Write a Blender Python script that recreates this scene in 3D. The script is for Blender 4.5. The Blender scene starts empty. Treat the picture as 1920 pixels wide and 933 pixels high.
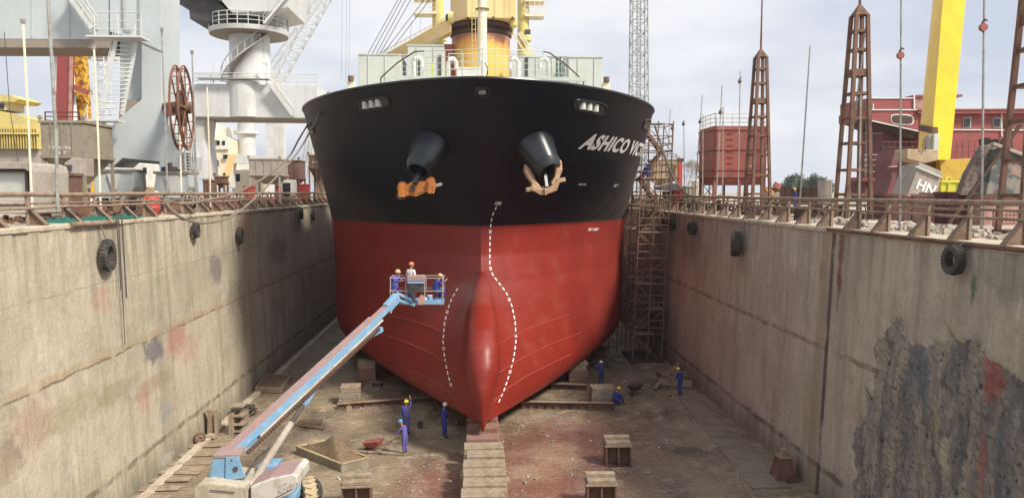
import bpy, bmesh, math, random
from mathutils import Vector, Matrix, noise
from mathutils.bvhtree import BVHTree
R = math.radians
S = bpy.context.scene
COL = S.collection
random.seed(7)

# ------------------------------------------------------------ camera, sky, sun
FPX, HC = 1400.0, 12.0
PITCH = math.atan(106.5 / FPX)
YAW = math.atan(67 / FPX * math.cos(PITCH))
cd = bpy.data.cameras.new('camera')
cd.sensor_width = 36; cd.lens = 36 * FPX / 1920
cd.clip_start = .1; cd.clip_end = 6000
cam = bpy.data.objects.new('camera', cd); COL.objects.link(cam)
cam.location = (0, 0, HC)
cam.rotation_euler = (math.pi / 2 - PITCH, 0, -YAW)
S.camera = cam
CM = cam.rotation_euler.to_matrix()

SUNV = Vector((.84, -.62, 1.06)).normalized()
EL = math.asin(SUNV.z); AZ = math.atan2(SUNV.x, SUNV.y)
w = bpy.data.worlds.new('World'); S.world = w; w.use_nodes = True
nt = w.node_tree; nt.nodes.clear()
sky = nt.nodes.new('ShaderNodeTexSky'); sky.sky_type = 'NISHITA'; sky.sun_disc = False
sky.sun_elevation = EL; sky.sun_rotation = AZ
sky.air_density = 1.2; sky.dust_density = 3.0; sky.ozone_density = 1.2
tc = nt.nodes.new('ShaderNodeTexCoord')
mp = nt.nodes.new('ShaderNodeMapping'); mp.inputs['Scale'].default_value = (1, 1, 3.2)
nt.links.new(tc.outputs['Generated'], mp.inputs[0])
nz = nt.nodes.new('ShaderNodeTexNoise'); nz.inputs['Scale'].default_value = 2.3
nz.inputs['Detail'].default_value = 7; nz.inputs['Roughness'].default_value = .52
nt.links.new(mp.outputs[0], nz.inputs['Vector'])
rp = nt.nodes.new('ShaderNodeValToRGB')
rp.color_ramp.elements[0].position = .36; rp.color_ramp.elements[0].color = (.86, .86, .86, 1)
rp.color_ramp.elements[1].position = .64; rp.color_ramp.elements[1].color = (.98, .98, .98, 1)
nt.links.new(nz.outputs['Fac'], rp.inputs[0])
cl = nt.nodes.new('ShaderNodeValToRGB')     # thin cloud: lavender grey to white
cl.color_ramp.elements[0].position = .40; cl.color_ramp.elements[0].color = (5.7, 6.2, 7.3, 1)
cl.color_ramp.elements[1].position = .60; cl.color_ramp.elements[1].color = (8.0, 8.1, 8.4, 1)
nt.links.new(nz.outputs['Fac'], cl.inputs[0])
sx = nt.nodes.new('ShaderNodeSeparateXYZ'); nt.links.new(tc.outputs['Generated'], sx.inputs[0])
gr = nt.nodes.new('ShaderNodeMapRange'); gr.inputs[1].default_value = -.25; gr.inputs[2].default_value = .45    # unseen cloud cover overhead and behind thinned to set the ambient light
gr.inputs[3].default_value = .55; nt.links.new(sx.outputs['Y'], gr.inputs[0])
cm = nt.nodes.new('ShaderNodeMath'); cm.operation = 'MULTIPLY'; nt.links.new(rp.outputs[0], cm.inputs[0]); nt.links.new(gr.outputs[0], cm.inputs[1])
mx = nt.nodes.new('ShaderNodeMix'); mx.data_type = 'RGBA'
nt.links.new(cm.outputs[0], mx.inputs['Factor'])
g2 = nt.nodes.new('ShaderNodeMapRange'); g2.inputs[1].default_value = -.3; g2.inputs[2].default_value = .55; g2.inputs[3].default_value = 1.7; g2.inputs[4].default_value = 1.0   # unseen cloud behind, on the sun's side, brightened for more ambient fill
nt.links.new(sx.outputs['Y'], g2.inputs[0]); sc2 = nt.nodes.new('ShaderNodeVectorMath'); sc2.operation = 'SCALE'
nt.links.new(cl.outputs[0], sc2.inputs[0]); nt.links.new(g2.outputs[0], sc2.inputs['Scale'])
nt.links.new(sky.outputs[0], mx.inputs['A']); nt.links.new(sc2.outputs[0], mx.inputs['B'])
bg = nt.nodes.new('ShaderNodeBackground'); bg.inputs['Strength'].default_value = .10
nt.links.new(mx.outputs['Result'], bg.inputs[0])
wo = nt.nodes.new('ShaderNodeOutputWorld'); nt.links.new(bg.outputs[0], wo.inputs[0])

sl = bpy.data.lights.new('sun', 'SUN'); sl.energy = 4.6; sl.angle = R(10.0); sl.color = (1.0, .93, .82)
sun = bpy.data.objects.new('sun', sl); COL.objects.link(sun)
sun.rotation_euler = SUNV.to_track_quat('Z', 'Y').to_euler()
S.view_settings.view_transform = 'Standard'; S.view_settings.look = 'None'
S.view_settings.exposure = 0.22; S.view_settings.gamma = 1; S.view_settings.use_curve_mapping = False
S.cycles.max_bounces = 6

# ------------------------------------------------------------ helpers
def ray(px, py):
    return CM @ Vector(((px - 960) / FPX, (466.5 - py) / FPX, -1))
def A(px, py, Y):            # point seen at a photo pixel, Y metres away
    r = ray(px, py); return Vector((0, 0, HC)) + r * (Y / r.y)
def F(px, py, z=0.0):        # point seen at a photo pixel at height z
    r = ray(px, py); return Vector((0, 0, HC)) + r * ((z - HC) / r.z)
W = {}
def V(*a): return Vector(a)

class MB:
    def __init__(s): s.v = []; s.f = []; s.m = []
    def add(s, vs, fs, m=0):
        o = len(s.v); s.v += [Vector(p) for p in vs]
        s.f += [tuple(i + o for i in f) for f in fs]; s.m += [m] * len(fs); return s
    def box(s, x0, x1, y0, y1, z0, z1, m=0):
        c = [(x, y, z) for z in (z0, z1) for y in (y0, y1) for x in (x0, x1)]
        return s.add(c, [(0, 2, 3, 1), (4, 5, 7, 6), (0, 1, 5, 4), (2, 6, 7, 3), (0, 4, 6, 2), (1, 3, 7, 5)], m)
    def obox(s, c, h, rot=None, m=0):
        rot = rot or Matrix.Identity(3); c = Vector(c)
        vs = [c + rot @ Vector((x * h[0], y * h[1], z * h[2])) for z in (-1, 1) for y in (-1, 1) for x in (-1, 1)]
        return s.add(vs, [(0, 2, 3, 1), (4, 5, 7, 6), (0, 1, 5, 4), (2, 6, 7, 3), (0, 4, 6, 2), (1, 3, 7, 5)], m)
    def beam(s, p, q, w, h=None, up=(0, 0, 1), m=0, w2=None, h2=None):
        h = h or w; w2 = w2 or w; h2 = h2 or h
        p = Vector(p); q = Vector(q); d = (q - p).normalized(); u = Vector(up)
        if abs(d.dot(u)) > .98: u = Vector((0, 1, 0))
        sd = d.cross(u).normalized(); u = sd.cross(d)
        vs = []
        for c, a, b in ((p, w, h), (q, w2, h2)):
            vs += [c - sd * a / 2 - u * b / 2, c + sd * a / 2 - u * b / 2, c + sd * a / 2 + u * b / 2, c - sd * a / 2 + u * b / 2]
        return s.add(vs, [(3, 2, 1, 0), (4, 5, 6, 7), (0, 1, 5, 4), (1, 2, 6, 5), (2, 3, 7, 6), (3, 0, 4, 7)], m)
    def tube(s, pts, r, n=8, m=0, cap=True, r2=None):
        pts = [Vector(p) for p in pts]; k = len(pts); vs = []; fs = []
        for i, p in enumerate(pts):
            d = (pts[min(i + 1, k - 1)] - pts[max(i - 1, 0)]).normalized()
            u = Vector((0, 0, 1)) if abs(d.z) < .95 else Vector((0, 1, 0))
            a = d.cross(u).normalized(); b = a.cross(d)
            rr = r if r2 is None else r + (r2 - r) * i / (k - 1)
            for j in range(n):
                t = 2 * math.pi * j / n
                vs.append(p + a * rr * math.cos(t) + b * rr * math.sin(t))
        for i in range(k - 1):
            for j in range(n):
                fs.append((i * n + j, i * n + (j + 1) % n, (i + 1) * n + (j + 1) % n, (i + 1) * n + j))
        if cap:
            fs.append(tuple(range(n))[::-1]); fs.append(tuple((k - 1) * n + j for j in range(n)))
        return s.add(vs, fs, m)
    def prism(s, poly, ext, m=0):
        poly = [Vector(p) for p in poly]; n = len(poly); ext = Vector(ext)
        vs = poly + [p + ext for p in poly]
        fs = [tuple(range(n))[::-1], tuple(range(n, 2 * n))] + [(i, (i + 1) % n, n + (i + 1) % n, n + i) for i in range(n)]
        return s.add(vs, fs, m)
    def lathe(s, prof, c=(0, 0, 0), ax=(0, 0, 1), n=24, m=0, cap=True):
        c = Vector(c); ax = Vector(ax).normalized()
        u = Vector((0, 0, 1)) if abs(ax.z) < .9 else Vector((0, 1, 0))
        a = ax.cross(u).normalized(); b = ax.cross(a); vs = []; fs = []
        for (r, h) in prof:
            for j in range(n):
                t = 2 * math.pi * j / n
                vs.append(c + ax * h + a * r * math.cos(t) + b * r * math.sin(t))
        for i in range(len(prof) - 1):
            for j in range(n):
                fs.append((i * n + j, i * n + (j + 1) % n, (i + 1) * n + (j + 1) % n, (i + 1) * n + j))
        if cap:
            k = len(prof)
            fs.append(tuple(range(n))[::-1]); fs.append(tuple((k - 1) * n + j for j in range(n)))
        return s.add(vs, fs, m)
    def frustum(s, a, b, m=0):     # two quads (4 pts each)
        return s.add(list(a) + list(b), [(3, 2, 1, 0), (4, 5, 6, 7), (0, 1, 5, 4), (1, 2, 6, 5), (2, 3, 7, 6), (3, 0, 4, 7)], m)
    def build(s, name, mat, parent=None, smooth=False, bevel=0, kind=None, local=False, label=None):
        me = bpy.data.meshes.new(name)
        off = Vector((0, 0, 0)) if (local or parent is None) else W.get(parent, Vector((0, 0, 0)))
        me.from_pydata([tuple(p - off) for p in s.v], [], s.f)
        mats = mat if isinstance(mat, (list, tuple)) else [mat]
        for mm in mats: me.materials.append(mm)
        if len(mats) > 1: me.polygons.foreach_set('material_index', s.m)
        bm = bmesh.new(); bm.from_mesh(me); bmesh.ops.recalc_face_normals(bm, faces=bm.faces); bm.to_mesh(me); bm.free()
        if smooth:
            for p in me.polygons: p.use_smooth = True
            me.set_sharp_from_angle(angle=R(38 if smooth is True else smooth))
        o = bpy.data.objects.new(name, me); COL.objects.link(o)
        if parent is not None: o.parent = parent; W[o] = off
        if bevel:
            b = o.modifiers.new('bevel', 'BEVEL'); b.width = bevel; b.segments = 2; b.limit_method = 'ANGLE'
        if kind: o['kind'] = kind
        if label: o['label'] = label
        return o
def tag(o, label, cat, group=None):
    o['label'] = label; o['category'] = cat
    if group: o['group'] = group
    return o
def thing(name, label, cat, loc=(0, 0, 0), rz=0, group=None):
    o = bpy.data.objects.new(name, None); COL.objects.link(o)
    o.location = loc; o.rotation_euler = (0, 0, rz); o.empty_display_size = .3
    W[o] = Vector(loc); return tag(o, label, cat, group)
def kids(o): return [c for c in bpy.data.objects if c.parent == o]
def copy_tree(o, loc=None, rz=None, label=None, parent=None, scale=None):
    c = o.copy(); COL.objects.link(c); c.parent = parent
    if loc is not None: c.location = loc
    if rz is not None: c.rotation_euler = (0, 0, rz)
    if scale is not None: c.scale = scale
    if label: c['label'] = label
    for k in kids(o): copy_tree(k, parent=c)
    return c
_tc = {}
def text_mesh(txt, size=1.0, shear=0.0, bold=0.0, spacing=1.0):
    cu = bpy.data.curves.new('t', 'FONT'); cu.body = txt; cu.size = size; cu.shear = shear
    cu.offset = bold; cu.space_character = spacing; cu.resolution_u = 4
    o = bpy.data.objects.new('t', cu); COL.objects.link(o)
    bpy.context.view_layer.update()
    me = bpy.data.meshes.new_from_object(o.evaluated_get(bpy.context.evaluated_depsgraph_get()))
    vs = [v.co.copy() for v in me.vertices]; fs = [tuple(p.vertices) for p in me.polygons]
    bpy.data.objects.remove(o); bpy.data.curves.remove(cu); bpy.data.meshes.remove(me)
    return vs, fs
def text_on(name, txt, size, origin, xdir, ydir, mat, parent, **k):
    vs, fs = text_mesh(txt, size, **k); o = Vector(origin); x = Vector(xdir); y = Vector(ydir)
    return MB().add([o + x * p.x + y * p.y for p in vs], fs).build(name, mat, parent)

# ------------------------------------------------------------ materials
def newmat(name):
    m = bpy.data.materials.new(name); m.use_nodes = True; t = m.node_tree
    return m, t, t.nodes['Principled BSDF']
def N(t, kind, **k):
    n = t.nodes.new(kind)
    for a, b in k.items(): setattr(n, a, b)
    return n
def noise_mask(t, vec, scale, lo, hi, detail=6, rough=.6, mapscale=None):
    if mapscale:
        mpn = N(t, 'ShaderNodeMapping'); mpn.inputs['Scale'].default_value = mapscale
        t.links.new(vec, mpn.inputs[0]); vec = mpn.outputs[0]
    n = N(t, 'ShaderNodeTexNoise'); n.inputs['Scale'].default_value = scale
    n.inputs['Detail'].default_value = detail; n.inputs['Roughness'].default_value = rough
    t.links.new(vec, n.inputs['Vector'])
    r = N(t, 'ShaderNodeMapRange'); r.inputs[1].default_value = lo; r.inputs[2].default_value = hi
    r.interpolation_type = 'SMOOTHSTEP'
    t.links.new(n.outputs['Fac'], r.inputs[0]); return r.outputs[0]
def mixc(t, fac, a, b, blend='MIX'):
    m = N(t, 'ShaderNodeMix', data_type='RGBA', blend_type=blend)
    for sock, v in ((m.inputs['Factor'], fac), (m.inputs['A'], a), (m.inputs['B'], b)):
        if isinstance(v, (int, float)): sock.default_value = v
        elif isinstance(v, tuple): sock.default_value = (*v, 1)
        else: t.links.new(v, sock)
    return m.outputs['Result']
def mth(t, op, a, b=None, c=None, clamp=False):
    n = N(t, 'ShaderNodeMath', operation=op, use_clamp=clamp)
    for i, v in enumerate((a, b, c)):
        if v is None: continue
        if isinstance(v, (int, float)): n.inputs[i].default_value = v
        else: t.links.new(v, n.inputs[i])
    return n.outputs[0]
def vec_of(t, world=False):
    return N(t, 'ShaderNodeNewGeometry').outputs['Position'] if world else N(t, 'ShaderNodeTexCoord').outputs['Object']
def bump(t, b, h, strength=.3, dist=.05):
    n = N(t, 'ShaderNodeBump'); n.inputs['Strength'].default_value = strength; n.inputs['Distance'].default_value = dist
    t.links.new(h, n.inputs['Height']); t.links.new(n.outputs[0], b.inputs['Normal'])
def paint(name, c, c2=None, s2=1.2, t2=(.45, .65), rust=None, s3=2.0, t3=(.6, .68), streak=None, ts=(.5, .75),
          rough=.6, metal=0.0, var=.25, bmp=.15, bs=12, world=False):
    m, t, b = newmat(name); v = vec_of(t, world)
    col = mixc(t, 1.0, c, c)
    if c2: col = mixc(t, noise_mask(t, v, s2, *t2), col, c2)
    if streak: col = mixc(t, noise_mask(t, v, 2.2, *ts, mapscale=(1, 1, .07)), col, streak)
    if rust: col = mixc(t, noise_mask(t, v, s3, *t3, detail=9, rough=.7), col, rust)
    vr = noise_mask(t, v, 7, .25, .75)
    lum = mth(t, 'MULTIPLY_ADD', vr, var, 1 - var / 2)
    vm = N(t, 'ShaderNodeVectorMath', operation='SCALE'); t.links.new(col, vm.inputs[0]); t.links.new(lum, vm.inputs['Scale'])
    t.links.new(vm.outputs[0], b.inputs['Base Color'])
    b.inputs['Roughness'].default_value = rough; b.inputs['Metallic'].default_value = metal
    if bmp:
        n = N(t, 'ShaderNodeTexNoise'); n.inputs['Scale'].default_value = bs; n.inputs['Detail'].default_value = 5
        t.links.new(v, n.inputs['Vector']); bump(t, b, n.outputs['Fac'], bmp, .03)
    return m
RUST = (.13, .055, .03); RUSTL = (.24, .12, .06)
M = {}
M['rust'] = paint('rusty_steel', (.16, .085, .055), (.10, .05, .032), rust=(.25, .15, .09), s3=3, rough=.85, bmp=.4)
M['rust_dark'] = paint('dark_rusty_steel', (.075, .04, .028), (.045, .03, .025), rust=(.15, .08, .045), rough=.85, bmp=.4)
M['rail'] = paint('dusty_rusted_pipe', (.27, .20, .145), (.19, .12, .08), s2=2.5, rust=(.33, .27, .2), s3=4, rough=.85, bmp=.4)
M['bracket'] = paint('dusty_bracket_steel', (.20, .135, .095), (.12, .07, .048), s2=2.2, rough=.85, bmp=.4)
M['galv'] = paint('dull_galvanised_steel', (.33, .33, .31), (.22, .2, .17), s2=3, rough=.6, metal=.2)
M['cgrey'] = paint('pale_grey_crane_paint', (.46, .50, .50), (.40, .44, .44), s2=.25, t2=(.4, .7), streak=(.34, .33, .29), ts=(.58, .85), rust=(.25, .16, .1), s3=1.3, t3=(.74, .8), rough=.5, var=.1, bmp=.05)
M['cwhite'] = paint('weathered_white_crane_paint', (.56, .57, .55), (.47, .47, .45), s2=.3, streak=(.38, .34, .28), ts=(.55, .8), rust=(.3, .2, .12), s3=1.1, t3=(.73, .8), rough=.5, var=.1, bmp=.05)
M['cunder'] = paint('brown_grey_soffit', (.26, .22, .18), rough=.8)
M['dark'] = paint('dark_steel', (.05, .05, .05), (.09, .07, .055), rough=.7)
M['black_rubber'] = paint('weathered_rubber', (.045, .042, .038), (.09, .08, .065), s2=5, rough=.9, bmp=.5, bs=30)
M['yellow'] = paint('yellow_paint', (.80, .52, .02), (.72, .45, .02), s2=.5, rough=.45, var=.08, bmp=.03)
M['yellow_old'] = paint('chalky_yellow_paint', (.62, .50, .17), (.50, .43, .2), s2=1.3, rust=(.3, .2, .08), s3=2.2, t3=(.6, .7), rough=.7)
M['yellow_rusty'] = paint('rust_blotched_yellow_paint', (.62, .36, .03), rust=(.2, .07, .03), s3=2.6, t3=(.5, .53), rough=.7)
M['lime'] = paint('lime_yellow_paint', (.60, .58, .05), (.5, .45, .1), rough=.6)
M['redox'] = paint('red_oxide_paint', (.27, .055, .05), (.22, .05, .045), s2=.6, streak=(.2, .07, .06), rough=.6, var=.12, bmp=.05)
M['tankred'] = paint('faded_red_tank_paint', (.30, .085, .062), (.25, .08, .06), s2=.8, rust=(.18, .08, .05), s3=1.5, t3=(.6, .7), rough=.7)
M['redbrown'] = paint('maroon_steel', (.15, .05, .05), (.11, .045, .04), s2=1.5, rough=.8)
M['cream'] = paint('cream_crane_paint', (.72, .53, .25), (.66, .47, .21), s2=.8, streak=(.5, .33, .15), ts=(.62, .85), rough=.45, var=.08, bmp=.03)
M['creamw'] = paint('pale_cream_paint', (.74, .66, .5), (.66, .56, .4), s2=.8, rust=(.35, .2, .1), s3=2, t3=(.7, .76), rough=.5, var=.1)
M['deckgrey'] = paint('light_grey_ship_paint', (.50, .52, .46), (.44, .46, .41), s2=.8, rust=(.3, .17, .1), s3=1.2, t3=(.72, .78), rough=.5, var=.1, bmp=.04)
M['boxwhite'] = paint('off_white_paint', (.70, .69, .64), (.6, .58, .52), s2=1.5, rough=.6)
M['white'] = paint('white_marking_paint', (.78, .77, .74), rough=.6, var=.1, bmp=0)
M['whitef'] = paint('faded_white_paint', (.66, .64, .6), (.4, .36, .3), s2=9, rough=.8, var=.2, bmp=0)
M['tan'] = paint('tan_hopper_paint', (.42, .33, .2), (.34, .25, .15), s2=1, rust=(.22, .1, .05), s3=2.2, t3=(.58, .68), rough=.8)
M['olive'] = paint('dusty_grey_olive_steel', (.26, .23, .17), (.2, .17, .125), s2=1.2, rust=(.22, .11, .05), s3=2.2, t3=(.62, .7), rough=.85)
M['hopgrey'] = paint('dusty_grey_hopper_steel', (.36, .32, .27), (.3, .25, .2), s2=1.0, rust=(.35, .2, .08), s3=1.8, t3=(.58, .68), rough=.85)
M['rusthop'] = paint('brown_rusted_hopper', (.14, .075, .055), (.18, .11, .08), s2=1.6, rust=(.09, .045, .035), rough=.9)
M['wood'] = paint('dusty_old_timber', (.30, .235, .165), (.22, .165, .11), s2=3, streak=(.2, .15, .1), rough=.95, bmp=.5, bs=9)
M['wood_red'] = paint('red_dusted_timber', (.25, .13, .1), (.2, .13, .095), s2=2, rough=.95, bmp=.5)
M['conc_block'] = paint('dusty_concrete_block', (.27, .215, .165), (.22, .17, .13), s2=2, rust=(.2, .12, .09), s3=2, rough=.95, bmp=.5)
M['soil'] = paint('damp_brown_soil', (.17, .115, .07), (.12, .08, .05), s2=4, rough=1, bmp=1.0, bs=8)
M['liftblue'] = paint('sky_blue_lift_paint', (.17, .33, .49), (.24, .38, .51), s2=2, rust=(.25, .2, .2), s3=2.5, t3=(.68, .76), rough=.45, var=.12, bmp=.04)
M['liftdust'] = paint('red_dusted_lift_paint', (.33, .215, .20), (.29, .20, .20), s2=2, rough=.9, var=.15)
M['liftwhite'] = paint('dusty_white_lift_cover', (.52, .50, .44), (.42, .37, .31), s2=1.5, streak=(.36, .3, .25), rough=.6, var=.12, bmp=.04)
M['chrome'] = paint('bright_cylinder_rod', (.5, .5, .48), rough=.3, metal=.7)
M['blue_cloth'] = paint('blue_work_cloth', (.035, .05, .26), (.03, .04, .18), s2=6, rough=.95, bmp=.4)
M['blue_cloth2'] = paint('dusty_purple_blue_work_cloth', (.11, .10, .33), (.08, .07, .25), s2=6, rough=.95, bmp=.4)
M['white_cloth'] = paint('white_cloth', (.62, .6, .55), rough=.95)
M['skin'] = paint('skin', (.32, .17, .11), rough=.6, var=.08, bmp=0)
M['boots'] = paint('dark_boots', (.04, .035, .03), rough=.8)
for k, c in dict(h_white=(.75, .74, .7), h_yellow=(.75, .62, .03), h_orange=(.75, .2, .06), h_blue=(.05, .25, .5), h_tan=(.55, .38, .2)).items():
    M[k] = paint('helmet_' + k[2:], c, rough=.35, var=.06, bmp=0)
M['bell'] = paint('gloss_black_bolster', (.018, .02, .024), rough=.28, var=.1, bmp=.03)
M['anchor_o'] = paint('orange_rusted_iron', (.42, .15, .03), (.24, .09, .03), s2=2, rust=(.42, .26, .16), s3=2.5, t3=(.58, .7), rough=.9, bmp=.5)
M['anchor_t'] = paint('tan_rusted_iron', (.40, .26, .16), (.30, .16, .085), s2=3, rust=(.44, .35, .27), s3=3, rough=.9, bmp=.5)
M['net'] = paint('green_net', (.015, .12, .085), (.015, .07, .055), s2=8, rough=.95, bmp=1, bs=25)
M['drum'] = paint('red_drum_paint', (.45, .06, .05), (.3, .06, .05), s2=3, rough=.6)
M['glass'] = paint('dark_window_glass', (.02, .025, .03), rough=.15, bmp=0)
M['rope'] = paint('grey_brown_rope', (.2, .16, .12), rough=1, bmp=.6, bs=60)
M['wire'] = paint('dark_wire_rope', (.07, .065, .06), rough=.8)
M['pink'] = paint('faded_pink_paint', (.42, .24, .2), (.3, .14, .11), s2=2, streak=(.25, .13, .1), rough=.8)
M['rubble'] = paint('pale_rubble', (.42, .37, .3), (.3, .25, .2), s2=2, rough=1, bmp=1, bs=6)
M['blue_plastic'] = paint('blue_plastic', (.05, .1, .4), rough=.6)

# ------------------------------------------------------------ dock walls, floor, quays
def onX(px, py, X):
    r = ray(px, py); return Vector((0, 0, HC)) + r * (X / r.x)
def spots(t, pos, col, lst, axes=('Y', 'Z')):
    sep = N(t, 'ShaderNodeSeparateXYZ'); t.links.new(pos, sep.inputs[0])
    nn = N(t, 'ShaderNodeTexNoise'); nn.inputs['Scale'].default_value = 1.8; nn.inputs['Detail'].default_value = 10
    nn.inputs['Roughness'].default_value = .78
    t.links.new(pos, nn.inputs['Vector'])
    wob = mth(t, 'MULTIPLY_ADD', nn.outputs['Fac'], 2.6, -1.3)
    for (a, b, ra, rb, c, st) in lst:
        u = mth(t, 'DIVIDE', mth(t, 'SUBTRACT', sep.outputs[axes[0]], a), ra)
        v = mth(t, 'DIVIDE', mth(t, 'SUBTRACT', sep.outputs[axes[1]], b), rb)
        d = mth(t, 'SQRT', mth(t, 'ADD', mth(t, 'MULTIPLY', u, u), mth(t, 'MULTIPLY', v, v)))
        d = mth(t, 'ADD', d, wob)
        r = N(t, 'ShaderNodeMapRange', interpolation_type='SMOOTHSTEP')
        r.inputs[1].default_value = 1.05; r.inputs[2].default_value = .45; r.inputs[3].default_value = 0; r.inputs[4].default_value = st * .82
        t.links.new(d, r.inputs[0]); col = mixc(t, r.outputs[0], col, c)
    return col
def wallmat(name, base, dark, lst, joints, vjoint=None):
    m, t, b = newmat(name); pos = vec_of(t, True)
    sep = N(t, 'ShaderNodeSeparateXYZ'); t.links.new(pos, sep.inputs[0]); Z = sep.outputs['Z']; Y = sep.outputs['Y']
    col = mixc(t, noise_mask(t, pos, .35, .35, .7), base, tuple(x * .78 for x in base))
    col = mixc(t, mth(t, 'MULTIPLY', noise_mask(t, pos, 1.1, .5, .64, detail=12, rough=.72), .35), col, tuple(x * 1.1 for x in dark))
    col = mixc(t, mth(t, 'MULTIPLY', noise_mask(t, pos, 7.0, .62, .70, detail=12, rough=.8), .55), col, tuple(x * .5 for x in dark))
    col = mixc(t, mth(t, 'MULTIPLY', noise_mask(t, pos, 1.3, .47, .72, detail=4, mapscale=(1, 1, .07)), .6), col, dark)      # long drips
    col = mixc(t, mth(t, 'MULTIPLY', noise_mask(t, pos, 5.0, .5, .68, detail=5, mapscale=(1, 1, .16)), .3), col, dark)
    col = mixc(t, mth(t, 'MULTIPLY', noise_mask(t, pos, 3.1, .57, .68, detail=5, mapscale=(1, 1, .2)), .35), col, tuple(min(1, x * 1.35) for x in base))
    # darker weeping under the lip
    top = N(t, 'ShaderNodeMapRange'); top.inputs[1].default_value = 7.2; top.inputs[2].default_value = 10.8; t.links.new(Z, top.inputs[0])
    weep = mth(t, 'MULTIPLY', noise_mask(t, pos, 1.9, .47, .62, detail=3, mapscale=(1, 1, .05)), mth(t, 'MULTIPLY', top.outputs[0], .6))
    col = mixc(t, weep, col, tuple(x * .75 for x in dark))
    # tide band at the foot
    low = N(t, 'ShaderNodeMapRange', interpolation_type='SMOOTHSTEP'); low.inputs[1].default_value = 2.3; low.inputs[2].default_value = .3
    t.links.new(mth(t, 'ADD', Z, mth(t, 'MULTIPLY', noise_mask(t, pos, 1.5, .2, .8, mapscale=(1, 1, .2)), 1.2)), low.inputs[0])
    col = mixc(t, mth(t, 'MULTIPLY', low.outputs[0], .75), col, tuple(x * .55 for x in dark))
    col = spots(t, pos, col, lst)
    jn = N(t, 'ShaderNodeTexNoise'); jn.inputs['Scale'].default_value = 1.2; t.links.new(pos, jn.inputs['Vector'])
    for (zj, wj, cj, sj) in joints:
        d = mth(t, 'ABSOLUTE', mth(t, 'SUBTRACT', mth(t, 'ADD', Z, mth(t, 'MULTIPLY', jn.outputs['Fac'], .25)), zj + .125))
        r = N(t, 'ShaderNodeMapRange', interpolation_type='SMOOTHSTEP'); r.inputs[1].default_value = wj; r.inputs[2].default_value = wj * .4; r.inputs[4].default_value = sj
        t.links.new(d, r.inputs[0])
        col = mixc(t, mth(t, 'MULTIPLY', r.outputs[0], noise_mask(t, pos, 1.3, .3, .62)), col, cj)
    # shutter board seams, faint
    for sock, per in ((Z, 1.18), (Y, 3.6)):
        fr = mth(t, 'ABSOLUTE', mth(t, 'SUBTRACT', mth(t, 'FRACT', mth(t, 'DIVIDE', sock, per)), .5))
        r = N(t, 'ShaderNodeMapRange'); r.inputs[1].default_value = .5 - .012 / per; r.inputs[2].default_value = .5; r.inputs[4].default_value = .35
        t.links.new(fr, r.inputs[0]); col = mixc(t, mth(t, 'MULTIPLY', r.outputs[0], noise_mask(t, pos, .8, .4, .6)), col, dark)
    if vjoint:
        d = mth(t, 'ABSOLUTE', mth(t, 'SUBTRACT', Y, vjoint))
        r = N(t, 'ShaderNodeMapRange', interpolation_type='SMOOTHSTEP'); r.inputs[1].default_value = .20; r.inputs[2].default_value = .10; r.inputs[4].default_value = .85
        t.links.new(d, r.inputs[0]); col = mixc(t, mth(t, 'MULTIPLY', r.outputs[0], noise_mask(t, pos, .9, .25, .5)), col, (.055, .035, .035))
        r = N(t, 'ShaderNodeMapRange', interpolation_type='SMOOTHSTEP'); r.inputs[1].default_value = .5; r.inputs[2].default_value = .3; r.inputs[4].default_value = .4
        t.links.new(mth(t, 'ABSOLUTE', mth(t, 'SUBTRACT', Y, vjoint + .6)), r.inputs[0]); col = mixc(t, r.outputs[0], col, (.24, .17, .09))
    vr = noise_mask(t, pos, 9, .2, .8)
    vm = N(t, 'ShaderNodeVectorMath', operation='SCALE'); t.links.new(col, vm.inputs[0])
    t.links.new(mth(t, 'MULTIPLY_ADD', vr, .22, .89), vm.inputs['Scale']); t.links.new(vm.outputs[0], b.inputs['Base Color'])
    b.inputs['Roughness'].default_value = .9
    n = N(t, 'ShaderNodeTexNoise'); n.inputs['Scale'].default_value = 3.5; n.inputs['Detail'].default_value = 8; t.links.new(pos, n.inputs['Vector'])
    bump(t, b, n.outputs['Fac'], .5, .06)
    return m
def LS(px, py, ra, rb, c, s, X=-13.9):
    p = onX(px, py, X); return (p.y, p.z, ra, rb, c, s)
left_spots = [LS(283, 655, 1.2, .75, (.05, .05, .09), .8), LS(325, 635, 1.5, .8, (.38, .11, .09), .6), LS(350, 650, 1.8, .8, (.42, .18, .13), .35),
              LS(190, 560, .9, .6, (.42, .17, .12), .35), LS(405, 505, 1.3, 1.0, (.06, .06, .1), .6), LS(460, 425, 1.6, .9, (.4, .13, .1), .5),
              LS(55, 795, 1.3, 1.0, (.28, .15, .10), .55), LS(130, 770, 2.2, .7, (.26, .23, .12), .6), LS(210, 735, 2.0, .5, (.22, .21, .1), .6),
              LS(280, 720, 2.5, .45, (.27, .18, .11), .5), LS(0, 870, 1.0, .9, (.2, .13, .1), .6), LS(300, 770, 1.0, .5, (.15, .22, .3), .3), LS(262, 750, .7, .7, (.4, .18, .14), .45),
              LS(520, 470, 3.0, 1.2, (.10, .10, .15), .6), LS(560, 420, 3.0, 1.0, (.1, .1, .12), .55), LS(440, 560, 2.0, 1.3, (.14, .11, .1), .4),
              LS(300, 860, .9, .35, (.5, .5, .45), .4), LS(470, 500, 1.6, .7, (.5, .3, .2), .3)]
JL = [(5.92, .22, (.36, .26, .15), .75), (5.80, .06, (.12, .09, .07), .8), (1.3, .16, (.13, .09, .06), .8), (8.6, .05, (.22, .18, .14), .5)]
M['wall_l'] = wallmat('left_dock_wall_concrete', (.46, .40, .295), (.23, .205, .155), left_spots, JL)
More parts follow.
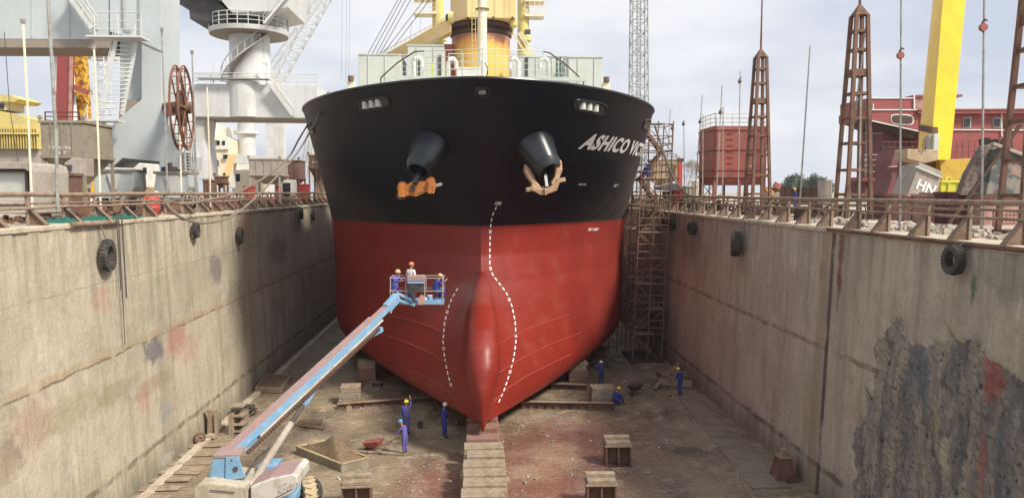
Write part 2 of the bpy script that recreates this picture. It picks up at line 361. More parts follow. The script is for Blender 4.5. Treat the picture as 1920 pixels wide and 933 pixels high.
right_spots = [LS(1821, 543, .18, .55, (.02, .10, .04), .9, 13.8), LS(1574, 480, .28, 1.6, (.14, .03, .035), .9, 13.8), LS(1572, 540, .22, 1.2, (.10, .025, .03), .6, 13.8),
               LS(1890, 520, 1.2, .9, (.12, .105, .09), .5, 13.8), LS(1540, 510, .3, .5, (.1, .08, .07), .5, 13.8), LS(1290, 450, 4, 1.5, (.12, .09, .08), .45, 13.8),
               LS(1240, 600, 6, 2.5, (.10, .075, .06), .55, 13.8), LS(1420, 790, 1.5, .9, (.13, .10, .08), .5, 13.8), LS(1370, 640, 2.5, 1.5, (.26, .2, .15), .4, 13.8)]
JR = [(5.85, .14, (.13, .09, .07), .7), (1.15, .16, (.09, .065, .05), .8)]
M['wall_r'] = wallmat('right_dock_wall_concrete', (.42, .36, .28), (.22, .185, .145), right_spots, JR, vjoint=28.35)
# spalled patch
m = M['wall_r']; t = m.node_tree; b = t.nodes['Principled BSDF']; pos = vec_of(t, True); plain = b.inputs['Base Color'].links[0].from_socket; pn = b.inputs['Normal'].links[0].from_node
col = mixc(t, noise_mask(t, pos, 1.6, .38, .62, detail=11, rough=.72, mapscale=(1, 1, .3)), (.15, .145, .14), (.40, .33, .25))
col = mixc(t, mth(t, 'MULTIPLY', noise_mask(t, pos, 1.0, .5, .66, detail=9, mapscale=(1, 1, .2)), .45), col, (.12, .14, .165))
col = mixc(t, noise_mask(t, pos, 3.2, .55, .63, detail=11, rough=.75), col, (.055, .05, .046))
col = spots(t, pos, col, [LS(1866, 705, .42, 1.0, (.42, .08, .06), .7, 13.9), LS(1851, 860, .22, 1.3, (.42, .09, .07), .6, 13.9),
                          LS(1782, 850, .35, .6, (.6, .52, .35), .7, 13.9), LS(1735, 690, .5, 1.2, (.11, .15, .2), .6, 13.9), LS(1765, 790, .3, .4, (.36, .36, .12), .6, 13.9)])
an_ = N(t, 'ShaderNodeAttribute', attribute_name='spall'); en = N(t, 'ShaderNodeTexNoise'); en.inputs['Scale'].default_value = 3.0; en.inputs['Detail'].default_value = 10; en.inputs['Roughness'].default_value = .75
t.links.new(pos, en.inputs['Vector'])
mk = N(t, 'ShaderNodeMapRange', interpolation_type='SMOOTHSTEP'); mk.inputs[1].default_value = .38; mk.inputs[2].default_value = .62
t.links.new(mth(t, 'MULTIPLY_ADD', en.outputs['Fac'], 1.9, mth(t, 'SUBTRACT', an_.outputs['Fac'], .95)), mk.inputs[0])
mk0 = mth(t, 'MULTIPLY', mk.outputs[0], mth(t, 'GREATER_THAN', an_.outputs['Fac'], .01))
edge = mth(t, 'MULTIPLY', mk0, mth(t, 'SUBTRACT', 1.0, mk0)); col = mixc(t, mth(t, 'MULTIPLY', edge, 2.0), mixc(t, mk0, plain, col), (.10, .08, .065))
t.links.new(col, b.inputs['Base Color'])
n = N(t, 'ShaderNodeTexNoise'); n.inputs['Scale'].default_value = 4; n.inputs['Detail'].default_value = 11; n.inputs['Roughness'].default_value = .8
t.links.new(pos, n.inputs['Vector']); b2 = N(t, 'ShaderNodeBump'); b2.inputs['Distance'].default_value = .12; t.links.new(n.outputs['Fac'], b2.inputs['Height']); t.links.new(mk0, b2.inputs['Strength'])
t.links.new(pn.outputs[0], b2.inputs['Normal']); t.links.new(b2.outputs[0], b.inputs['Normal'])
M['coping'] = paint('dusty_concrete_coping', (.47, .41, .31), (.36, .3, .22), s2=1.5, rust=(.3, .19, .12), s3=1.3, t3=(.55, .65), rough=.95, bmp=.6, world=True)

ZL, ZR, YE = 10.9, 10.58, 185.0
# left wall: face, back and coping
mb = MB(); ys = [-6, 10, 20, 30, 40, 55, 75, 100, 140, YE]; zs = [-.6, 1.25, 3.5, 5.95, 8.5, ZL - .16]
vs = []; fs = []
for y in ys:
    for z in zs: vs.append((-14 + .42 * (1 - z / ZL), y, z))
k = len(zs)
for i in range(len(ys) - 1):
    for j in range(k - 1): fs.append((i * k + j, (i + 1) * k + j, (i + 1) * k + j + 1, i * k + j + 1))
mb.add(vs, fs); mb.box(-15.6, -14.02, -6, YE, -.6, ZL - .17)
wl = thing('dock_wall', 'sunlit pale concrete dock wall left of the ship, drip stained with paint smudges', 'dock wall', (-14, 20, 0))
mb.build('wall_face', M['wall_l'], wl)
mb = MB(); y = -6.0; pv = None
while y < YE:        # broken irregular lip
    st = random.uniform(.5, 1.4) if y < 80 else 12
    e = random.uniform(-.035, .03)
    q = [(-15.6, y), (-13.93 + e, y)]
    y2 = min(y + st, YE)
    mb.box(-15.6, -13.93 + e, y, y2 - .004, ZL - .16, ZL + random.uniform(-.02, .02)); y = y2
mb.build('coping', M['coping'], wl, bevel=.03)
MB().tube([(-13.9, 26.3, ZL - .03), (-13.9, 29.6, ZL - .05)], .1, 10).build('edge_pipe', M['rail'], wl, smooth=True)

# right wall with spalled patch
patch_px = [(1605, 960), (1612, 880), (1622, 800), (1640, 720), (1654, 673), (1650, 640), (1660, 604), (1685, 600), (1700, 628), (1716, 649), (1735, 645), (1753, 622), (1790, 633), (1839, 649), (1851, 679), (1870, 690), (1894, 703), (1920, 700)]
pp = [onX(x, y, 13.85) for x, y in patch_px]; poly = [(p.y, p.z) for p in pp] + [(12, 6.6), (12, -1), (poly_y := pp[0].y, -1)]
def inside(y, z, P):
    c = False; n = len(P); j = n - 1
    for i in range(n):
        if (P[i][1] > z) != (P[j][1] > z) and y < (P[j][0] - P[i][0]) * (z - P[i][1]) / (P[j][1] - P[i][1]) + P[i][0]: c = not c
        j = i
    return c
mb = MB(); ys = [-6, 5, 12]; y = 12
while y < 27.9: y += .1; ys.append(y)
ys += [28.2, 30, 35, 42, 50, 60, 75, 100, 140, YE]
zs = [-.6]; z = -.6
while z < 8.2: z += .1; zs.append(z)
zs += [8.6, 9.4, ZR - .16]
vs = []; dep = {}
for i, y in enumerate(ys):
    for j, z in enumerate(zs):
        x = 13.9 - .38 * (1 - z / ZR)
        jy = y + .6 * noise.noise(Vector((y * 1.3, z * 1.3, 1))) + .35 * noise.noise(Vector((y * 4, z * 4, 5)))
        jz = z + .6 * noise.noise(Vector((y * 1.4, z * 1.4, 9))) + .35 * noise.noise(Vector((y * 4, z * 4, 7)))
        ins = 12 < y < 27.9 and z < 8.2 and inside(jy, jz, poly)
        if ins:
            x += .16 + .13 * noise.fractal(Vector((y * 1.3, z * .8, 3)), .8, 2, 5) + .05 * noise.noise(Vector((y * .9, 0, 2))) + .10 * max(0, noise.noise(Vector((y * 3, z * 3, 8))))
        dep[i, j] = ins; vs.append((13.9 - .38 * (1 - z / ZR), y, z))
k = len(zs)
for i in range(len(ys) - 1):
    for j in range(k - 1):
        a = sum(dep[q] for q in ((i, j), (i + 1, j), (i, j + 1), (i + 1, j + 1)))
        mb.f.append((i * k + j, i * k + j + 1, (i + 1) * k + j + 1, (i + 1) * k + j)); mb.m.append(0)
ni_, nj_ = len(ys), len(zs); soft = {q: float(v) for q, v in dep.items()}
for _ in range(2):
    soft = {(i, j): sum(soft.get((i + a, j + c), soft[i, j]) for a in (-1, 0, 1) for c in (-1, 0, 1)) / 9 for i in range(ni_) for j in range(nj_)}
for i, y in enumerate(ys):
    for j, z in enumerate(zs):
        s_ = soft[i, j]
        if s_ > .02:
            x, _, _ = vs[i * k + j]
            dp = .07 + .09 * noise.fractal(Vector((y * 1.3, z * .8, 3)), .8, 2, 5) + .10 * max(0, noise.noise(Vector((y * 3, z * 3, 8)))) + .05 * noise.noise(Vector((y * 9, z * 9, 8)))
            vs[i * k + j] = (x + min(1, s_ * 1.6) * max(-.03, dp), y, z)
mb.v = [Vector(p) for p in vs]
MASK = [soft[i, j] for i in range(ni_) for j in range(nj_)]
mb.box(14.6, 15.6, -6, YE, -.6, ZR - .17)
wr = thing('dock_wall', 'shaded brown concrete dock wall right of the ship with a broken grey patch', 'dock wall', (13.9, 20, 0))
wf = mb.build('wall_face', M['wall_r'], wr)
at_ = wf.data.attributes.new('spall', 'FLOAT', 'POINT'); at_.data.foreach_set('value', MASK + [0.0] * (len(wf.data.vertices) - len(MASK)))
mb = MB(); y = -6.0
while y < YE:
    st = random.uniform(.5, 1.6) if y < 80 else 12
    e = random.uniform(-.03, .03); y2 = min(y + st, YE)
    mb.box(13.84 + e, 15.6, y, y2 - .004, ZR - .16, ZR + random.uniform(-.02, .02)); y = y2
mb.build('coping', M['coping'], wr, bevel=.03)
MB().tube([(13.83, 12, ZR - .04), (13.83, 20, ZR - .05), (13.84, 28.8, ZR - .04)], .075, 10).build('edge_pipe', M['rust'], wr, smooth=True)

# dock floor
m, t, b = newmat('dock_floor_dirt'); pos = vec_of(t, True)
col = mixc(t, noise_mask(t, pos, .28, .35, .65, detail=8), (.29, .225, .15), (.19, .145, .10))
col = mixc(t, mth(t, 'MULTIPLY', noise_mask(t, pos, .7, .5, .68, detail=9, mapscale=(1, .35, 1)), .85), col, (.115, .088, .06))
lightm = noise_mask(t, pos, 1.1, .52, .66, detail=10, rough=.7, mapscale=(1, 1.4, 1))
col = mixc(t, mth(t, 'MULTIPLY', lightm, .8), col, (.42, .34, .235))
RED = (.19, .08, .062)
col = spots(t, pos, col, [(1.5, 29.5, 5.0, 5.5, RED, .9), (4.2, 35.0, 4.5, 4.5, RED, .9), (-2.0, 29.5, 2.5, 4.0, RED, .55), (7.5, 31, 4, 9, (.16, .09, .065), .5),
                          (3.6, 33.5, 1.5, 2.2, (.34, .25, .16), .7), (2.4, 31.2, 1.4, 1.4, (.33, .24, .15), .55), (5.0, 37.5, 2.2, 1.0, (.34, .23, .17), .55), (-5.5, 30.5, 2.6, 2.6, (.31, .25, .16), .55), (-4.5, 34.2, 2.6, 1.5, (.28, .22, .15), .4),
                          (7.2, 33, .25, 8, (.25, .2, .1), .5), (9.3, 29, .8, 5, (.27, .22, .14), .5), (9.8, 33.5, 1.2, .8, (.06, .045, .035), .7), (9.5, 46, 3.0, 4.5, (.13, .095, .065), .5), (11.2, 37, 1.2, 3.0, (.29, .22, .16), .4)], axes=('X', 'Y'))
fine = noise_mask(t, pos, 6, .25, .8, detail=8)
vm = N(t, 'ShaderNodeVectorMath', operation='SCALE'); t.links.new(col, vm.inputs[0]); t.links.new(mth(t, 'MULTIPLY_ADD', fine, .5, .75), vm.inputs['Scale'])
t.links.new(vm.outputs[0], b.inputs['Base Color'])
t.links.new(mth(t, 'MULTIPLY_ADD', noise_mask(t, pos, .5, .47, .56, detail=8), .55, .32), b.inputs['Roughness'])
n = N(t, 'ShaderNodeTexNoise'); n.inputs['Scale'].default_value = 4; n.inputs['Detail'].default_value = 9; t.links.new(pos, n.inputs['Vector']); bump(t, b, n.outputs['Fac'], .6, .08)
M['floor'] = m
mb = MB(); nx, ny = 70, 90; vs = []
for i in range(ny + 1):
    y = -6 + (70 + 6) * (i / ny)
    for j in range(nx + 1):
        x = -14.6 + 29.2 * j / nx
        vs.append((x, y, .05 * noise.fractal(Vector((x * .5, y * .5, 0)), .8, 2, 4)))
for i in range(ny):
    for j in range(nx): a = i * (nx + 1) + j; mb.f.append((a, a + 1, a + nx + 2, a + nx + 1)); mb.m.append(0)
mb.v = [Vector(v) for v in vs]; mb.add([(-14.6, 69.9, -.02), (14.6, 69.9, -.02), (14.6, YE + 1, 0), (-14.6, YE + 1, 0)], [(0, 1, 2, 3)])
mb.build('dock_floor', M['floor'], kind='structure', smooth=True)

# quay ground to the horizon
M['quay'] = paint('dusty_quay_ground', (.38, .33, .26), (.27, .22, .17), s2=.25, rust=(.24, .15, .1), s3=.4, t3=(.5, .65), rough=1, bmp=.8, bs=3, world=True)
mb = MB()
mb.add([(-2500, -60, ZL - .03), (-15.55, -60, ZL - .03), (-15.55, YE, ZL - .03), (-2500, YE, ZL - .03)], [(0, 1, 2, 3)])
mb.add([(15.55, -60, ZR - .03), (2500, -60, ZR - .03), (2500, YE, ZR - .03), (15.55, YE, ZR - .03)], [(0, 1, 2, 3)])
mb.add([(-2500, YE, ZR - .01), (2500, YE, ZR - .01), (2500, 4000, ZR - .01), (-2500, 4000, ZR - .01)], [(0, 1, 2, 3)])
mb.box(-15.6, 15.6, YE, YE + 1.2, -.6, ZR - .05)
mb.build('ground', M['quay'], kind='structure')

# ------------------------------------------------------------ guard rails along both edges
def wob(p, a): return Vector(p) + Vector((random.uniform(-a, a), 0, random.uniform(-a, a)))
def guard_rail(side, X, ztop, zmid, zlow, zq, y0, y1, label, step=2.18, ph=0):
    t = thing('guard_rail', label, 'railing', (X, y0, zq))
    n = int((y1 - y0) / 2.2)
    def line(z, dx, r, amp, name, y0=y0):
        pts = [wob((X + dx, y0 + (y1 - y0) * i / n, z), amp) for i in range(n + 1)]
        MB().tube(pts, r, 10).build(name, M['rail'], t, smooth=True)
    line(ztop - .09, 0, .085, .018, 'top_rail'); line(zmid, side * .1, .04, .02, 'middle_rail'); line(zlow, -side * .12, .045, .02, 'lower_rail')
    y = y0 + ph; i = 0
    while y < y1:
        jy = y + random.uniform(-.1, .1)
        MB().beam((X, jy, zq - .02), (X + random.uniform(-.03, .03), jy, ztop - .1), .10, .12).build('post', M['rail'], t, bevel=.01)
        # triangular buttress: web and sloping flange facing the dock
        m_ = MB(); s = side
        m_.prism([(X - s * .05, jy - .012, zlow + .02), (X - s * .05, jy - .012, zq - .02), (X - s * .55, jy - .012, zq - .02)], (0, .024, 0))
        m_.beam((X - s * .04, jy, zlow + .03), (X - s * .62, jy, zq + .01), .20, .03, up=(0, 1, 0) if False else (0, 0, 1))
        m_.build('bracket', M['bracket'], t, bevel=.006); y += step; i += 1
    return t
guard_rail(-1, -14.85, 12.0, 11.62, 11.47, ZL, 16.5, 128, 'dusty pipe guard rail with sloping brackets along the left dock edge', ph=.35)
guard_rail(1, 14.75, 11.78, 11.48, 11.27, ZR, 12.0, 128, 'rusty pipe guard rail with sloping brackets along the right dock edge', ph=.9)

# ------------------------------------------------------------ the ship
CX = .25; ZK = 1.2; ZW = 10.13; YB = 46.5
def lerp_tab(tab, z):
    if z <= tab[0][0]: return tab[0][1]
    for (a, va), (b, vb) in zip(tab, tab[1:]):
        if z <= b: return va + (vb - va) * (z - a) / (b - a)
    return tab[-1][1]
T_bulb_y = [(1.2, 33.1), (1.32, 32.75), (1.6, 32.5), (2.2, 32.35), (3.2, 32.3), (4.2, 32.5), (5.0, 32.95), (5.7, 33.8), (6.3, 35.2), (6.8, 36.9), (7.3, 38.9), (7.8, 40.8), (8.2, 42)]
T_bulb_w = [(1.2, .03), (1.32, .1), (1.6, .2), (2.2, .36), (3.0, .56), (4.0, .74), (4.8, .74), (5.5, .64), (6.2, .52), (6.8, .40), (7.3, .28), (7.7, .14), (8.0, .0)]
T_stem = [(1.2, 34.2), (2.5, 35.2), (4.0, 36.9), (5.5, 38.6), (7.0, 40.0), (8.5, 40.8), (10.1, 41.0)]
T_yf = [(1.2, 54.5), (5, 55), (10.1, 54), (13, 51), (17.3, YB)]
T_p = [(1.2, 1.3), (5, 1.38), (10.1, 1.5), (13, 1.6), (17.3, 1.7)]
T_q = [(1.2, 1.0), (5, 1.04), (9.0, 1.08), (10.1, 1.12), (12, 1.4), (14, 1.6), (17.3, 1.7)]
T_B = [(1.2, 8.9), (1.5, 9.55), (1.9, 10.0), (2.4, 10.32), (3.0, 10.48), (3.4, 10.5), (17.3, 10.6)]
def ztop_at(y): return 17.12 - .028 * min(max(y - 34, 0), 12)
def stem_y(z):
    if z <= 10.1: return lerp_tab(T_stem, z)
    return 41.0 - 7.0 * ((z - 10.1) / 7.2) ** 1.15
def front_y(z): return min(stem_y(z), lerp_tab(T_bulb_y, z)) if z < 7.85 else stem_y(z)
def hb(y, z):
    ys_ = stem_y(z); yf = lerp_tab(T_yf, z); p = lerp_tab(T_p, z); q = lerp_tab(T_q, z); B = lerp_tab(T_B, z)
    h = 0
    if y > ys_:
        tt = min((y - ys_) / (yf - ys_), 1); h = B * max(0, (1 - (1 - tt) ** p)) ** (1 / q)
    bl = 0
    if z < 8:
        yb = lerp_tab(T_bulb_y, z); wv = lerp_tab(T_bulb_w, z)
        if y > yb: s_ = min((y - yb) / 1.5, 1); bl = wv * 1.12 * max(0, 1 - (1 - s_) ** 2.4) ** .48
    return (h ** 2.1 + bl ** 2.1) ** (1 / 2.1)
zsv = [1.2, 1.25, 1.32, 1.42, 1.6, 1.8, 2.05, 2.35, 2.7, 3.1]; z = 3.1
while z < 17.25: z += .1 if 5.2 < z < 8.4 else .2; zsv.append(min(z, 17.3))
NU = 84; LEN = 112
def ycol(i, z):
    ysz = front_y(z)
    if i <= NU: u = i / NU; return ysz + (57 - ysz) * (u ** 2.0)
    return 57 + (i - NU) * 9.0
cols = NU + 1 + 9
hv = []; hf = []; hm = []
def zz(k, i):      # top row follows the sheer and drops behind the forecastle
    return zsv[k]
for side in (1, -1):
    base = len(hv)
    for k, z in enumerate(zsv):
        for i in range(cols):
            y = ycol(i, z); x = hb(y, z) if i else 0.0
            sc = 1.0
            zt = z if z < 12 else 12 + (z - 12) * (ztop_at(y) - 12) / 5.3
            hv.append(Vector((CX + side * x, y, zt)))
    for k in range(len(zsv) - 1):
        for i in range(cols - 1):
            if i > NU - 1 and zsv[k] > 14.2: continue      # lower bulwark abaft the forecastle
            a = base + k * cols + i; q = (a, a + 1, a + cols + 1, a + cols)
            hf.append(q if side > 0 else q[::-1])
    row = [base + i for i in range(cols)]; cb = len(hv)
    for i in range(cols): hv.append(Vector((CX, ycol(i, 1.2), 1.2)))
    for i in range(1, cols - 1): hf.append((cb + i, cb + i + 1, row[i + 1], row[i]))
BV = BVHTree.FromPolygons(hv, hf)
def onhull(px, py, off=.02):
    r = ray(px, py).normalized(); o = Vector((0, 0, HC))
    h = BV.ray_cast(o, r)
    if h[0] is None: return None
    n_ = h[1] if h[1].dot(r) < 0 else -h[1]
    return h[0] + n_ * off
# hull paint: black over red with weld seams, drips and dusty far flare
m, t, b = newmat('ship_hull_paint'); pos = vec_of(t, True)
sep = N(t, 'ShaderNodeSeparateXYZ'); t.links.new(pos, sep.inputs[0]); X, Y, Z = sep.outputs
isb = N(t, 'ShaderNodeMapRange'); isb.inputs[1].default_value = ZW - .012; isb.inputs[2].default_value = ZW + .012; t.links.new(Z, isb.inputs[0])
red = mixc(t, noise_mask(t, pos, .5, .3, .7, mapscale=(1, 1, .3)), (.225, .021, .012), (.19, .0185, .011))
red = mixc(t, mth(t, 'MULTIPLY', noise_mask(t, pos, 2, .5, .8, mapscale=(1, 1, .1)), .3), red, (.15, .024, .019))
blk = mixc(t, noise_mask(t, pos, .4, .3, .7), (.006, .008, .014), (.009, .011, .017))
aft = N(t, 'ShaderNodeMapRange', interpolation_type='SMOOTHSTEP'); aft.inputs[1].default_value = 42.5; aft.inputs[2].default_value = 50; t.links.new(Y, aft.inputs[0])
old = mixc(t, noise_mask(t, pos, 1.6, .3, .7, detail=5, mapscale=(1, 1, .12)), (.060, .048, .040), (.12, .098, .080))
old = mixc(t, mth(t, 'MULTIPLY', noise_mask(t, pos, 6, .55, .75, detail=5, mapscale=(1, 1, .3)), .5), old, (.03, .028, .027))
blk = mixc(t, mth(t, 'MULTIPLY', aft.outputs[0], mth(t, 'MULTIPLY_ADD', noise_mask(t, pos, 1.1, .2, .7, mapscale=(1, 1, .2)), .4, .4)), blk, old)
red = mixc(t, mth(t, 'MULTIPLY', noise_mask(t, pos, .7, .5, .72, detail=9, rough=.7), .35), red, (.24, .075, .055))
blk = mixc(t, mth(t, 'MULTIPLY', noise_mask(t, pos, 1.3, .58, .8, detail=8, mapscale=(1, 1, .25)), .25), blk, (.03, .03, .032))
col = mixc(t, isb.outputs[0], red, blk)
seam = None
h = None
for per, sock, w_ in ((1.9, Z, .010), (6.3, Y, .008)):
    fr = mth(t, 'ABSOLUTE', mth(t, 'SUBTRACT', mth(t, 'FRACT', mth(t, 'DIVIDE', sock, per)), .5))
    r = N(t, 'ShaderNodeMapRange'); r.inputs[1].default_value = .5 - w_ * 1.6 / per; r.inputs[2].default_value = .5 - w_ * .4 / per; t.links.new(fr, r.inputs[0])
    h = r.outputs[0] if h is None else mth(t, 'MAXIMUM', h, r.outputs[0])
col = mixc(t, mth(t, 'MULTIPLY', mth(t, 'MULTIPLY', h, noise_mask(t, pos, .35, .45, .65)), .22), col, (.12, .07, .06))
t.links.new(col, b.inputs['Base Color'])
ro = mth(t, 'MULTIPLY_ADD', isb.outputs[0], .08, .42)
b.inputs['Specular IOR Level'].default_value = .35
t.links.new(mth(t, 'ADD', ro, mth(t, 'MULTIPLY', aft.outputs[0], .25)), b.inputs['Roughness'])
nn = N(t, 'ShaderNodeTexNoise'); nn.inputs['Scale'].default_value = .9; nn.inputs['Detail'].default_value = 3; t.links.new(pos, nn.inputs['Vector'])
hh = mth(t, 'ADD', mth(t, 'MULTIPLY', nn.outputs['Fac'], .35), mth(t, 'MULTIPLY', h, .2))
bump(t, b, hh, .22, .12); M['hull'] = m

ship = thing('cargo_ship', 'big cargo ship bow painted black above and red below, standing in the dry dock', 'ship', (CX, 60, ZK))
mb = MB(); mb.v = hv; mb.f = hf; mb.m = [0] * len(hf); hull = mb.build('hull', M['hull'], ship, smooth=60)
# bulwark cap, decks
def deck_edge(z_ref=17.3, n=60, y1=57.0, inset=0.0, dz=0.0):
    pts = []
    for s in (-1, 1):
        l = []
        for i in range(n + 1):
            y = front_y(z_ref) + (y1 - front_y(z_ref)) * (i / n) ** 2
            l.append(Vector((CX + s * max(hb(y, z_ref) - inset, 0), y + inset * .5, ztop_at(y) - dz)))
        pts.append(l)
    return pts[0][::-1] + pts[1][1:]
e = deck_edge()
MB().tube(e, .07, 8).build('bulwark_rail', M['bell'], ship, smooth=True)
e2 = deck_edge(z_ref=16.0, inset=.12, dz=1.25)
mb = MB(); n = len(e2) // 2
mb.add(e2, [(i, i + 1, len(e2) - 2 - i, len(e2) - 1 - i) for i in range(n)]); mb.build('forecastle_deck', M['deckgrey'], ship)
mb = MB(); mb.add([(CX - 10.3, 57, 14.0), (CX + 10.3, 57, 14.0), (CX + 10.3, 138, 14.0), (CX - 10.3, 138, 14.0)], [(0, 1, 2, 3)])
mb.box(CX - 10.2, CX + 10.2, 56.9, 57, 13.9, 16.2); mb.box(CX - 10.5, CX + 10.5, 137.9, 138, 1.3, 14.4); mb.build('main_deck', M['deckgrey'], ship)
# wing ends of the bulwark
for s in (-1, 1):
    mb = MB(); y = 57; x = CX + s * 10.62
    mb.prism([(x, 56.9, 16.0), (x, 56.9, 17.0), (x, 59.2, 16.0)], (s * .02, 0, 0)); mb.build('bulwark_wing', M['hull'], ship)

# strakes
M['strake'] = paint('sunlit_red_strake', (.29, .045, .03), rough=.5)  # lighter red than the hull: sunlight on the ridges put into the colour
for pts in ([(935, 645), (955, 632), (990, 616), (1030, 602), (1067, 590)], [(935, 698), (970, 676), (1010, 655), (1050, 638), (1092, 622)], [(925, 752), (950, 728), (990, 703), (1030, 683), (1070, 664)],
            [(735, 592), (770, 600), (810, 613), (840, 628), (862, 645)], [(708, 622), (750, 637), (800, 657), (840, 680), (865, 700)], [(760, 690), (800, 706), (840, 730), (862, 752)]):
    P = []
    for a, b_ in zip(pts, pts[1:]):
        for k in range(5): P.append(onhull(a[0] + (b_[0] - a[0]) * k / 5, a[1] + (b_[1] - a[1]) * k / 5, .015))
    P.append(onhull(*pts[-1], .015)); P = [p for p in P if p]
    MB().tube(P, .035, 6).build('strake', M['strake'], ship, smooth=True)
# dashed bulb symbol and draught marks
def dashes(path, name, w_=2.2, step=11.5, on=.6, big=()):
    mb = MB(); L = 0; segs = []
    for a, b_ in zip(path, path[1:]): segs.append((Vector(a), Vector(b_)))
    tot = sum((b_ - a).length for a, b_ in segs)
    def at(s):
        for a, b_ in segs:
            l = (b_ - a).length
            if s <= l: return a + (b_ - a) * s / l, (b_ - a).normalized()
            s -= l
        return segs[-1][1], (segs[-1][1] - segs[-1][0]).normalized()
    s = 0; i = 0
    while s < tot - step * on:
        ww = w_ * (1.9 if i % 6 == 4 else 1)
        p0, d0 = at(s); p1, d1 = at(s + step * on); n0 = Vector((-d0.y, d0.x)) * ww / 2; n1 = Vector((-d1.y, d1.x)) * ww / 2
        if ww > w_:      # double figure
            for q in (-.62, .62):
                c = [p0 + n0 * (q - .3), p0 + n0 * (q + .3), p1 + n1 * (q + .3), p1 + n1 * (q - .3)]; P = [onhull(*v, .018) for v in c]
                if None not in P: MB().add(P, [(0, 1, 2, 3)]).build(name, M['white'], ship)
        else:
            P = [onhull(*v, .018) for v in (p0 - n0, p0 + n0, p1 + n1, p1 - n1)]
            if None not in P: MB().add(P, [(0, 1, 2, 3)]).build(name, M['white'], ship)
        s += step; i += 1
dashes([(931, 387), (925, 398), (921, 412), (919, 430), (918, 470), (918, 498), (923, 515), (935, 530), (950, 550), (960, 575), (966, 605), (967, 640), (963, 670), (955, 700), (945, 730), (933, 757)], 'draught_mark')
dashes([(859, 540), (848, 558), (840, 580), (834, 605), (831, 640), (834, 670), (840, 700), (849, 732)], 'bulb_symbol', w_=2.3)
# name along the starboard bow: letters laid on the plating
def hull_text(txt, size, z0, px0, py0, sx=1.0, shear=.35, bold=.012, name='ship_name', off=.03, width=None, mirror=False):
    vs, fs = text_mesh(txt, size, shear=shear, bold=bold, spacing=1.1); x_0 = min(v.x for v in vs); vs = [Vector((v.x - x_0, v.y, 0)) for v in vs]
    p0 = onhull(px0, py0); z0 = p0.z; zm = z0 + size * .35
    tab = [(0, p0.y)]; y = p0.y; s = 0
    if width: sx = width / max(v.x for v in vs)
    xmax = max(v.x for v in vs) * sx + 1
    while s < xmax:
        dy = .05; x0 = hb(y, zm); x1 = hb(y + dy, zm); s += math.hypot(dy, x1 - x0); y += dy; tab.append((s, y))
    out = []
    for v in vs:
        z = z0 + v.y; y = lerp_tab(tab, max(v.x * sx, 0)); 
        x = hb(y, z); zz_ = z if z < 12 else 12 + (z - 12) * (ztop_at(y) - 12) / 5.3
        nx = x - hb(y + .05, z); nrm = Vector((.05, nx, 0)).normalized()
        out.append(Vector((CX + x, y, zz_)) + nrm * off + Vector((0, 0, -.4 * off)))
    MB().add(out, fs).build(name, M['white'], ship)
hull_text('ASHICO VICTORIA', 1.08, 0, 1089, 271, width=11.6, bold=.04, shear=-.6)
def px_text(txt, px, py, wpx, hpx, name, slant=.35):
    vs, fs = text_mesh(txt, 1.0, bold=.03); mx_ = max(v.x for v in vs); out = [onhull(px + v.x / mx_ * wpx + slant * v.y * hpx / .7, py - v.y / .7 * hpx, .02) for v in vs]
    MB().add(out, fs).build(name, M['white'], ship)
px_text('min t.m', 1084, 347, 14, 5, 'loading_mark'); px_text('B/T', 1150, 350, 8, 5, 'loading_mark')
px_text('BHD T. DRAFT', 1102, 432, 19, 4.5, 'loading_mark'); px_text('10M', 926, 384, 12, 6.5, 'draught_figure')
# fairleads, centre eye
def ring_on(cpx, cpy, rx, ry, name, r=.05, rot=0.0, matd='dark'):
    P = []; n = 28
    for k in range(n + 1):
        a = 2 * math.pi * k / n; c, s_ = math.cos(a), math.sin(a)
        u = math.copysign(abs(c) ** .6, c) * rx; v = math.copysign(abs(s_) ** .6, s_) * ry
        P.append(onhull(cpx + u * math.cos(rot) - v * math.sin(rot) , cpy + u * math.sin(rot) + v * math.cos(rot), .03))
    o = MB().tube(P, r, 8).build(name, M['bell'], ship, smooth=True)
    MB().add([p.lerp(sum(P[:-1], Vector()) / n, .02) for p in P[:-1]], [tuple(range(n))]).build('opening', M[matd], o)
    return P
for (cx, cy, rot) in ((700, 194, -.16), (1106, 200, .18)):
    ring_on(cx, cy, 31, 11, 'fairlead', .06, rot)
    for dx in (-14, -2, 10):
        p = onhull(cx + dx, cy + math.tan(rot) * dx, .02)
        MB().lathe([(.17, -.2), (.17, .15), (.10, .2)], p, (0, 0, 1), 12).build('roller', M['deckgrey'], ship, smooth=True)
ring_on(904, 172, 12, 9, 'centre_fairlead', .07, 0)
p = onhull(904, 172, .06); MB().lathe([(.10, -.16), (.12, 0), (.10, .16)], p, (1, 0, 0), 14).build('roller', M['galv'], ship, smooth=True)
for (cx, cy, rx) in ((577, 222, 4), (583, 240, 4), (1212, 232, 5)):
    if onhull(cx, cy): 
        try: ring_on(cx, cy, rx, 9, 'mooring_pipe', .05, .5 if cx > 900 else -.5)
        except Exception: pass
# knuckle seam
for path in ([(740, 189), (800, 187), (860, 188), (960, 190), (1040, 196), (1110, 209)],):
    P = []
    for a, b_ in zip(path, path[1:]):
        for k in range(6): P.append(onhull(a[0] + (b_[0] - a[0]) * k / 6, a[1] + (b_[1] - a[1]) * k / 6, .0))
    MB().tube([p for p in P if p], .012, 5).build('weld_seam', M['bell'], ship)
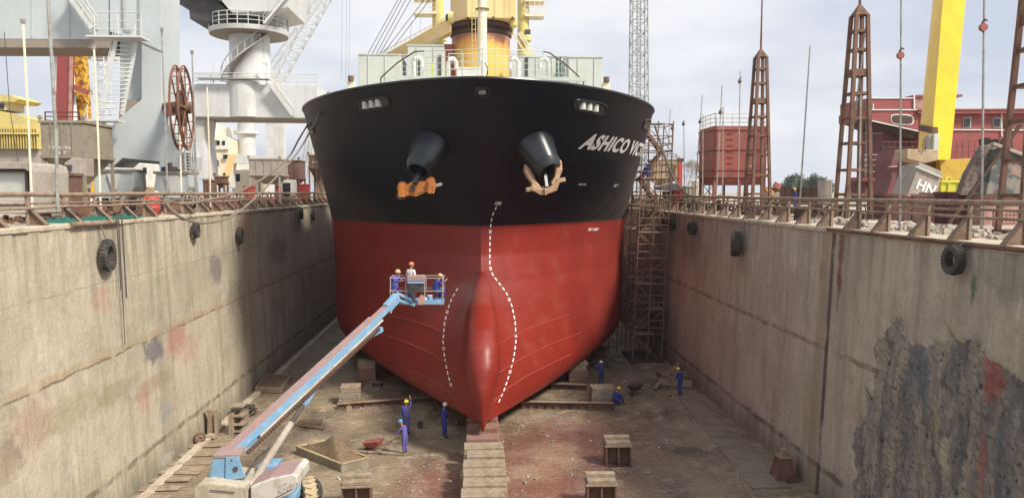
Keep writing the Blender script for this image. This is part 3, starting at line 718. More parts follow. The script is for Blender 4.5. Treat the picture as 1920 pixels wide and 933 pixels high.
# anchor bolsters
def bolster(hp, mouth, name='anchor_bolster'):
    P = onhull(*hp, -.5); d = Vector(mouth).normalized()
    o = MB().lathe([(1.15, -.4), (1.02, .4), (.72, 1.75), (.74, 1.78), (.72, 1.82), (.62, 2.10), (.55, 2.18), (.46, 2.16), (.40, 1.7), (.40, 1.0)], P, d, 40).build(name, M['bell'], ship, smooth=30)
    MB().lathe([(.05, 1.05), (.41, 1.06)], P, d, 24).build('pipe_bore', M['dark'], o)
    return P + d * 2.1, d
ml, dl = bolster((806, 272), (-.42, -.75, -1.05)); mr, dr = bolster((1003, 274), (.55, -.75, -1.05))
# left anchor: crown seen from below
an = thing('anchor', 'bright orange rusted ship anchor hanging crown-first below the left hawse bolster', 'anchor', ml, group='bow anchors')
Y0 = ml.y - .35
MB().beam(ml - dl * .8, A(778, 345, Y0), .22, .2).build('shank', M['bell'], an, bevel=.03)
crown = [(743, 353), (753, 341), (768, 344), (782, 338), (795, 342), (802, 338), (811, 343), (813, 352), (816, 365), (808, 369), (798, 362), (778, 371), (766, 365), (756, 372), (748, 368), (744, 362)]
crown = [(744, 349), (748, 344), (756, 344), (763, 349), (772, 342), (796, 342), (800, 337), (808, 334), (814, 338), (817, 350), (815, 361), (806, 364), (800, 360), (780, 369), (767, 367), (758, 370), (748, 370), (745, 360)]
MB().prism([A(x, y, Y0 + (.05 if x > 760 and x < 800 else 0)) for x, y in crown], (.0, .55, .12)).build('crown', M['anchor_o'], an, bevel=.03)
q = [(770, 349), (777, 348), (778, 358), (771, 359)]
o = MB(); 
for a_, b_ in zip(q, q[1:] + q[:1]): o.beam(A(*a_, Y0 - .03), A(*b_, Y0 - .03), .06, .08, up=(0, 1, 0))
o.build('shackle_recess', M['rust_dark'], an)
MB().prism([A(*p_, Y0 - .012) for p_ in q], (0, .01, 0)).build('recess', M['dark'], an)
MB().beam(A(808, 350, Y0 + .3), A(829, 345, Y0 + .3), .22, .16, w2=.12).build('fluke_tip', M['galv'], an, bevel=.02)
MB().beam(A(747, 366, Y0 + .25), A(757, 372, Y0 + .1), .34, .26).build('fluke_tip', M['dark'], an, bevel=.04)
for (x, y) in ((753, 357), (808, 350)):
    MB().beam(A(x, y - 12, Y0 - .06), A(x, y + 13, Y0 - .06), .30, .22, up=(0, 1, 0)).build('fluke', M['anchor_o'], an, bevel=.035)
# right anchor: flukes up round the bolster
an = thing('anchor', 'pale tan rusted ship anchor with both flukes up around the right hawse bolster', 'anchor', mr, group='bow anchors')
Y1 = mr.y - .25
MB().beam(mr - dr * .8, A(1025, 352, Y1), .2, .18).build('shank', M['bell'], an, bevel=.03)
def arm(ctr, name):       # ctr: (px, py, half width px, dY)
    mb = MB(); L = []
    for i, (x, y, hw, dY) in enumerate(ctr):
        a = ctr[max(i - 1, 0)]; c = ctr[min(i + 1, len(ctr) - 1)]
        d = Vector((c[0] - a[0], c[1] - a[1])).normalized(); nrm = Vector((-d.y, d.x)) * hw
        L.append([A(x + nrm.x, y + nrm.y, Y1 + dY + .3), A(x + nrm.x * .5, y + nrm.y * .5, Y1 + dY), A(x - nrm.x * .5, y - nrm.y * .5, Y1 + dY), A(x - nrm.x, y - nrm.y, Y1 + dY + .3), A(x, y, Y1 + dY + .5)])
    vs = [p for l in L for p in l]; k = 5; n = len(L)
    fs = [(i * k + j, i * k + (j + 1) % k, (i + 1) * k + (j + 1) % k, (i + 1) * k + j) for i in range(n - 1) for j in range(k)] + [tuple(range(k)), tuple((n - 1) * k + j for j in range(k))]
    mb.add(vs, fs).build(name, M['anchor_t'], an, bevel=.03)
arm([(984, 308, 2, .5), (988, 318, 8, .35), (994, 330, 8, .2), (1001, 343, 6, .1), (1012, 355, 6, .0)], 'fluke')
arm([(1039, 294, 2, .5), (1046, 304, 8, .35), (1047, 318, 8, .2), (1044, 332, 6, .1), (1036, 346, 6, .0)], 'fluke')
MB().prism([A(x, y, Y1 - .05) for x, y in [(998, 344), (1010, 354), (1030, 352), (1046, 338), (1050, 342), (1044, 358), (1033, 362), (1022, 366), (1012, 366), (1003, 360), (994, 356)]], (0, .55, .1)).build('crown', M['anchor_t'], an, bevel=.05)
for a_, b_ in (((1000, 354), (986, 356)), ((1044, 340), (1060, 336))):
    MB().beam(A(*a_, Y1 + .1), A(*b_, Y1 + .1), .26, .22, w2=.22).build('tripping_palm', M['anchor_t'], an, bevel=.04)
MB().beam(A(1022, 352, Y1 - .1), A(1023, 366, Y1 - .1), .07, .1).build('crown_rib', M['anchor_t'], an, bevel=.02)

# ------------------------------------------------------------ ship's deck gear
def bxp(mb, x0, x1, yt, yb, Y, dy, m=0):       # box whose front face fills a photo rectangle, Y metres away
    a = A(x0, yt, Y); c = A(x1, yb, Y)
    return mb.box(a.x, c.x, Y, Y + dy, c.z, a.z, m)
# hatch coaming boxes and lockers
for i, (x0, x1, yt, yb, Y, dy) in enumerate([(672, 752, 103, 175, 50, 4), (764, 832, 86, 165, 51, 3), (1066, 1129, 108, 175, 50, 4), (958, 1066, 107, 165, 52, 3)]):
    o = bxp(MB(), x0, x1, yt, yb, Y, dy).build('deck_house', M['deckgrey'], ship, bevel=.03)
    mb = MB(); a = A(x0, yt, Y); c = A(x1, yb, Y)
    mb.box(a.x - .04, c.x + .04, Y - .05, Y + dy + .04, a.z - .003, a.z + .07); mb.build('roof_edge', M['deckgrey'], o)
    x = a.x + .6
    while x < c.x - .3: MB().box(x, x + .05, Y - .05, Y - .001, c.z, a.z - .05).build('stiffener', M['deckgrey'], o); x += 1.1
bxp(MB(), 776, 788, 108, 146, 50.9, .1).build('door', M['dark'], ship); bxp(MB(), 822, 829, 104, 146, 50.9, .09).build('door', M['dark'], ship)
bxp(MB(), 984, 990, 108, 150, 51.9, .1).build('door', M['dark'], ship)
bxp(MB(), 832, 850, 83, 150, 56, 2).build('hatch_cover', M['tankred'], ship)
bxp(MB(), 856, 902, 126, 150, 41, 1).build('locker', M['boxwhite'], ship, bevel=.02)
bxp(MB(), 746, 1100, 142, 152, 40.5, .2).build('platform_edge', M['deckgrey'], ship)
# crane pedestal and slewing house
pc = A(902, 150, 57); PR = 2.18; zb = 14.0; zt = A(902, 62, 55).z
m, t, b = newmat('pedestal_paint'); pos = vec_of(t, True); sep = N(t, 'ShaderNodeSeparateXYZ'); t.links.new(pos, sep.inputs[0])
col = mixc(t, noise_mask(t, pos, .8, .3, .7), (.76, .47, .09), (.68, .41, .08))
r = N(t, 'ShaderNodeMapRange', interpolation_type='SMOOTHSTEP'); r.inputs[1].default_value = zt - 2.3; r.inputs[2].default_value = zt - .3
t.links.new(mth(t, 'ADD', sep.outputs['Z'], mth(t, 'MULTIPLY_ADD', noise_mask(t, pos, .9, .2, .8, mapscale=(1, 1, .3)), 2.2, -1.2)), r.inputs[0])
col = mixc(t, mth(t, 'MULTIPLY', r.outputs[0], .85), col, (.50, .20, .05))
r2 = N(t, 'ShaderNodeMapRange', interpolation_type='SMOOTHSTEP'); r2.inputs[1].default_value = zt - .9; r2.inputs[2].default_value = zt - .1
t.links.new(mth(t, 'ADD', sep.outputs['Z'], mth(t, 'MULTIPLY_ADD', noise_mask(t, pos, 1.5, .2, .8), 1.2, -.7)), r2.inputs[0]); col = mixc(t, r2.outputs[0], col, (.3, .13, .09))
t.links.new(col, b.inputs['Base Color']); b.inputs['Roughness'].default_value = .45; M['ped'] = m
ped = MB().lathe([(PR, zb), (PR, zt)], (pc.x, 57, 0), (0, 0, 1), 48).build('crane_pedestal', M['ped'], ship, smooth=True)
MB().lathe([(PR, zt), (PR + .12, zt + .1), (PR + .12, zt + .3), (PR - .05, zt + .34), (PR - .05, zt + .5), (PR + .16, zt + .54), (PR + .16, zt + .85)], (pc.x, 57, 0), (0, 0, 1), 48).build('slewing_ring', M['rust_dark'], ped, smooth=True)
mb = MB()
for k in range(44):
    a = 2 * math.pi * k / 44; mb.lathe([(.035, zt + .32), (.035, zt + .56)], (pc.x + (PR + .06) * math.cos(a), 57 + (PR + .06) * math.sin(a), 0), (0, 0, 1), 6)
mb.build('ring_bolts', M['rust'], ped)
mb = MB(); hx0 = A(843, 30, 54.3).x; hx1 = A(969, 30, 54.3).x; xm = A(876, 30, 54.3).x
hz = zt + .8; ht = hz + 7
pl = [(hx0, 56.2), (xm, 54.2), (hx1 - .05, 54.4), (hx1, 60), (hx0, 60)]
mb.prism([(x, y, hz + (.12 if i in (1,) else .12)) for i, (x, y) in enumerate(pl)], (0, 0, ht - hz))
house = mb.build('crane_house', M['cream'], ship, bevel=.03)
mb = MB()
for px in (886, 930, 950, 960): x = A(px, 30, 54.2).x; mb.box(x, x + .02, 54.18 + .02, 54.2 + .03, hz + .15, ht)
mb.build('panel_seam', M['cream'], house)
for (px, r_) in ((877, .09), (925, .07), (961, .08)): MB().lathe([(r_, 0), (r_, .16)], A(px, 36, 54.3), (0, 0, 1), 8).build('bolt', M['rust_dark'], house)
MB().lathe([(.42, -.18), (.42, .18)], A(845, 33, 54.6), (1, 0, 0), 24).build('jib_pivot', M['yellow_old'], house, smooth=True)
MB().lathe([(.22, -.2), (.22, .2)], A(841, 33, 54.5), (1, 0, 0), 18).build('jib_pin', M['rust_dark'], house, smooth=True)
MB().lathe([(.05, 0), (.28, .2), (.3, .5), (.2, .62)], A(963, 54, 55), (0, 0, 1), 16).build('drain_bucket', M['yellow_old'], house, smooth=True)
# jib resting to port, tapered box girder
a = A(843, 48, 54.6); c = A(700, 118, 58)
mb = MB(); mb.prism([A(836, 36, 54.6), A(846, 44, 54.6), A(846, 60, 54.6), A(788, 86, 56), A(700, 128, 58), A(690, 118, 58), A(775, 72, 56)], (0, 1.3, .0))
jib = mb.build('jib', M['cream'], ship, bevel=.02)
mb = MB(); P0 = A(836, 33, 54.6); P1 = A(690, 112, 58)
pts = [P0.lerp(P1, k / 16) for k in range(17)]
mb.tube(pts, .025, 5)
for p in pts: mb.tube([p, p - Vector((0, 0, .35))], .02, 4)
mb.build('jib_handrail', M['cream'], jib)
# jib and hoist wires
for (x0, y0, x1, y1) in ((690, 101, 752, -10), (698, 101, 758, -10), (706, 101, 766, -10), (712, 102, 776, -10), (716, 104, 800, -6), (738, 88, 812, -8)):
    MB().tube([A(x0, y0, 57), A(x1, y1, 57)], .025, 5).build('jib_wire', M['wire'], ship)
for (x0, y0, x1, y1, Y) in ((772, 40, 768, 84, 66), (790, 28, 786, 60, 66), (640, 155, 642, -10, 70), (648, 155, 650, -10, 70), (654, 150, 656, -10, 70)):
    MB().tube([A(x0, y0, Y), A(x1, y1, Y)], .018, 5).build('stay_wire', M['galv'], ship)
# twin posts of the next crane with crow's nests
for (px, x0, x1, yb) in ((822, 775, 818, 26), (981, 984, 1021, 31)):
    p = A(px, 85, 72); o = MB().lathe([(.55, 14), (.55, 34)], (p.x, 72, 0), (0, 0, 1), 20).build('derrick_post', M['yellow_old'], ship, smooth=True)
    bxp(MB(), x0, x1, yb - 33, yb - 28, 71.2, 1.6).build('upper_platform', M['creamw'], o)
    f = bxp(MB(), x0, x1, yb - 5, yb, 71.2, 1.6).build('lookout_platform', M['creamw'], o); mb = MB()
    for k in range(5):
        xx = x0 + (x1 - x0) * k / 4; mb.tube([A(xx, yb - 5, 71.2), A(xx, yb - 30, 71.2)], .03, 5)
    for yy in (yb - 12, yb - 20): mb.tube([A(x0, yy, 71.2), A(x1, yy, 71.2)], .025, 5)
    mb.build('platform_rail', M['creamw'], f)
    MB().obox(A(px + 8, 60, 71), (.28, .2, .2)).build('floodlight', M['dark'], o, bevel=.05)
    MB().lathe([(.35, 0), (.6, .15), (.6, .5), (.2, .6)], A(px + 3, 80, 71.3), (0, 0, 1), 16).build('block', M['yellow_old'], o, smooth=True)
for (x0, y0, x1, y1) in ((962, 62, 990, 108), (972, 62, 1000, 108), (1036 - 60, 60, 1008, 112)):
    MB().beam(A(x0, y0, 60), A(x1, y1, 60), .12, .12).build('brace', M['creamw'], ship)
# foremast
mm = A(904.5, 140, 43)
mast = MB().lathe([(.30, 15.6), (.30, 19), (.27, 19.1), (.25, 26)], (mm.x, 43, 0), (0, 0, 1), 20).build('foremast', M['creamw'], ship, smooth=True)
zc = A(904, 18, 43).z; MB().lathe([(.36, zc - .03), (.36, zc + .03)], (mm.x, 43, 0), (0, 0, 1), 20).build('mast_band', M['yellow_old'], mast)
mb = MB(); P = [Vector((mm.x + .38 * math.cos(a) * 1.0, 43 + .38 * math.sin(a), zc)) for a in [k * math.pi / 8 for k in range(17)]]; mb.tube(P, .03, 5); mb.build('mast_hoop', M['rust'], mast)
mb = MB(); x = mm.x - .48
for dx in (-.1, .1): mb.tube([(x + dx, 42.9, 15.8), (x + dx, 42.9, 26)], .02, 5)
z = 16
while z < 26: mb.tube([(x - .1, 42.9, z), (x + .1, 42.9, z)], .012, 4); z += .3
mb.build('mast_ladder', M['yellow_old'], mast)
MB().tube([A(909, 118, 42), A(914, 128, 42), A(914, 138, 42), A(911, 146, 42)], .04, 6).build('cable', M['dark'], ship, smooth=True)
MB().lathe([(.03, 0), (.03, 1)], A(904, 148, 41.6), (0, 0, 1), 6).build('jack_staff', M['galv'], ship)
# gooseneck vents
for (px, py, s) in ((776, 106, 1), (840, 108, 1), (972, 108, -1), (1028, 108, -1)):
    p = A(px, py, 41.5); P = [(p.x, 41.5, 15.9), (p.x, 41.5, p.z - .35)]
    P += [(p.x + s * (.22 - .22 * math.cos(a)), 41.5, p.z - .35 + .28 * math.sin(a)) for a in [k * math.pi / 8 for k in range(1, 9)]] + [(p.x + s * .44, 41.5, p.z - .6)]
    MB().tube(P, .12, 10).build('vent_pipe', M['boxwhite'], ship, smooth=True)
MB().lathe([(.26, 15.9), (.26, 17.9), (.38, 17.95), (.38, 18.35), (.26, 18.5), (.06, 18.5), (.06, 18.75)], (A(1030, 100, 44).x, 44, 0), (0, 0, 1), 20).build('mushroom_vent', M['deckgrey'], ship, smooth=True)
MB().beam(A(810, 146, 41), A(810, 118, 41), .1).build('bollard_post', M['lime'], ship)
for (x, yt) in ((1044, 108), (1050, 106)): MB().tube([A(x, 150, 42), A(x, yt, 42)], .05, 6).build('green_pipe', M['net'], ship)
MB().beam(A(1062, 106, 42), A(1048, 126, 42), .06).build('davit', M['dark'], ship)
# windlass platform rails: two curved sweeps
def rail_run(pxs, Y, yt, yb, name, rows=4, posts=True):
    pts = [A(x, yt(x), Y(x)) for x in pxs]; bot = [A(x, yb(x), Y(x)) for x in pxs]
    r_ = MB().tube(pts, .026, 6).build(name, M['deckgrey'], ship, smooth=True)
    for k in range(1, rows):
        MB().tube([p.lerp(q, k / rows) for p, q in zip(pts, bot)], .015, 5).build('rail_bar', M['deckgrey'], r_, smooth=True)
    if posts:
        for p, q in zip(pts, bot): MB().tube([p, q - Vector((0, 0, .5))], .022, 6).build('stanchion', M['deckgrey'], r_)
rail_run([795, 828, 866, 905, 944, 982, 1018], lambda x: 38.5 + abs(x - 905) * .012, lambda x: 92 + abs(x - 905) * .035, lambda x: 143, 'platform_rail')
for s, xs, ys_ in ((-1, [714, 745, 778, 795], [146, 118, 97, 96]), (1, [1094, 1062, 1030, 1018], [152, 122, 99, 97])):
    Y = [42, 41, 40, 40]; r_ = MB().tube([A(x, y, d) for x, y, d in zip(xs, ys_, Y)], .035, 6).build('stair_handrail', M['rust_dark'], ship, smooth=True)
    MB().tube([A(xs[0], ys_[0], 42), A(xs[0], ys_[0] + 12, 42)], .035, 6).build('stanchion', M['rust_dark'], r_)
rail_run([748, 765, 782, 800], lambda x: 41, lambda x: 103, lambda x: 146, 'side_rail'); rail_run([1012, 1030, 1048, 1060], lambda x: 41, lambda x: 106, lambda x: 148, 'side_rail')
rail_run([841, 868, 896, 930, 960, 981], lambda x: 39.6, lambda x: 101, lambda x: 143, 'inner_rail', rows=3)
for (px, py, s) in ((658, 158, -1), (1137, 160, 1)):
    mb = MB(); bxp(mb, px - 7, px + 7, py - 6, py + 18, 46, .5); o = mb.build('fairlead_stand', M['creamw'], ship, bevel=.04)
    MB().lathe([(.18, 0), (.18, .3)], A(px, py - 6, 46), (0, 0, 1), 12).build('roller', M['rust'], o)

# ------------------------------------------------------------ kit shared by the quays
def rails_along(pts, h, mat, parent, name='handrail', r=.03, rows=2, step=1.4):
    top = [p + Vector((0, 0, h)) for p in pts]
    o = MB().tube(top, r, 6).build(name, mat, parent, smooth=True)
    for k in range(1, rows + 1):
        MB().tube([p + Vector((0, 0, h * k / (rows + 1))) for p in pts], r * .8, 5).build('rail_bar', mat, o, smooth=True)
    for a, b_ in zip(pts, pts[1:]):
        n = max(1, round((b_ - a).length / step))
        for i in range(n + 1):
            if i == 0 and a is not pts[0]: continue
            q = a.lerp(b_, i / n); MB().tube([q, q + Vector((0, 0, h))], r, 5).build('stanchion', mat, o)
    return o
def stair(a, b_, wd, mat, parent, n=None, rail=1.0, side=(0, 1, 0), name='stair'):
    a = Vector(a); b_ = Vector(b_); sd = Vector(side).normalized() * wd / 2
    if n is None: n = max(4, int(abs(b_.z - a.z) / .24))
    o = MB().beam(a - sd, b_ - sd, .05, .22).build(name, mat, parent)
    MB().beam(a + sd, b_ + sd, .05, .22).build('stringer', mat, o)
    mb = MB(); d = (b_ - a); d.z = 0; d = d.normalized() if d.length > .01 else Vector((1, 0, 0))
    for i in range(1, n):
        p = a.lerp(b_, i / n); mb.add([p - sd - d * .13, p + sd - d * .13, p + sd + d * .13, p - sd + d * .13, p - sd - d * .13 - Vector((0, 0, .04)), p + sd - d * .13 - Vector((0, 0, .04)), p + sd + d * .13 - Vector((0, 0, .04)), p - sd + d * .13 - Vector((0, 0, .04))],
                                       [(0, 1, 2, 3), (7, 6, 5, 4), (0, 4, 5, 1), (1, 5, 6, 2), (2, 6, 7, 3), (3, 7, 4, 0)])
    mb.build('treads', mat, o)
    if rail:
        for s in (-1, 1):
            up = Vector((0, 0, rail))
            MB().tube([a + sd * s + up, b_ + sd * s + up], .03, 6).build('handrail', mat, o)
            MB().tube([a + sd * s + up * .5, b_ + sd * s + up * .5], .02, 5).build('handrail', mat, o)
            for k in range(4):
                q = a.lerp(b_, k / 3) + sd * s; MB().tube([q, q + up], .025, 5).build('stanchion', mat, o)
    return o
def lattice(a, b_, w0, w1, n, mat, parent, r=.06, name='boom_lattice', up=(0, 1, 0), rb=None):
    a = Vector(a); b_ = Vector(b_); d = (b_ - a).normalized(); u = Vector(up); s1 = d.cross(u).normalized(); s2 = s1.cross(d)
    rb = rb or r * .55; mb = MB()
    def cn(i):
        t_ = i / n; w_ = (w0 + (w1 - w0) * t_) / 2; c = a.lerp(b_, t_)
        return [c + s1 * w_ * x + s2 * w_ * y for x, y in ((-1, -1), (1, -1), (1, 1), (-1, 1))]
    C = [cn(i) for i in range(n + 1)]
    for j in range(4): mb.tube([c[j] for c in C], r, 5)
    o = mb.build(name, mat, parent); mb = MB()
    for i in range(n):
        for j in range(4):
            k = (j + 1) % 4; p, q = (C[i][j], C[i + 1][k]) if (i + j) % 2 else (C[i][k], C[i + 1][j])
            mb.tube([p, q], rb, 4, cap=False); mb.tube([C[i][j], C[i][k]], rb, 4, cap=False)
    mb.build('lacing', mat, o); return o
def tyre(loc, normal, Rr, wd, label, hang=None, group='tyre fenders on the dock walls', tread=26, big=False, cat='tyre'):
    t = thing('tyre_fender', label, cat, loc, group=group); c = Vector(loc); nrm = Vector(normal).normalized()
    prof = [(Rr * .58, -wd * .42), (Rr * .72, -wd * .5), (Rr * .92, -wd * .46), (Rr, -wd * .34), (Rr, wd * .34), (Rr * .92, wd * .46), (Rr * .72, wd * .5), (Rr * .58, wd * .42), (Rr * .62, 0), (Rr * .58, -wd * .42)]
    MB().lathe(prof, c, nrm, 36, cap=False).build('carcass', M['black_rubber'], t, smooth=50)
    u = Vector((0, 0, 1)); a = nrm.cross(u).normalized(); b_ = nrm.cross(a); mb = MB()
    for k in range(tread):
        th = 2 * math.pi * k / tread; rd = a * math.cos(th) + b_ * math.sin(th); tg = nrm.cross(rd)
        for s in (-1, 1):
            sk = tg * (.10 * s if not big else .22 * s)
            mb.beam(c + rd * (Rr + .012) + nrm * s * wd * .03 - sk * .4, c + rd * (Rr - .01) + nrm * s * wd * .44 + sk * .6, Rr * .11, .05, up=rd)
    mb.build('tread', M['black_rubber'], t)
    if hang:
        p = c + Vector((0, 0, Rr * .8)); MB().tube([Vector(hang), Vector(hang).lerp(p, .25) + Vector((0, 0, .02)), p - Vector((0, 0, .05))], .022, 6).build('hanging_rope', M['rope'], t, smooth=True)
    return t
def hopper(px0, px1, yt, ym, yb, Y, dy, mat, label, zg, legs=None, txt=None, toprail=False, group='steel hoppers on the quay'):
    a = A(px0, yt, Y); c = A(px1, ym, Y); zbm = A(px0, yb, Y).z; xm = (a.x + c.x) / 2; hw = (c.x - a.x)
    t = thing('steel_hopper', label, 'hopper', (xm, Y, zg), group=group)
    o = MB().box(a.x, c.x, Y, Y + dy, c.z, a.z).build('bin', mat, t, bevel=.02)
    q0 = [(a.x, Y, c.z - .002), (c.x, Y, c.z - .002), (c.x, Y + dy, c.z - .002), (a.x, Y + dy, c.z - .002)]
    r0 = .14; q1 = [(xm - hw * r0, Y + dy * .4, zbm), (xm + hw * r0, Y + dy * .4, zbm), (xm + hw * r0, Y + dy * .6, zbm), (xm - hw * r0, Y + dy * .6, zbm)]
    MB().frustum(q1, q0).build('cone', mat, t)
    for z in (a.z - .05, c.z): MB().box(a.x - .07, c.x + .07, Y - .07, Y + dy + .07, z - .06, z + .06).build('rim', mat, o)
    for i in range(1, 4): x = a.x + hw * i / 4; MB().box(x - .03, x + .03, Y - .05, Y - .001, c.z + .062, a.z - .112).build('rib', mat, o)
    for x in (a.x + .06, c.x - .06):
        for y in (Y + .06, Y + dy - .06): MB().beam((x, y, zg), (x, y, c.z), .13).build('leg', mat, t)
    for x in (a.x, c.x): MB().lathe([(.09, -.03), (.13, 0), (.09, .03)], (x, Y, a.z + .15), (0, 1, 0), 12).build('lifting_eye', mat, o)
    if toprail: rails_along([Vector((a.x + .2, Y + .1, a.z)), Vector((c.x - .2, Y + .1, a.z))], .42, M['rust_dark'], t, r=.035, rows=1)
    if txt:
        for s, sz, dx, dz in txt: text_on('writing', s, sz, (xm + dx, Y - .015, c.z + dz), (1, 0, 0), (0, 0, 1), M['whitef'], o, bold=.006)
    return t

# ------------------------------------------------------------ near portal crane, left quay
YC = 44.0
def pg(pts, Y=YC): return [A(x, y, Y) for x, y in pts]
cr = thing('portal_crane', 'nearest pale grey portal crane with stairs up its leg, at the left edge', 'crane', (A(265, 350, YC).x, YC + 1, ZL), group='grey portal cranes')
MB().prism(pg([(-260, -200), (205, -200), (205, 74), (90, 74), (-260, 72)]), (0, 2.8, 0)).build('portal_beam', M['cgrey'], cr, bevel=.03)
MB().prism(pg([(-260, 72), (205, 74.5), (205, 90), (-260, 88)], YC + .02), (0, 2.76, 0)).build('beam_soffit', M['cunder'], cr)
leg = MB().prism(pg([(205.5, -200), (303, -200), (303, 205), (318, 235), (347, 292), (347, 318), (300, 316), (296, 306), (226, 300), (212, 312), (188, 312), (186, 290), (212, 232), (265, 186), (265, 76), (205.5, 60)], YC - .1), (0, 2.6, 0)).build('leg', M['cgrey'], cr, bevel=.03)
MB().prism(pg([(225, 76), (265.5, 76), (265.5, 185.5), (225, 226)], YC + .7), (0, 1.9, 0)).build('leg_knee', M['cgrey'], cr)
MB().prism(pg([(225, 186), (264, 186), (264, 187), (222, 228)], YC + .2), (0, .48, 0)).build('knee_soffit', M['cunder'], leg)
MB().prism(pg([(265, 74), (303, 90), (305, 94), (303, 96), (265, 79)], YC - .16), (0, .05, 0)).build('edge_flange', M['cgrey'], leg)
MB().prism(pg([(228, 296), (300, 303), (298, 308), (228, 303)], YC - .12), (0, .4, 0)).build('leg_slot', M['dark'], leg)
mb = MB()
for (x0, y0, x1, y1) in ((130, -10, 130, 70), (60, -10, 60, 70)): mb.beam(A(x0, y0, YC - .02), A(x1, y1, YC - .02), .05, .05)
mb.build('weld_seams', M['cgrey'], cr)
# bogies
for (x0, x1, yt) in ((178, 250, 322), (292, 352, 326)):
    a = A(x0, yt, YC - .5); c = A(x1, 396, YC - .5)
    bo = MB().prism([A(x0, yt, YC - .5), A(x1, yt, YC - .5), A(x1 + 2, 350, YC - .5), A(x1 - 8, 372, YC - .5), A(x0 + 4, 372, YC - .5), A(x0 - 3, 350, YC - .5)], (0, 1.6, 0)).build('bogie', M['cgrey'], cr, bevel=.04)
    MB().prism([A((x0 + x1) / 2 - 14, yt + 4, YC - .62), A((x0 + x1) / 2 + 12, yt + 4, YC - .62), A((x0 + x1) / 2 + 4, yt + 34, YC - .62), A((x0 + x1) / 2 - 4, yt + 34, YC - .62)], (0, .1, 0)).build('rocker_plate', M['cwhite'], bo, bevel=.01)
    MB().box(a.x - .1, c.x + .1, YC - .6, YC + 1.2, a.z + .0, a.z + .14).build('bogie_top', M['olive'], bo)
    for k in range(3):
        x = a.x + .25 + (c.x - a.x - .5) * k / 2
        MB().lathe([(.1, -.16), (.36, -.16), (.36, .1), (.42, .12), (.42, .16), (.1, .18)], (x, YC - .35, ZL + .42), (0, 1, 0), 20).build('wheel', M['dark'], bo, smooth=True)
MB().lathe([(.55, 0), (.55, .25), (.35, .3), (.35, .5)], A(322, 322, YC + .2), (0, 0, 1), 24).build('swivel', M['dark'], cr, smooth=True)
# stairs and landings on the near crane
st = M['cwhite']
stair(A(236, 78, YC - 1.2), A(210, 214, YC - 1.2), 1.0, st, cr, n=17, rail=.95, side=(1, .35, 0))
MB().obox(A(200, 227, YC - 1.2), (.75, .55, .05)).build('landing', st, cr); rails_along([A(180, 225, YC - 1.7), A(222, 225, YC - 1.7)], .95, st, cr)
stair(A(180, 228, YC - 1.4), A(150, 352, YC - 1.6), .8, st, cr, n=16, rail=.9, side=(1, .3, 0))
MB().obox(A(222, 72, YC - 1.2), (1.45, .6, .05)).build('landing', st, cr); rails_along([A(178, 71, YC - 1.7), A(266, 71, YC - 1.7)], 1.35, st, cr, rows=2)
stair(A(178, 56, YC - .7), A(128, -14, YC - .7), .7, st, cr, n=14, rail=.8)
stair(A(148, 352, YC - 1.8), A(128, 392, YC - 2), .7, st, cr, n=5, rail=0, side=(1, .3, 0))
MB().tube([A(231, -10, YC - .2), A(231, 46, YC - .2), A(236, 54, YC - .2), A(246, 56, YC - .2)], .045, 8).build('conduit', M['galv'], cr, smooth=True)
MB().tube([A(261, -10, YC - .2), A(261, 70, YC - .2)], .03, 6).build('conduit', M['galv'], cr)
MB().lathe([(.1, 0), (.1, .45), (.05, .5)], A(193, 289, YC - .3), (0, 0, 1), 12).build('fire_extinguisher', M['drum'], cr, smooth=True)
# cable reel
rc = A(341, 203, 41); ax = Vector((1, .19, 0)).normalized()
reel = MB().lathe([(.28, -.45), (.28, .45)], rc, ax, 20).build('cable_reel', M['rust'], cr, smooth=True)
ub = Vector((0, 0, 1)); ua = ax.cross(ub).normalized()
M['reel'] = paint('red_brown_reel_steel', (.20, .085, .05), (.14, .065, .04), s2=3, rough=.85)
for off in (-.2, .2):
    mb = MB(); c = rc + ax * off
    for rr in (2.2, 2.05):
        mb.tube([c + ua * rr * math.cos(a) + ub * rr * math.sin(a) for a in [k * math.pi / 24 for k in range(49)]], .045, 6)
    mb.build('reel_rim', M['reel'], reel, smooth=True)
    for k in range(8):
        a = k * math.pi / 4; MB().beam(c, c + (ua * math.cos(a) + ub * math.sin(a)) * 2.2, .11, .05, up=ax).build('reel_spoke', M['reel'], reel)
mb = MB()
for k in range(24):
    a = k * math.pi / 12; p = rc + (ua * math.cos(a) + ub * math.sin(a)) * 2.05; mb.tube([p - ax * .2, p + ax * .2], .025, 5)
mb.build('reel_bars', M['reel'], reel)
MB().lathe([(.8, -.15), (.95, -.15), (.95, .15), (.8, .15)], rc, ax, 30).build('cable_winding', M['rust_dark'], reel, smooth=True)
MB().beam(A(309, 206, YC + .4), A(338, 203, 41), .35, .7).build('reel_bracket', M['redox'], cr)
stair(A(350, 280, YC), A(354, 372, YC), .5, st, cr, rail=0, n=16, name='ladder'); 
for dx in (6, 10, 14): MB().tube([A(350 + dx * .8, 250, YC + .4), A(354 + dx * 1.3, 372, YC + .4)], .035, 5).build('conduit', M['galv'], cr)

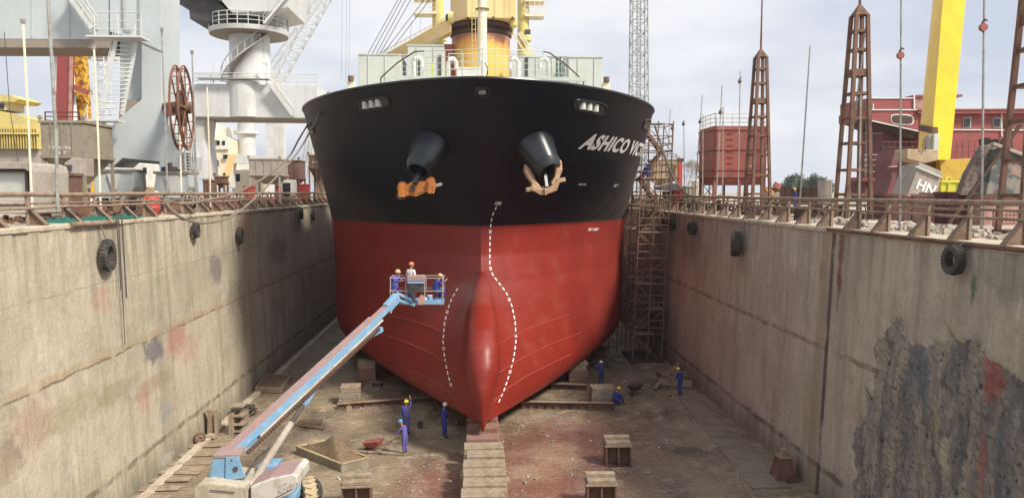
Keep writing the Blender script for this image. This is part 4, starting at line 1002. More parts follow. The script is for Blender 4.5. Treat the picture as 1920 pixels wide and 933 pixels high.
# ------------------------------------------------------------ second portal crane
YD = 88.0
c2 = thing('portal_crane', 'whitish portal crane with round column and spiral stair, left of the ship bow', 'crane', (A(480, 360, YD).x, YD, ZL), group='grey portal cranes')
MB().prism(pg([(362, 157), (594, 160), (598, 222), (362, 219)], YD - 2.5), (0, 5, 0)).build('portal_beam', M['cwhite'], c2, bevel=.05)
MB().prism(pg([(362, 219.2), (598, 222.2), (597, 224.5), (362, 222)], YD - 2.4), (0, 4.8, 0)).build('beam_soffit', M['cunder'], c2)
for q in ([(364, 222), (384, 222), (380, 262), (386, 300), (388, 335), (364, 335)], [(577, 224), (598, 224), (606, 260), (612, 300), (630, 345), (588, 345), (572, 300), (578, 262)]):
    MB().prism(pg(q, YD - 1.9), (0, 3.8, 0)).build('leg', M['cwhite'], c2, bevel=.04)
cc = A(470, 150, YD)
MB().lathe([(2.15, A(470, 222, YD).z - .05), (2.15, A(470, 158, YD).z)], (cc.x - .2, YD - .9, 0), (0, 0, 1), 36).build('beam_boss', M['cwhite'], c2, smooth=True)
zp = A(470, 68, YD).z
MB().lathe([(2.3, A(470, 158, YD).z), (2.25, A(470, 140, YD).z), (2.2, zp)], (cc.x, YD, 0), (0, 0, 1), 40).build('column', M['cwhite'], c2, smooth=True)
MB().lathe([(4.3, zp), (4.4, zp + .5), (2.0, zp + .52), (2.0, zp - .5)], (cc.x, YD, 0), (0, 0, 1), 40).build('round_platform', M['cwhite'], c2, smooth=30)
MB().lathe([(2.2, zp - .1), (4.25, zp - .02)], (cc.x, YD, 0), (0, 0, 1), 40, cap=False).build('platform_underside', M['cunder'], c2)
circ = [Vector((cc.x + 4.3 * math.cos(a), YD + 4.3 * math.sin(a), zp + .5)) for a in [k * math.pi / 12 for k in range(25)]]
rails_along(circ, 1.4, M['cwhite'], c2, r=.05)
MB().lathe([(2.3, zp + .6), (2.3, zp + 2.2), (2.6, zp + 2.3), (2.6, zp + 2.8)], (cc.x, YD, 0), (0, 0, 1), 40).build('slewing_ring', M['dark'], c2, smooth=True)
MB().prism(pg([(352, -60), (550, -60), (540, 14), (506, 22), (434, 24), (412, -2), (352, -12)], YD - 4), (0, 8, 0)).build('slewing_house', M['cwhite'], c2, bevel=.06)
MB().prism(pg([(326, -14), (406, 2), (434, 26), (418, 45), (356, 36), (354, 14), (326, 2)], YD - 3), (0, 7, 0)).build('counterweight_arm', M['dark'], c2, bevel=.05)
stair(A(545, -12, YD - 4.2), A(496, 46, YD - 4.5), .9, M['cwhite'], c2, n=16, rail=.9)
# spiral stair round the column
mb = MB(); P = []; Q = []
zd = A(470, 155, YD).z
for k in range(34):
    a = math.radians(205 + k * 3.6); z = zd + (zp - zd) * k / 34
    for_r = (2.3, 3.3); d = Vector((math.cos(a), math.sin(a), 0)); tg = Vector((-d.y, d.x, 0)) * .16; c0 = Vector((cc.x, YD, z))
    mb.add([c0 + d * 2.25 - tg, c0 + d * 3.2 - tg, c0 + d * 3.2 + tg, c0 + d * 2.25 + tg] + [q - Vector((0, 0, .07)) for q in (c0 + d * 2.25 - tg, c0 + d * 3.2 - tg, c0 + d * 3.2 + tg, c0 + d * 2.25 + tg)],
           [(0, 1, 2, 3), (7, 6, 5, 4), (0, 4, 5, 1), (1, 5, 6, 2), (2, 6, 7, 3), (3, 7, 4, 0)])
    P.append(c0 + d * 3.2 + Vector((0, 0, 1.1))); Q.append(c0 + d * 3.2)
sp = mb.build('spiral_stair', M['cunder'], c2)
MB().tube(P, .05, 5).build('handrail', M['cwhite'], sp); MB().tube(Q, .07, 5).build('stringer', M['cwhite'], sp)
mb = MB()
for p, q in zip(P[::4], Q[::4]): mb.tube([p, q], .035, 5)
mb.build('stanchions', M['cwhite'], sp)
rails_along([A(362, 156, YD - 2.6), A(478, 157, YD - 2.6), A(596, 160, YD - 2.6)], 1.15, M['cwhite'], c2, r=.04, step=2.2)
rails_along([A(362, 158, YD + 2.3), A(596, 161, YD + 2.3)], 1.15, M['cwhite'], c2, r=.04, step=2.2)
MB().box(A(372, 157, YD - 3).x, A(505, 157, YD - 3).x, YD - 3.3, YD - 2.45, zd - .1, zd).build('walkway', M['cunder'], c2)
stair(A(507, 160, YD - 3.0), A(550, 218, YD - 3.0), .8, M['cwhite'], c2, n=16, rail=.9)
stair(A(585, 245, YD - 2.8), A(570, 335, YD - 2.8), .8, M['cwhite'], c2, n=18, rail=.9, side=(1, .3, 0))
for (px, top) in ((400, 118), (500, 120)): MB().tube([A(px, 156, YD - 2.7), A(px, top, YD - 2.7)], .05, 6).build('lamp_post', M['cwhite'], c2)
MB().obox(A(497, 119, YD - 2.7), (.3, .15, .1)).build('floodlight', M['boxwhite'], c2)

# distant boom cranes and chimney
for (a, b_, w0, w1, n, lab) in (((522, 152, 130), (618, -30, 130), 1.5, 2.6, 16, 'pale lattice boom crane behind the round column crane, boom leaning right'), ((345, 200, 120), (302, 30, 120), 1.9, 1.2, 14, 'pale lattice crane boom between the near crane and the cable reel')):
    t = thing('boom_crane', lab, 'crane', (A(a[0], a[1], a[2]).x, a[2], ZL), group='distant boom cranes')
    lattice(A(*a), A(*b_), w0, w1, n, M['cwhite'], t, r=.10, rb=.05)
    p = A(*a); MB().beam((p.x, a[2], ZL), p, 1.6, 1.6).build('tower', M['cwhite'], t)
t = thing('boom_crane', 'thin faint lattice boom crossing behind the leaning boom, farthest of the cranes', 'crane', (A(515, 130, 170).x, 170, ZL), group='distant boom cranes')
lattice(A(505, 130, 170), A(640, -60, 170), 1.2, 1.2, 20, M['cwhite'], t, r=.09, rb=.045); p = A(505, 130, 170); MB().beam((p.x, 170, ZL), p, 1.8).build('tower', M['cwhite'], t)
M['chred'] = paint('faded_red_band', (.5, .3, .28), rough=.8)
t = thing('chimney', 'tall red and white banded chimney far behind the cable reel', 'chimney', (A(321, 350, 260).x, 260, ZL))
for k in range(6):
    MB().lathe([(2.0, A(0, 300 - 28 * k, 260).z), (2.0, A(0, 272 - 28 * k, 260).z - .02)], (A(321, 350, 260).x, 260, 0), (0, 0, 1), 20).build('band', M['chred'] if k % 2 else M['boxwhite'], t, smooth=True)
# round white pylon with collar
t = thing('white_pylon', 'thin white round pylon with a ring collar under the second crane beam', 'pylon', (A(465, 350, 120).x, 120, ZL))
MB().lathe([(1.35, ZL), (1.35, A(0, 200, 120).z)], (A(465, 350, 120).x, 120, 0), (0, 0, 1), 24).build('shaft', M['cwhite'], t, smooth=True)
MB().lathe([(1.9, A(0, 250, 120).z), (1.9, A(0, 244, 120).z)], (A(465, 350, 120).x, 120, 0), (0, 0, 1), 24).build('collar', M['cwhite'], t)
# white ship superstructure far left of centre
YS = 115.0
t = thing('moored_vessel', 'pale cream vessel superstructure with round funnel beyond the second crane leg', 'vessel', (A(400, 350, YS).x, YS, ZL))
MB().prism(pg([(386, 232), (400, 232), (400, 250), (430, 262), (430, 300), (445, 330), (445, 352), (384, 352)], YS), (0, 9, 0)).build('deckhouse', M['creamw'], t, bevel=.05)
MB().lathe([(1.45, A(0, 262, YS - 1).z), (1.45, A(0, 238, YS - 1).z), (1.0, A(0, 226, YS - 1).z)], (A(392, 250, YS - 1).x, YS - 1, 0), (0, 0, 1), 24).build('funnel', M['creamw'], t, smooth=True)
bxp(MB(), 402, 428, 258, 280, YS - .3, 2).build('bridge_wing', M['boxwhite'], t)
for (x0, x1, y0, y1) in ((406, 412, 264, 272), (416, 422, 264, 272), (400, 410, 300, 312), (418, 428, 290, 298)): bxp(MB(), x0, x1, y0, y1, YS - .36, .05).build('window', M['glass'], t)
rails_along([A(400, 250, YS - .3), A(430, 258, YS - .3)], 1.2, M['cwhite'], t, r=.05)
MB().prism(pg([(430, 345), (416, 345), (428, 288), (442, 288)], 84), (0, 1.2, 0)).build('gantry_leg', M['creamw'], t)
bx = thing('white_gantry', 'low pale gantry frame with a cream leg behind the tan hoppers', 'gantry', (A(480, 350, 84).x, 84, ZL))
MB().prism(pg([(428, 290), (530, 292), (530, 308), (428, 306)], 84), (0, 1.2, 0)).build('beam', M['cwhite'], bx)
MB().prism(pg([(412, 350), (428, 290), (443, 290), (424, 350)], 83.9), (0, 1.2, 0)).build('leg', M['cream'], bx)
MB().prism(pg([(428, 308), (436, 308), (436, 352), (428, 352)], 84.2), (0, 1.0, 0)).build('leg', M['cwhite'], bx)
t = thing('site_cabin', 'cream container cabin under the white gantry', 'cabin', (A(455, 350, 95).x, 95, ZL))
bxp(MB(), 434, 490, 318, 365, 95, 3).build('cabin_body', M['creamw'], t, bevel=.03); bxp(MB(), 442, 450, 326, 340, 94.95, .04).build('window', M['glass'], t)

# items around the near crane
YY = 60.0
t = thing('yellow_barge', 'yellow ribbed barge side with grey lower plating at the far left', 'barge', (A(30, 350, YY).x, YY, ZL))
MB().prism(pg([(-120, 202), (0, 208), (30, 214), (70, 226), (72, 280), (-120, 278)], YY), (0, 5, 0)).build('side_plating', M['yellow_old'], t)
MB().prism(pg([(-120, 279), (72, 281), (72, 372), (-120, 372)], YY + .1), (0, 5, 0)).build('lower_plating', M['hopgrey'], t)
M['yel_deep'] = paint('recessed_yellow_plating', (.72, .45, .03), rough=.6)
for k in range(26):
    x = -60 + k * 5.1; o = bxp(MB(), x, x + 1.6, 236, 279, YY - .35, .34).build('rib', M['yellow_old'], t)
bxp(MB(), -120, 71, 248, 252, YY - .4, .39).build('stringer', M['yellow_old'], t)
MB().prism(pg([(-20, 176), (20, 178), (36, 186), (28, 191), (-20, 190)], YY), (0, 3, 0)).build('wheelhouse_roof', M['yellow_old'], t)
bxp(MB(), -20, 10, 190, 206, YY + .2, 2.5).build('wheelhouse', M['creamw'], t); bxp(MB(), -2, 7, 194, 204, YY + .1, .09).build('window', M['glass'], t)
hopper(75, 158, 226, 294, 345, 38, 3.0, M['olive'], 'large dusty olive hopper with a rail on top, left of the crane stairs', ZL, txt=[('TRIP No 9-6', .2, -.65, .38), ('8.0T', .2, -.2, .12)], toprail=True)
# red and yellow steelwork behind
t = thing('steel_column', 'dark red steel column standing behind the olive hopper', 'column', (A(120, 340, 62).x, 62, ZL))
MB().beam(A(118, 372, 62), A(124, 88, 62), .95, .8).build('shaft', M['redox'], t); MB().beam(A(128, 372, 61.6), A(134, 88, 61.6), .2, .2).build('flange', M['pink'], t)
MB().beam(A(130, 160, 62), A(165, 174, 62), .3, .4).build('strut', M['tankred'], t)
t = thing('steel_column', 'yellow column blotched with rust beside the red column', 'column', (A(160, 340, 63).x, 63, ZL))
MB().beam(A(168, 372, 63), A(150, 84, 63), .75, .8).build('shaft', M['yellow_rusty'], t)
t = thing('mast_crane', 'pale round crane pillar with platforms seen under the near crane beam', 'crane', (A(140, 340, 90).x, 90, ZL), group='distant boom cranes')
MB().lathe([(1.9, ZL), (1.9, A(0, 160, 90).z), (1.5, A(0, 150, 90).z), (1.5, A(0, 80, 90).z)], (A(140, 340, 90).x, 90, 0), (0, 0, 1), 28).build('pillar', M['cwhite'], t, smooth=True)
bxp(MB(), 66, 112, 91, 98, 88, 3).build('platform', M['cunder'], t); bxp(MB(), 150, 200, 94, 106, 88, 3).build('platform', M['cwhite'], t); bxp(MB(), 96, 150, 162, 172, 87.5, 3).build('platform', M['cwhite'], t)
rails_along([A(96, 160, 87.4), A(150, 160, 87.4)], 1.2, M['cwhite'], t, r=.05)
lattice(A(194, 215, 88), A(188, 100, 88), 1.3, 1.3, 9, M['cwhite'], t, r=.07)
# grey portal frame cabin at the rail
t = thing('site_cabin', 'rounded pale grey cabin frame close behind the left rail at the photo edge', 'cabin', (A(20, 360, 29).x, 29, ZL))
MB().prism(pg([(-60, 304), (46, 304), (60, 309), (64, 322), (64, 400), (54, 400), (54, 322), (46, 317), (-60, 317)], 29), (0, 2.4, 0)).build('cabin_frame', M['hopgrey'], t, bevel=.03)
bxp(MB(), -60, 48, 322, 370, 29.3, 2).build('cabin_panel', M['deckgrey'], t); bxp(MB(), 48, 54, 319, 372, 29.5, 1.5).build('door_gap', M['dark'], t); bxp(MB(), -60, 50, 319, 323, 29.1, .15).build('lintel', M['dark'], t)
def skip(x0, x1, yt, yb, Y, dy, mat, label, grp='steel boxes and skips on the quay', taper=.12, cat='skip'):
    a = A(x0, yt, Y); c = A(x1, yb, Y); h = (c.x - a.x) * taper; t = thing('steel_skip', label, cat, ((a.x + c.x) / 2, Y, c.z), group=grp)
    q0 = [(a.x + h, Y + h, c.z), (c.x - h, Y + h, c.z), (c.x - h, Y + dy - h, c.z), (a.x + h, Y + dy - h, c.z)]; q1 = [(a.x, Y, a.z), (c.x, Y, a.z), (c.x, Y + dy, a.z), (a.x, Y + dy, a.z)]
    MB().frustum(q0, q1).build('box_body', mat, t, bevel=.02)
    mb = MB()
    for (u, v) in (((a.x, Y), (c.x, Y)), ((a.x, Y + dy), (c.x, Y + dy)), ((a.x, Y), (a.x, Y + dy)), ((c.x, Y), (c.x, Y + dy))): mb.beam((*u, a.z), (*v, a.z), .12)
    mb.build('rim', mat, t)
    for k in (.3, .7): x = a.x + (c.x - a.x) * k; MB().beam((x, Y - .02, a.z - .061), (x + (.5 - k) * h, Y + h - .02, c.z), .08).build('rib', mat, t)
    return t
skip(64, 112, 326, 400, 33, 2, M['rusthop'], 'brown rusted skip holding pale bags below the olive hopper', taper=.05)
mb = MB(); 
for k in range(14): mb.obox(A(random.uniform(68, 100), random.uniform(344, 356), 32.7), (random.uniform(.1, .3), .1, random.uniform(.1, .25)), Matrix.Rotation(random.uniform(0, 3), 3, 'Y'))
tag(mb.build('rubbish_sacks', M['boxwhite']), 'torn white sacks heaped on the brown rusted skip', 'sacks')['kind'] = 'stuff'
t = thing('winch_box', 'pale dented angular steel chute box beside the crane stair foot', 'box', A(140, 330, 36), group='steel boxes and skips on the quay')
MB().prism(pg([(120, 306), (134, 296), (152, 296), (152, 330), (140, 330), (122, 318)], 36), (0, 1.2, 0)).build('box_body', M['hopgrey'], t, bevel=.03); MB().prism(pg([(119, 309), (133, 309), (133, 320), (121, 319)], 35.9), (0, .09, 0)).build('box_mouth', M['dark'], t)
t = thing('motor_box', 'small pale grey motor box under the olive hopper', 'box', A(124, 340, 35), group='steel boxes and skips on the quay')
bxp(MB(), 110, 136, 331, 343, 35, .8).build('box_body', M['deckgrey'], t, bevel=.03); MB().tube([A(122, 331, 35.2), A(126, 320, 35.2)], .04).build('handle', M['deckgrey'], t)
# truck-like white machine behind and misc
t = thing('parked_machine', 'white machine cab standing between the crane bogies', 'machine', (A(265, 360, 52).x, 52, ZL))
bxp(MB(), 250, 276, 306, 352, 52, 2.2).build('cab', M['boxwhite'], t, bevel=.08); bxp(MB(), 268, 275, 314, 326, 51.95, .04).build('window', M['glass'], t)
bxp(MB(), 276, 292, 308, 326, 54, 1).build('blue_load', M['liftblue'], t, bevel=.03); bxp(MB(), 276, 290, 328, 346, 53.8, 1).build('red_load', M['drum'], t, bevel=.03)
bxp(MB(), 250, 300, 352, 374, 52.2, 2).build('chassis', M['tan'], t, bevel=.03)
hopper(466, 525, 297, 328, 345, 64, 2.8, M['hopgrey'], 'tan hopper with yellowish rim behind the left mooring ropes', ZL)
hopper(525, 561, 300, 335, 350, 70, 2.6, M['rusthop'], 'dark brown hopper right of the tan hopper', ZL)
hopper(578, 604, 290, 314, 340, 79, 2.6, M['rusthop'], 'reddish brown lettered hopper half hidden by the ship bow', ZL, txt=[('No 8-2', .2, -.4, .5)])
hopper(402, 421, 330, 342, 352, 62, 1, M['rusthop'], 'small brown hopper at the gantry foot', ZL)
t = thing('parked_lorry', 'lorry cab with white frame and red flank beyond the left rail', 'lorry', (A(530, 370, 66).x, 66, ZL))
bxp(MB(), 514, 547, 337, 375, 66, 2).build('cab', M['boxwhite'], t, bevel=.06); bxp(MB(), 530, 545, 343, 372, 65.95, .04).build('window', M['glass'], t); bxp(MB(), 517, 528, 348, 372, 65.94, .04).build('side_panel', M['drum'], t)
for x in (519, 541): MB().lathe([(.15, -.12), (.42, -.12), (.42, .12), (.15, .12)], (A(x, 0, 65.9).x, 65.9, ZL + .42), (0, 1, 0), 18).build('wheel', M['dark'], t)
for (x0, x1, yt, Y, mt, lab) in ((550, 575, 346, 70, 'drum', 'red steel machine frame right of the lorry cab'), (380, 396, 338, 60, 'rust', 'low rusty steel box left of the small hopper'), (456, 470, 350, 60, 'drum', 'small red steel crate below the tan hopper'), (590, 612, 340, 82, 'tan', 'yellowish steel crate by the ship bow at the left rail')):
    skip(x0, x1, yt, 378, Y, 1.4, M[mt], lab, taper=.04, cat='steel box')
# red drum, pale elbow, green nets
t = thing('oil_drum', 'red oil drum standing behind the left guard rail', 'drum', (A(284, 380, 38).x, 38, ZL))
MB().lathe([(.40, 0), (.41, .02), (.41, .28), (.425, .3), (.41, .32), (.41, .6), (.425, .62), (.41, .64), (.41, .88), (.40, .9)], (A(284, 380, 38).x, 38, ZL), (0, 0, 1), 24).build('barrel', M['drum'], t, smooth=True)
MB().tube([(A(284, 0, 38).x, 38, ZL + .9), (A(284, 0, 38).x, 38, ZL + 1.05), (A(278, 0, 38).x, 38, ZL + 1.1)], .07).build('spout', M['boxwhite'], t, smooth=True)
for i, (px, Y) in enumerate(((140, 27), (200, 30), (252, 32.5))):
    p = Vector((-14.75, 14.75 * 1400 / (893 - px), ZL)); n = 14; vs = []
    for a in range(n):
        for b_ in range(n):
            u = (a / (n - 1) - .5); v = (b_ / (n - 1) - .5); hgt = .22 * max(0, 1 - (2 * u) ** 2) * max(0, 1 - (2 * v) ** 2) ** .5
            vs.append((p.x + v * .9, p.y + u * 1.7, ZL + .01 + hgt * (.7 + .9 * noise.noise(Vector((u * 7 + i * 3, v * 9, i))))))
    fs = [(a * n + b_, a * n + b_ + 1, (a + 1) * n + b_ + 1, (a + 1) * n + b_) for a in range(n - 1) for b_ in range(n - 1)]
    tag(MB().add(vs, fs).build('fishing_net', M['net'], smooth=True), ['green net heap nearest the camera on the left dock edge', 'middle green net heap on the left dock edge', 'green net heap nearest the red drum on the left dock edge'][i], 'net', 'green nets on the dock edge')
# upright rods along the left edge
for (px, yt, yb, Y, mt, lab) in ((43, 40, 400, 29, 'creamw', 'pale thin upright pole with a tip fitting at the far left'), (176, 88, 392, 33, 'creamw', 'pale upright pole crossing the olive hopper and the crane stairs'), (303, 55, 390, 38, 'galv', 'dull grey rod in front of the near crane leg'), (334, 190, 375, 40.5, 'creamw', 'short pale rod in front of the cable reel'),
                                 (360, 98, 372, 43, 'galv', 'thin dark rod just right of the cable reel'), (388, 160, 372, 46, 'creamw', 'pale rod under the left end of the second crane beam')):
    a = A(px, yt, Y); t = thing('steel_pole', lab, 'pole', (a.x, Y, ZL), group='thin poles along the dock edges')
    MB().tube([(a.x, Y, ZL), (a.x + .02, Y, (ZL + a.z) / 2), (a.x, Y, a.z)], .045, 6).build('rod', M[mt], t, smooth=True); MB().obox((a.x, Y, a.z), (.07, .05, .09)).build('tip', M['galv'], t)
t = thing('steel_pole', 'thick grey leaning pole in front of the olive hopper', 'pole', A(108, 390, 27), group='thin poles along the dock edges')
MB().tube([A(108, 395, 27), A(105, 250, 27), A(89, -20, 27)], .06, 8).build('rod', M['galv'], t, smooth=True)
MB().tube([A(8, 60, 40), A(18, 200, 40), A(40, 345, 40)], .02, 5).build('slack_wire', M['wire'], t, smooth=True)

# left tyres
for (px, py, lab, rr) in ((203, 478, 'tyre hanging nearest the camera on the left dock wall', .57), (368, 431, 'second tyre from the camera on the left dock wall', .36), (451, 441, 'third tyre from the camera on the left dock wall', .46), (565, 400, 'fourth tyre on the left dock wall, hung high near the ship', .42), (588, 403, 'farthest tyre on the left dock wall beside the ship bow', .42)):
    p = onX(px, py, -13.72); tyre((-13.72, p.y, p.z), (1, .12, .03), rr, .25, lab, hang=(-13.9, p.y - .25, ZL + .02))

# mooring ropes, left
def rope(pts, r, label, name='mooring_rope', n=12, mat='rope', group='mooring ropes', cat='rope'):
    P = []; pts = [Vector(p) for p in pts]
    for i in range(len(pts) - 1):
        p0 = pts[max(i - 1, 0)]; p1 = pts[i]; p2 = pts[i + 1]; p3 = pts[min(i + 2, len(pts) - 1)]
        for k in range(n):
            s = k / n; P.append(.5 * ((2 * p1) + (p2 - p0) * s + (2 * p0 - 5 * p1 + 4 * p2 - p3) * s * s + (3 * p1 - p0 - 3 * p2 + p3) * s ** 3))
    P.append(pts[-1]); o = MB().tube(P, r, 7).build(name, M[mat], smooth=True); return tag(o, label, cat, group)
rope([A(582, 225, 44.5), A(560, 262, 43), A(540, 296, 40), A(500, 330, 37), A(450, 358, 34), A(400, 373, 31), A(350, 382, 28.5), A(318, 378, 27)], .05, 'upper mooring rope from the left bow chock to the quay')
rope([A(616, 172, 42), A(590, 230, 41), A(555, 290, 39), A(500, 350, 35.5), A(440, 402, 32), A(380, 418, 29), A(330, 402, 27), A(310, 378, 26.6)], .045, 'lower mooring rope drooping over the left wall from the bow top')
rope([A(588, 238, 46), A(592, 300, 45), A(596, 340, 44), A(606, 372, 43)], .03, 'thin line hanging beside the left bow flare')

# cables hanging down the left wall below the edge pipe
for (px, y1, r_, lab) in ((218, 545, .022, 'leftmost of the three dark cables hanging down the left dock wall'), (222, 650, .018, 'longest middle one of the three cables hanging down the left dock wall'), (228, 560, .03, 'thickest of the three cables hanging down the left dock wall')):
    a_ = onX(px, 402, -13.72); b_ = onX(px + 1, y1, -13.70); y_ = a_.y
    tag(MB().tube([(-13.72, y_, a_.z), (-13.70, y_ + .03, (a_.z + b_.z) / 2), (-13.66, y_, b_.z)], r_, 6).build('hanging_cable', M['wire'], smooth=True), lab, 'cable', 'cables on the left wall')

# ------------------------------------------------------------ right quay
# tapering four-legged lattice masts
def brown_mast(loc, label, spike=3.6):
    t = thing('lattice_mast', label, 'mast', (0, 0, 0), group='brown lattice masts on the right quay')
    H_ = 9.95; wb, wt = .62, .27
    def c(z, sx, sy): w_ = wb + (wt - wb) * z / H_; return Vector((sx * w_, sy * w_, z))
    for sx in (-1, 1):
        for sy in (-1, 1): MB().beam(c(0, sx, sy), c(H_, sx, sy), .17, .15, up=(0, 1, 0)).build('mast_leg', M['rust'], t)
    zs = [1.3, 2.5, 3.8, 5.0, 6.2, 7.2, 8.3, 9.2]
    for z in zs:
        hh_ = .34 if z == 7.2 else .13; mb = MB()
        for k in range(4):
            s = [(-1, -1), (1, -1), (1, 1), (-1, 1)]; mb.beam(c(z, *s[k]), c(z, *s[(k + 1) % 4]), .04, hh_)
        mb.build('batten', M['rust'], t)
    q = [c(H_, *s) * 1.0 for s in ((-1, -1), (1, -1), (1, 1), (-1, 1))]
    MB().frustum([p + Vector((p.x * .25, p.y * .25, 0)) for p in q], [Vector((p.x * .25, p.y * .25, H_ + .5)) for p in q]).build('cap', M['rust'], t)
    MB().lathe([(.07, H_ + .4), (.045, H_ + spike)], (0, 0, 0), (0, 0, 1), 8).build('spike', M['rust'], t)
    MB().tube([(0, 0, H_ + spike), (.15, 0, H_ + spike + .1), (.35, 0, H_ + spike + .05)], .035).build('lamp_arm', M['rust'], t)
    MB().box(-.75, .75, -.75, .75, -.02, .12).build('base_plate', M['rust'], t)
    t.location = loc; return t
def q_at(px, Y, z=ZR): p = A(px, 360, Y); return (p.x, Y, z)
m1 = brown_mast(q_at(1600, 36.2), 'brown lattice mast in the middle of the row, left of the yellow gantry leg')
copy_tree(m1, q_at(1420, 47.5), R(4), 'farthest brown lattice mast, standing in front of the red silo')
copy_tree(m1, q_at(1930, 24.6), R(-3), 'nearest brown lattice mast, cut by the right photo edge')
t = thing('lattice_mast', 'tall thin grey lattice radio mast rising behind the right side of the bow', 'mast', (A(1195, 350, 105).x, 105, ZR))
lattice((A(1197, 350, 105).x, 105, ZR), (A(1197, 0, 105).x, 105, 46), 2.5, 1.9, 24, M['galv'], t, r=.085, rb=.045, name='mast_lattice')
lattice((A(1197, 350, 105).x, 105, ZR), (A(1197, 0, 105).x, 105, 46), .5, .5, 40, M['galv'], t, r=.03, rb=.02, name='ladder_cage')
# thin rods
for (x0, y0, x1, Y, lab, tack) in ((1846, -40, 1844, 24.8, 'tall grey rod with a red tackle near the right photo edge', 45), (1690, -40, 1690, 27.6, 'tall grey rod with a red tackle left of the yellow leg', 98), (1519, 86, 1499, 38, 'slanting grey rod alone between the two left brown masts', 0),
                                   (1388, 134, 1384, 52, 'grey rod in front of the red silo', 150), (1354, 160, 1342, 52, 'slanting rod at the left edge of the red silo', 208), (1356, 200, 1355, 50, 'short upright rod at the left corner of the red silo', 0), (1317, 178, 1301, 58, 'slanting rod left of the white hut', 226),
                                   (1318, 215, 1318, 56, 'rod in front of the white hut', 0), (1282, 226, 1284, 62, 'upright rod between the tan box and the white hut', 230), (1261, 235, 1258, 60, 'short rod in front of the tan box', 238), (1257, 205, 1246, 64, 'slanting rod crossing the tan box', 0),
                                   (1624, 48, 1580, 36.2, 'thin rod leaning against the middle brown mast', 0), (1614, 178, 1612, 34.5, 'short pale rod standing by the middle brown mast', 0)):
    b_ = A(x1, 360, Y); t = thing('steel_pole', lab, 'pole', (b_.x, Y, ZR), group='thin poles along the dock edges')
    MB().tube([(b_.x, Y, ZR - .02), A(x0, y0, Y)], .048 if Y < 40 else .045, 6, r2=.035).build('rod', M['galv'], t, smooth=True)
    if tack:
        p = A(x0 + (x1 - x0) * (tack - y0) / (380 - y0), tack, Y - .05)
        MB().lathe([(.04, -.06), (.13, -.06), (.13, .06), (.04, .06)], p - Vector((.03, 0, .12)), (0, 1, 0), 12).build('tackle', M['tankred'] if Y < 30 else M['dark'], t)
        MB().tube([p + Vector((.1, 0, .1)), p + Vector((.0, 0, .16)), p + Vector((-.08, 0, .05)), p - Vector((.02, 0, .3))], .025, 6).build('hook', M['rust_dark'], t, smooth=True)
# red silo
Y = 56; a = A(1340, 236, Y); c = A(1438, 330, Y); xm = (a.x + c.x) / 2
t = thing('silo', 'big red steel silo tank on legs with a white railing on its roof', 'silo', (xm, Y, ZR))
ch = .18
def octo(x0, x1, y0, y1, z, ch=ch): return [(x0 + ch, y0, z), (x1 - ch, y0, z), (x1, y0 + ch, z), (x1, y1 - ch, z), (x1 - ch, y1, z), (x0 + ch, y1, z), (x0, y1 - ch, z), (x0, y0 + ch, z)]
MB().prism(octo(a.x, c.x, Y, Y + 4, c.z), (0, 0, a.z - c.z)).build('tank', M['tankred'], t)
for yy in (238, 277, 317, 331):
    z = A(0, yy, Y).z; MB().prism(octo(a.x - .09, c.x + .09, Y - .09, Y + 4.09, z), (0, 0, .12)).build('band', M['tankred'], t)
z0 = c.z; z1 = A(0, 346, Y).z; o0 = octo(a.x, c.x, Y, Y + 4, z0 - .01); o1 = octo(a.x + .3, c.x - .3, Y + .3, Y + 3.7, z1)
MB().add(o1 + o0, [tuple(range(8))[::-1], tuple(range(8, 16))] + [(i, (i + 1) % 8, 8 + (i + 1) % 8, 8 + i) for i in range(8)]).build('tank_bottom', M['tankred'], t)
for x in (a.x + .15, c.x - .15, xm):
    for y in (Y + .2, Y + 3.8): MB().beam((x, y, ZR), (x, y, z0), .2).build('leg', M['tankred'], t)
for k in range(9): MB().box(a.x + 1.0, a.x + 1.5, Y - .12, Y - .06, a.z - .5 - .45 * k, a.z - .46 - .45 * k).build('rung', M['tankred'], t)
rails_along([Vector((a.x + .1, Y + .1, a.z)), Vector((c.x - .1, Y + .1, a.z)), Vector((c.x - .1, Y + 3.9, a.z)), Vector((a.x + .1, Y + 3.9, a.z)), Vector((a.x + .1, Y + .1, a.z))], .95, M['cwhite'], t, r=.035)
text_on('writing', 'No 3', .3, (c.x - 1.5, Y - .02, A(0, 311, Y).z), (1, 0, 0), (0, 0, 1), M['whitef'], t)
# tan hopper box, red column, white hut
hopper(1227, 1272, 298, 333, 350, 67, 2.6, M['tan'], 'tan ribbed hopper box with a rail on top, right of the scaffold', ZR, toprail=True, txt=[('THEP', .35, -.8, .3)])
t = thing('steel_column', 'short red steel column beside the tan hopper box', 'column', q_at(1275, 66.5)); MB().beam(q_at(1275, 66.5), A(1275, 300, 66.5), .35).build('shaft', M['drum'], t); MB().obox(A(1276, 300, 66.5), (.25, .2, .15)).build('head', M['dark'], t)
Y = 60; t = thing('watch_hut', 'small white watch hut on a lattice stand left of the red silo', 'hut', q_at(1329, Y))
a = A(1319, 288, Y); c = A(1339, 323, Y)
MB().box(a.x, c.x, Y, Y + 1.1, c.z, a.z).build('cabin', M['boxwhite'], t, bevel=.02); MB().box(a.x - .25, c.x + .15, Y - .2, Y + 1.3, a.z + .002, a.z + .1).build('roof', M['creamw'], t)
bxp(MB(), 1321, 1330, 303, 318, Y - .03, .02).build('window', M['glass'], t); bxp(MB(), 1332, 1337, 298, 320, Y - .03, .02).build('doorway', M['dark'], t)
for x in (a.x + .05, c.x - .05):
    for y in (Y + .05, Y + 1.05): MB().beam((x, y, ZR), (x, y, c.z), .09).build('leg', M['cwhite'], t)
mb = MB(); zz0 = ZR
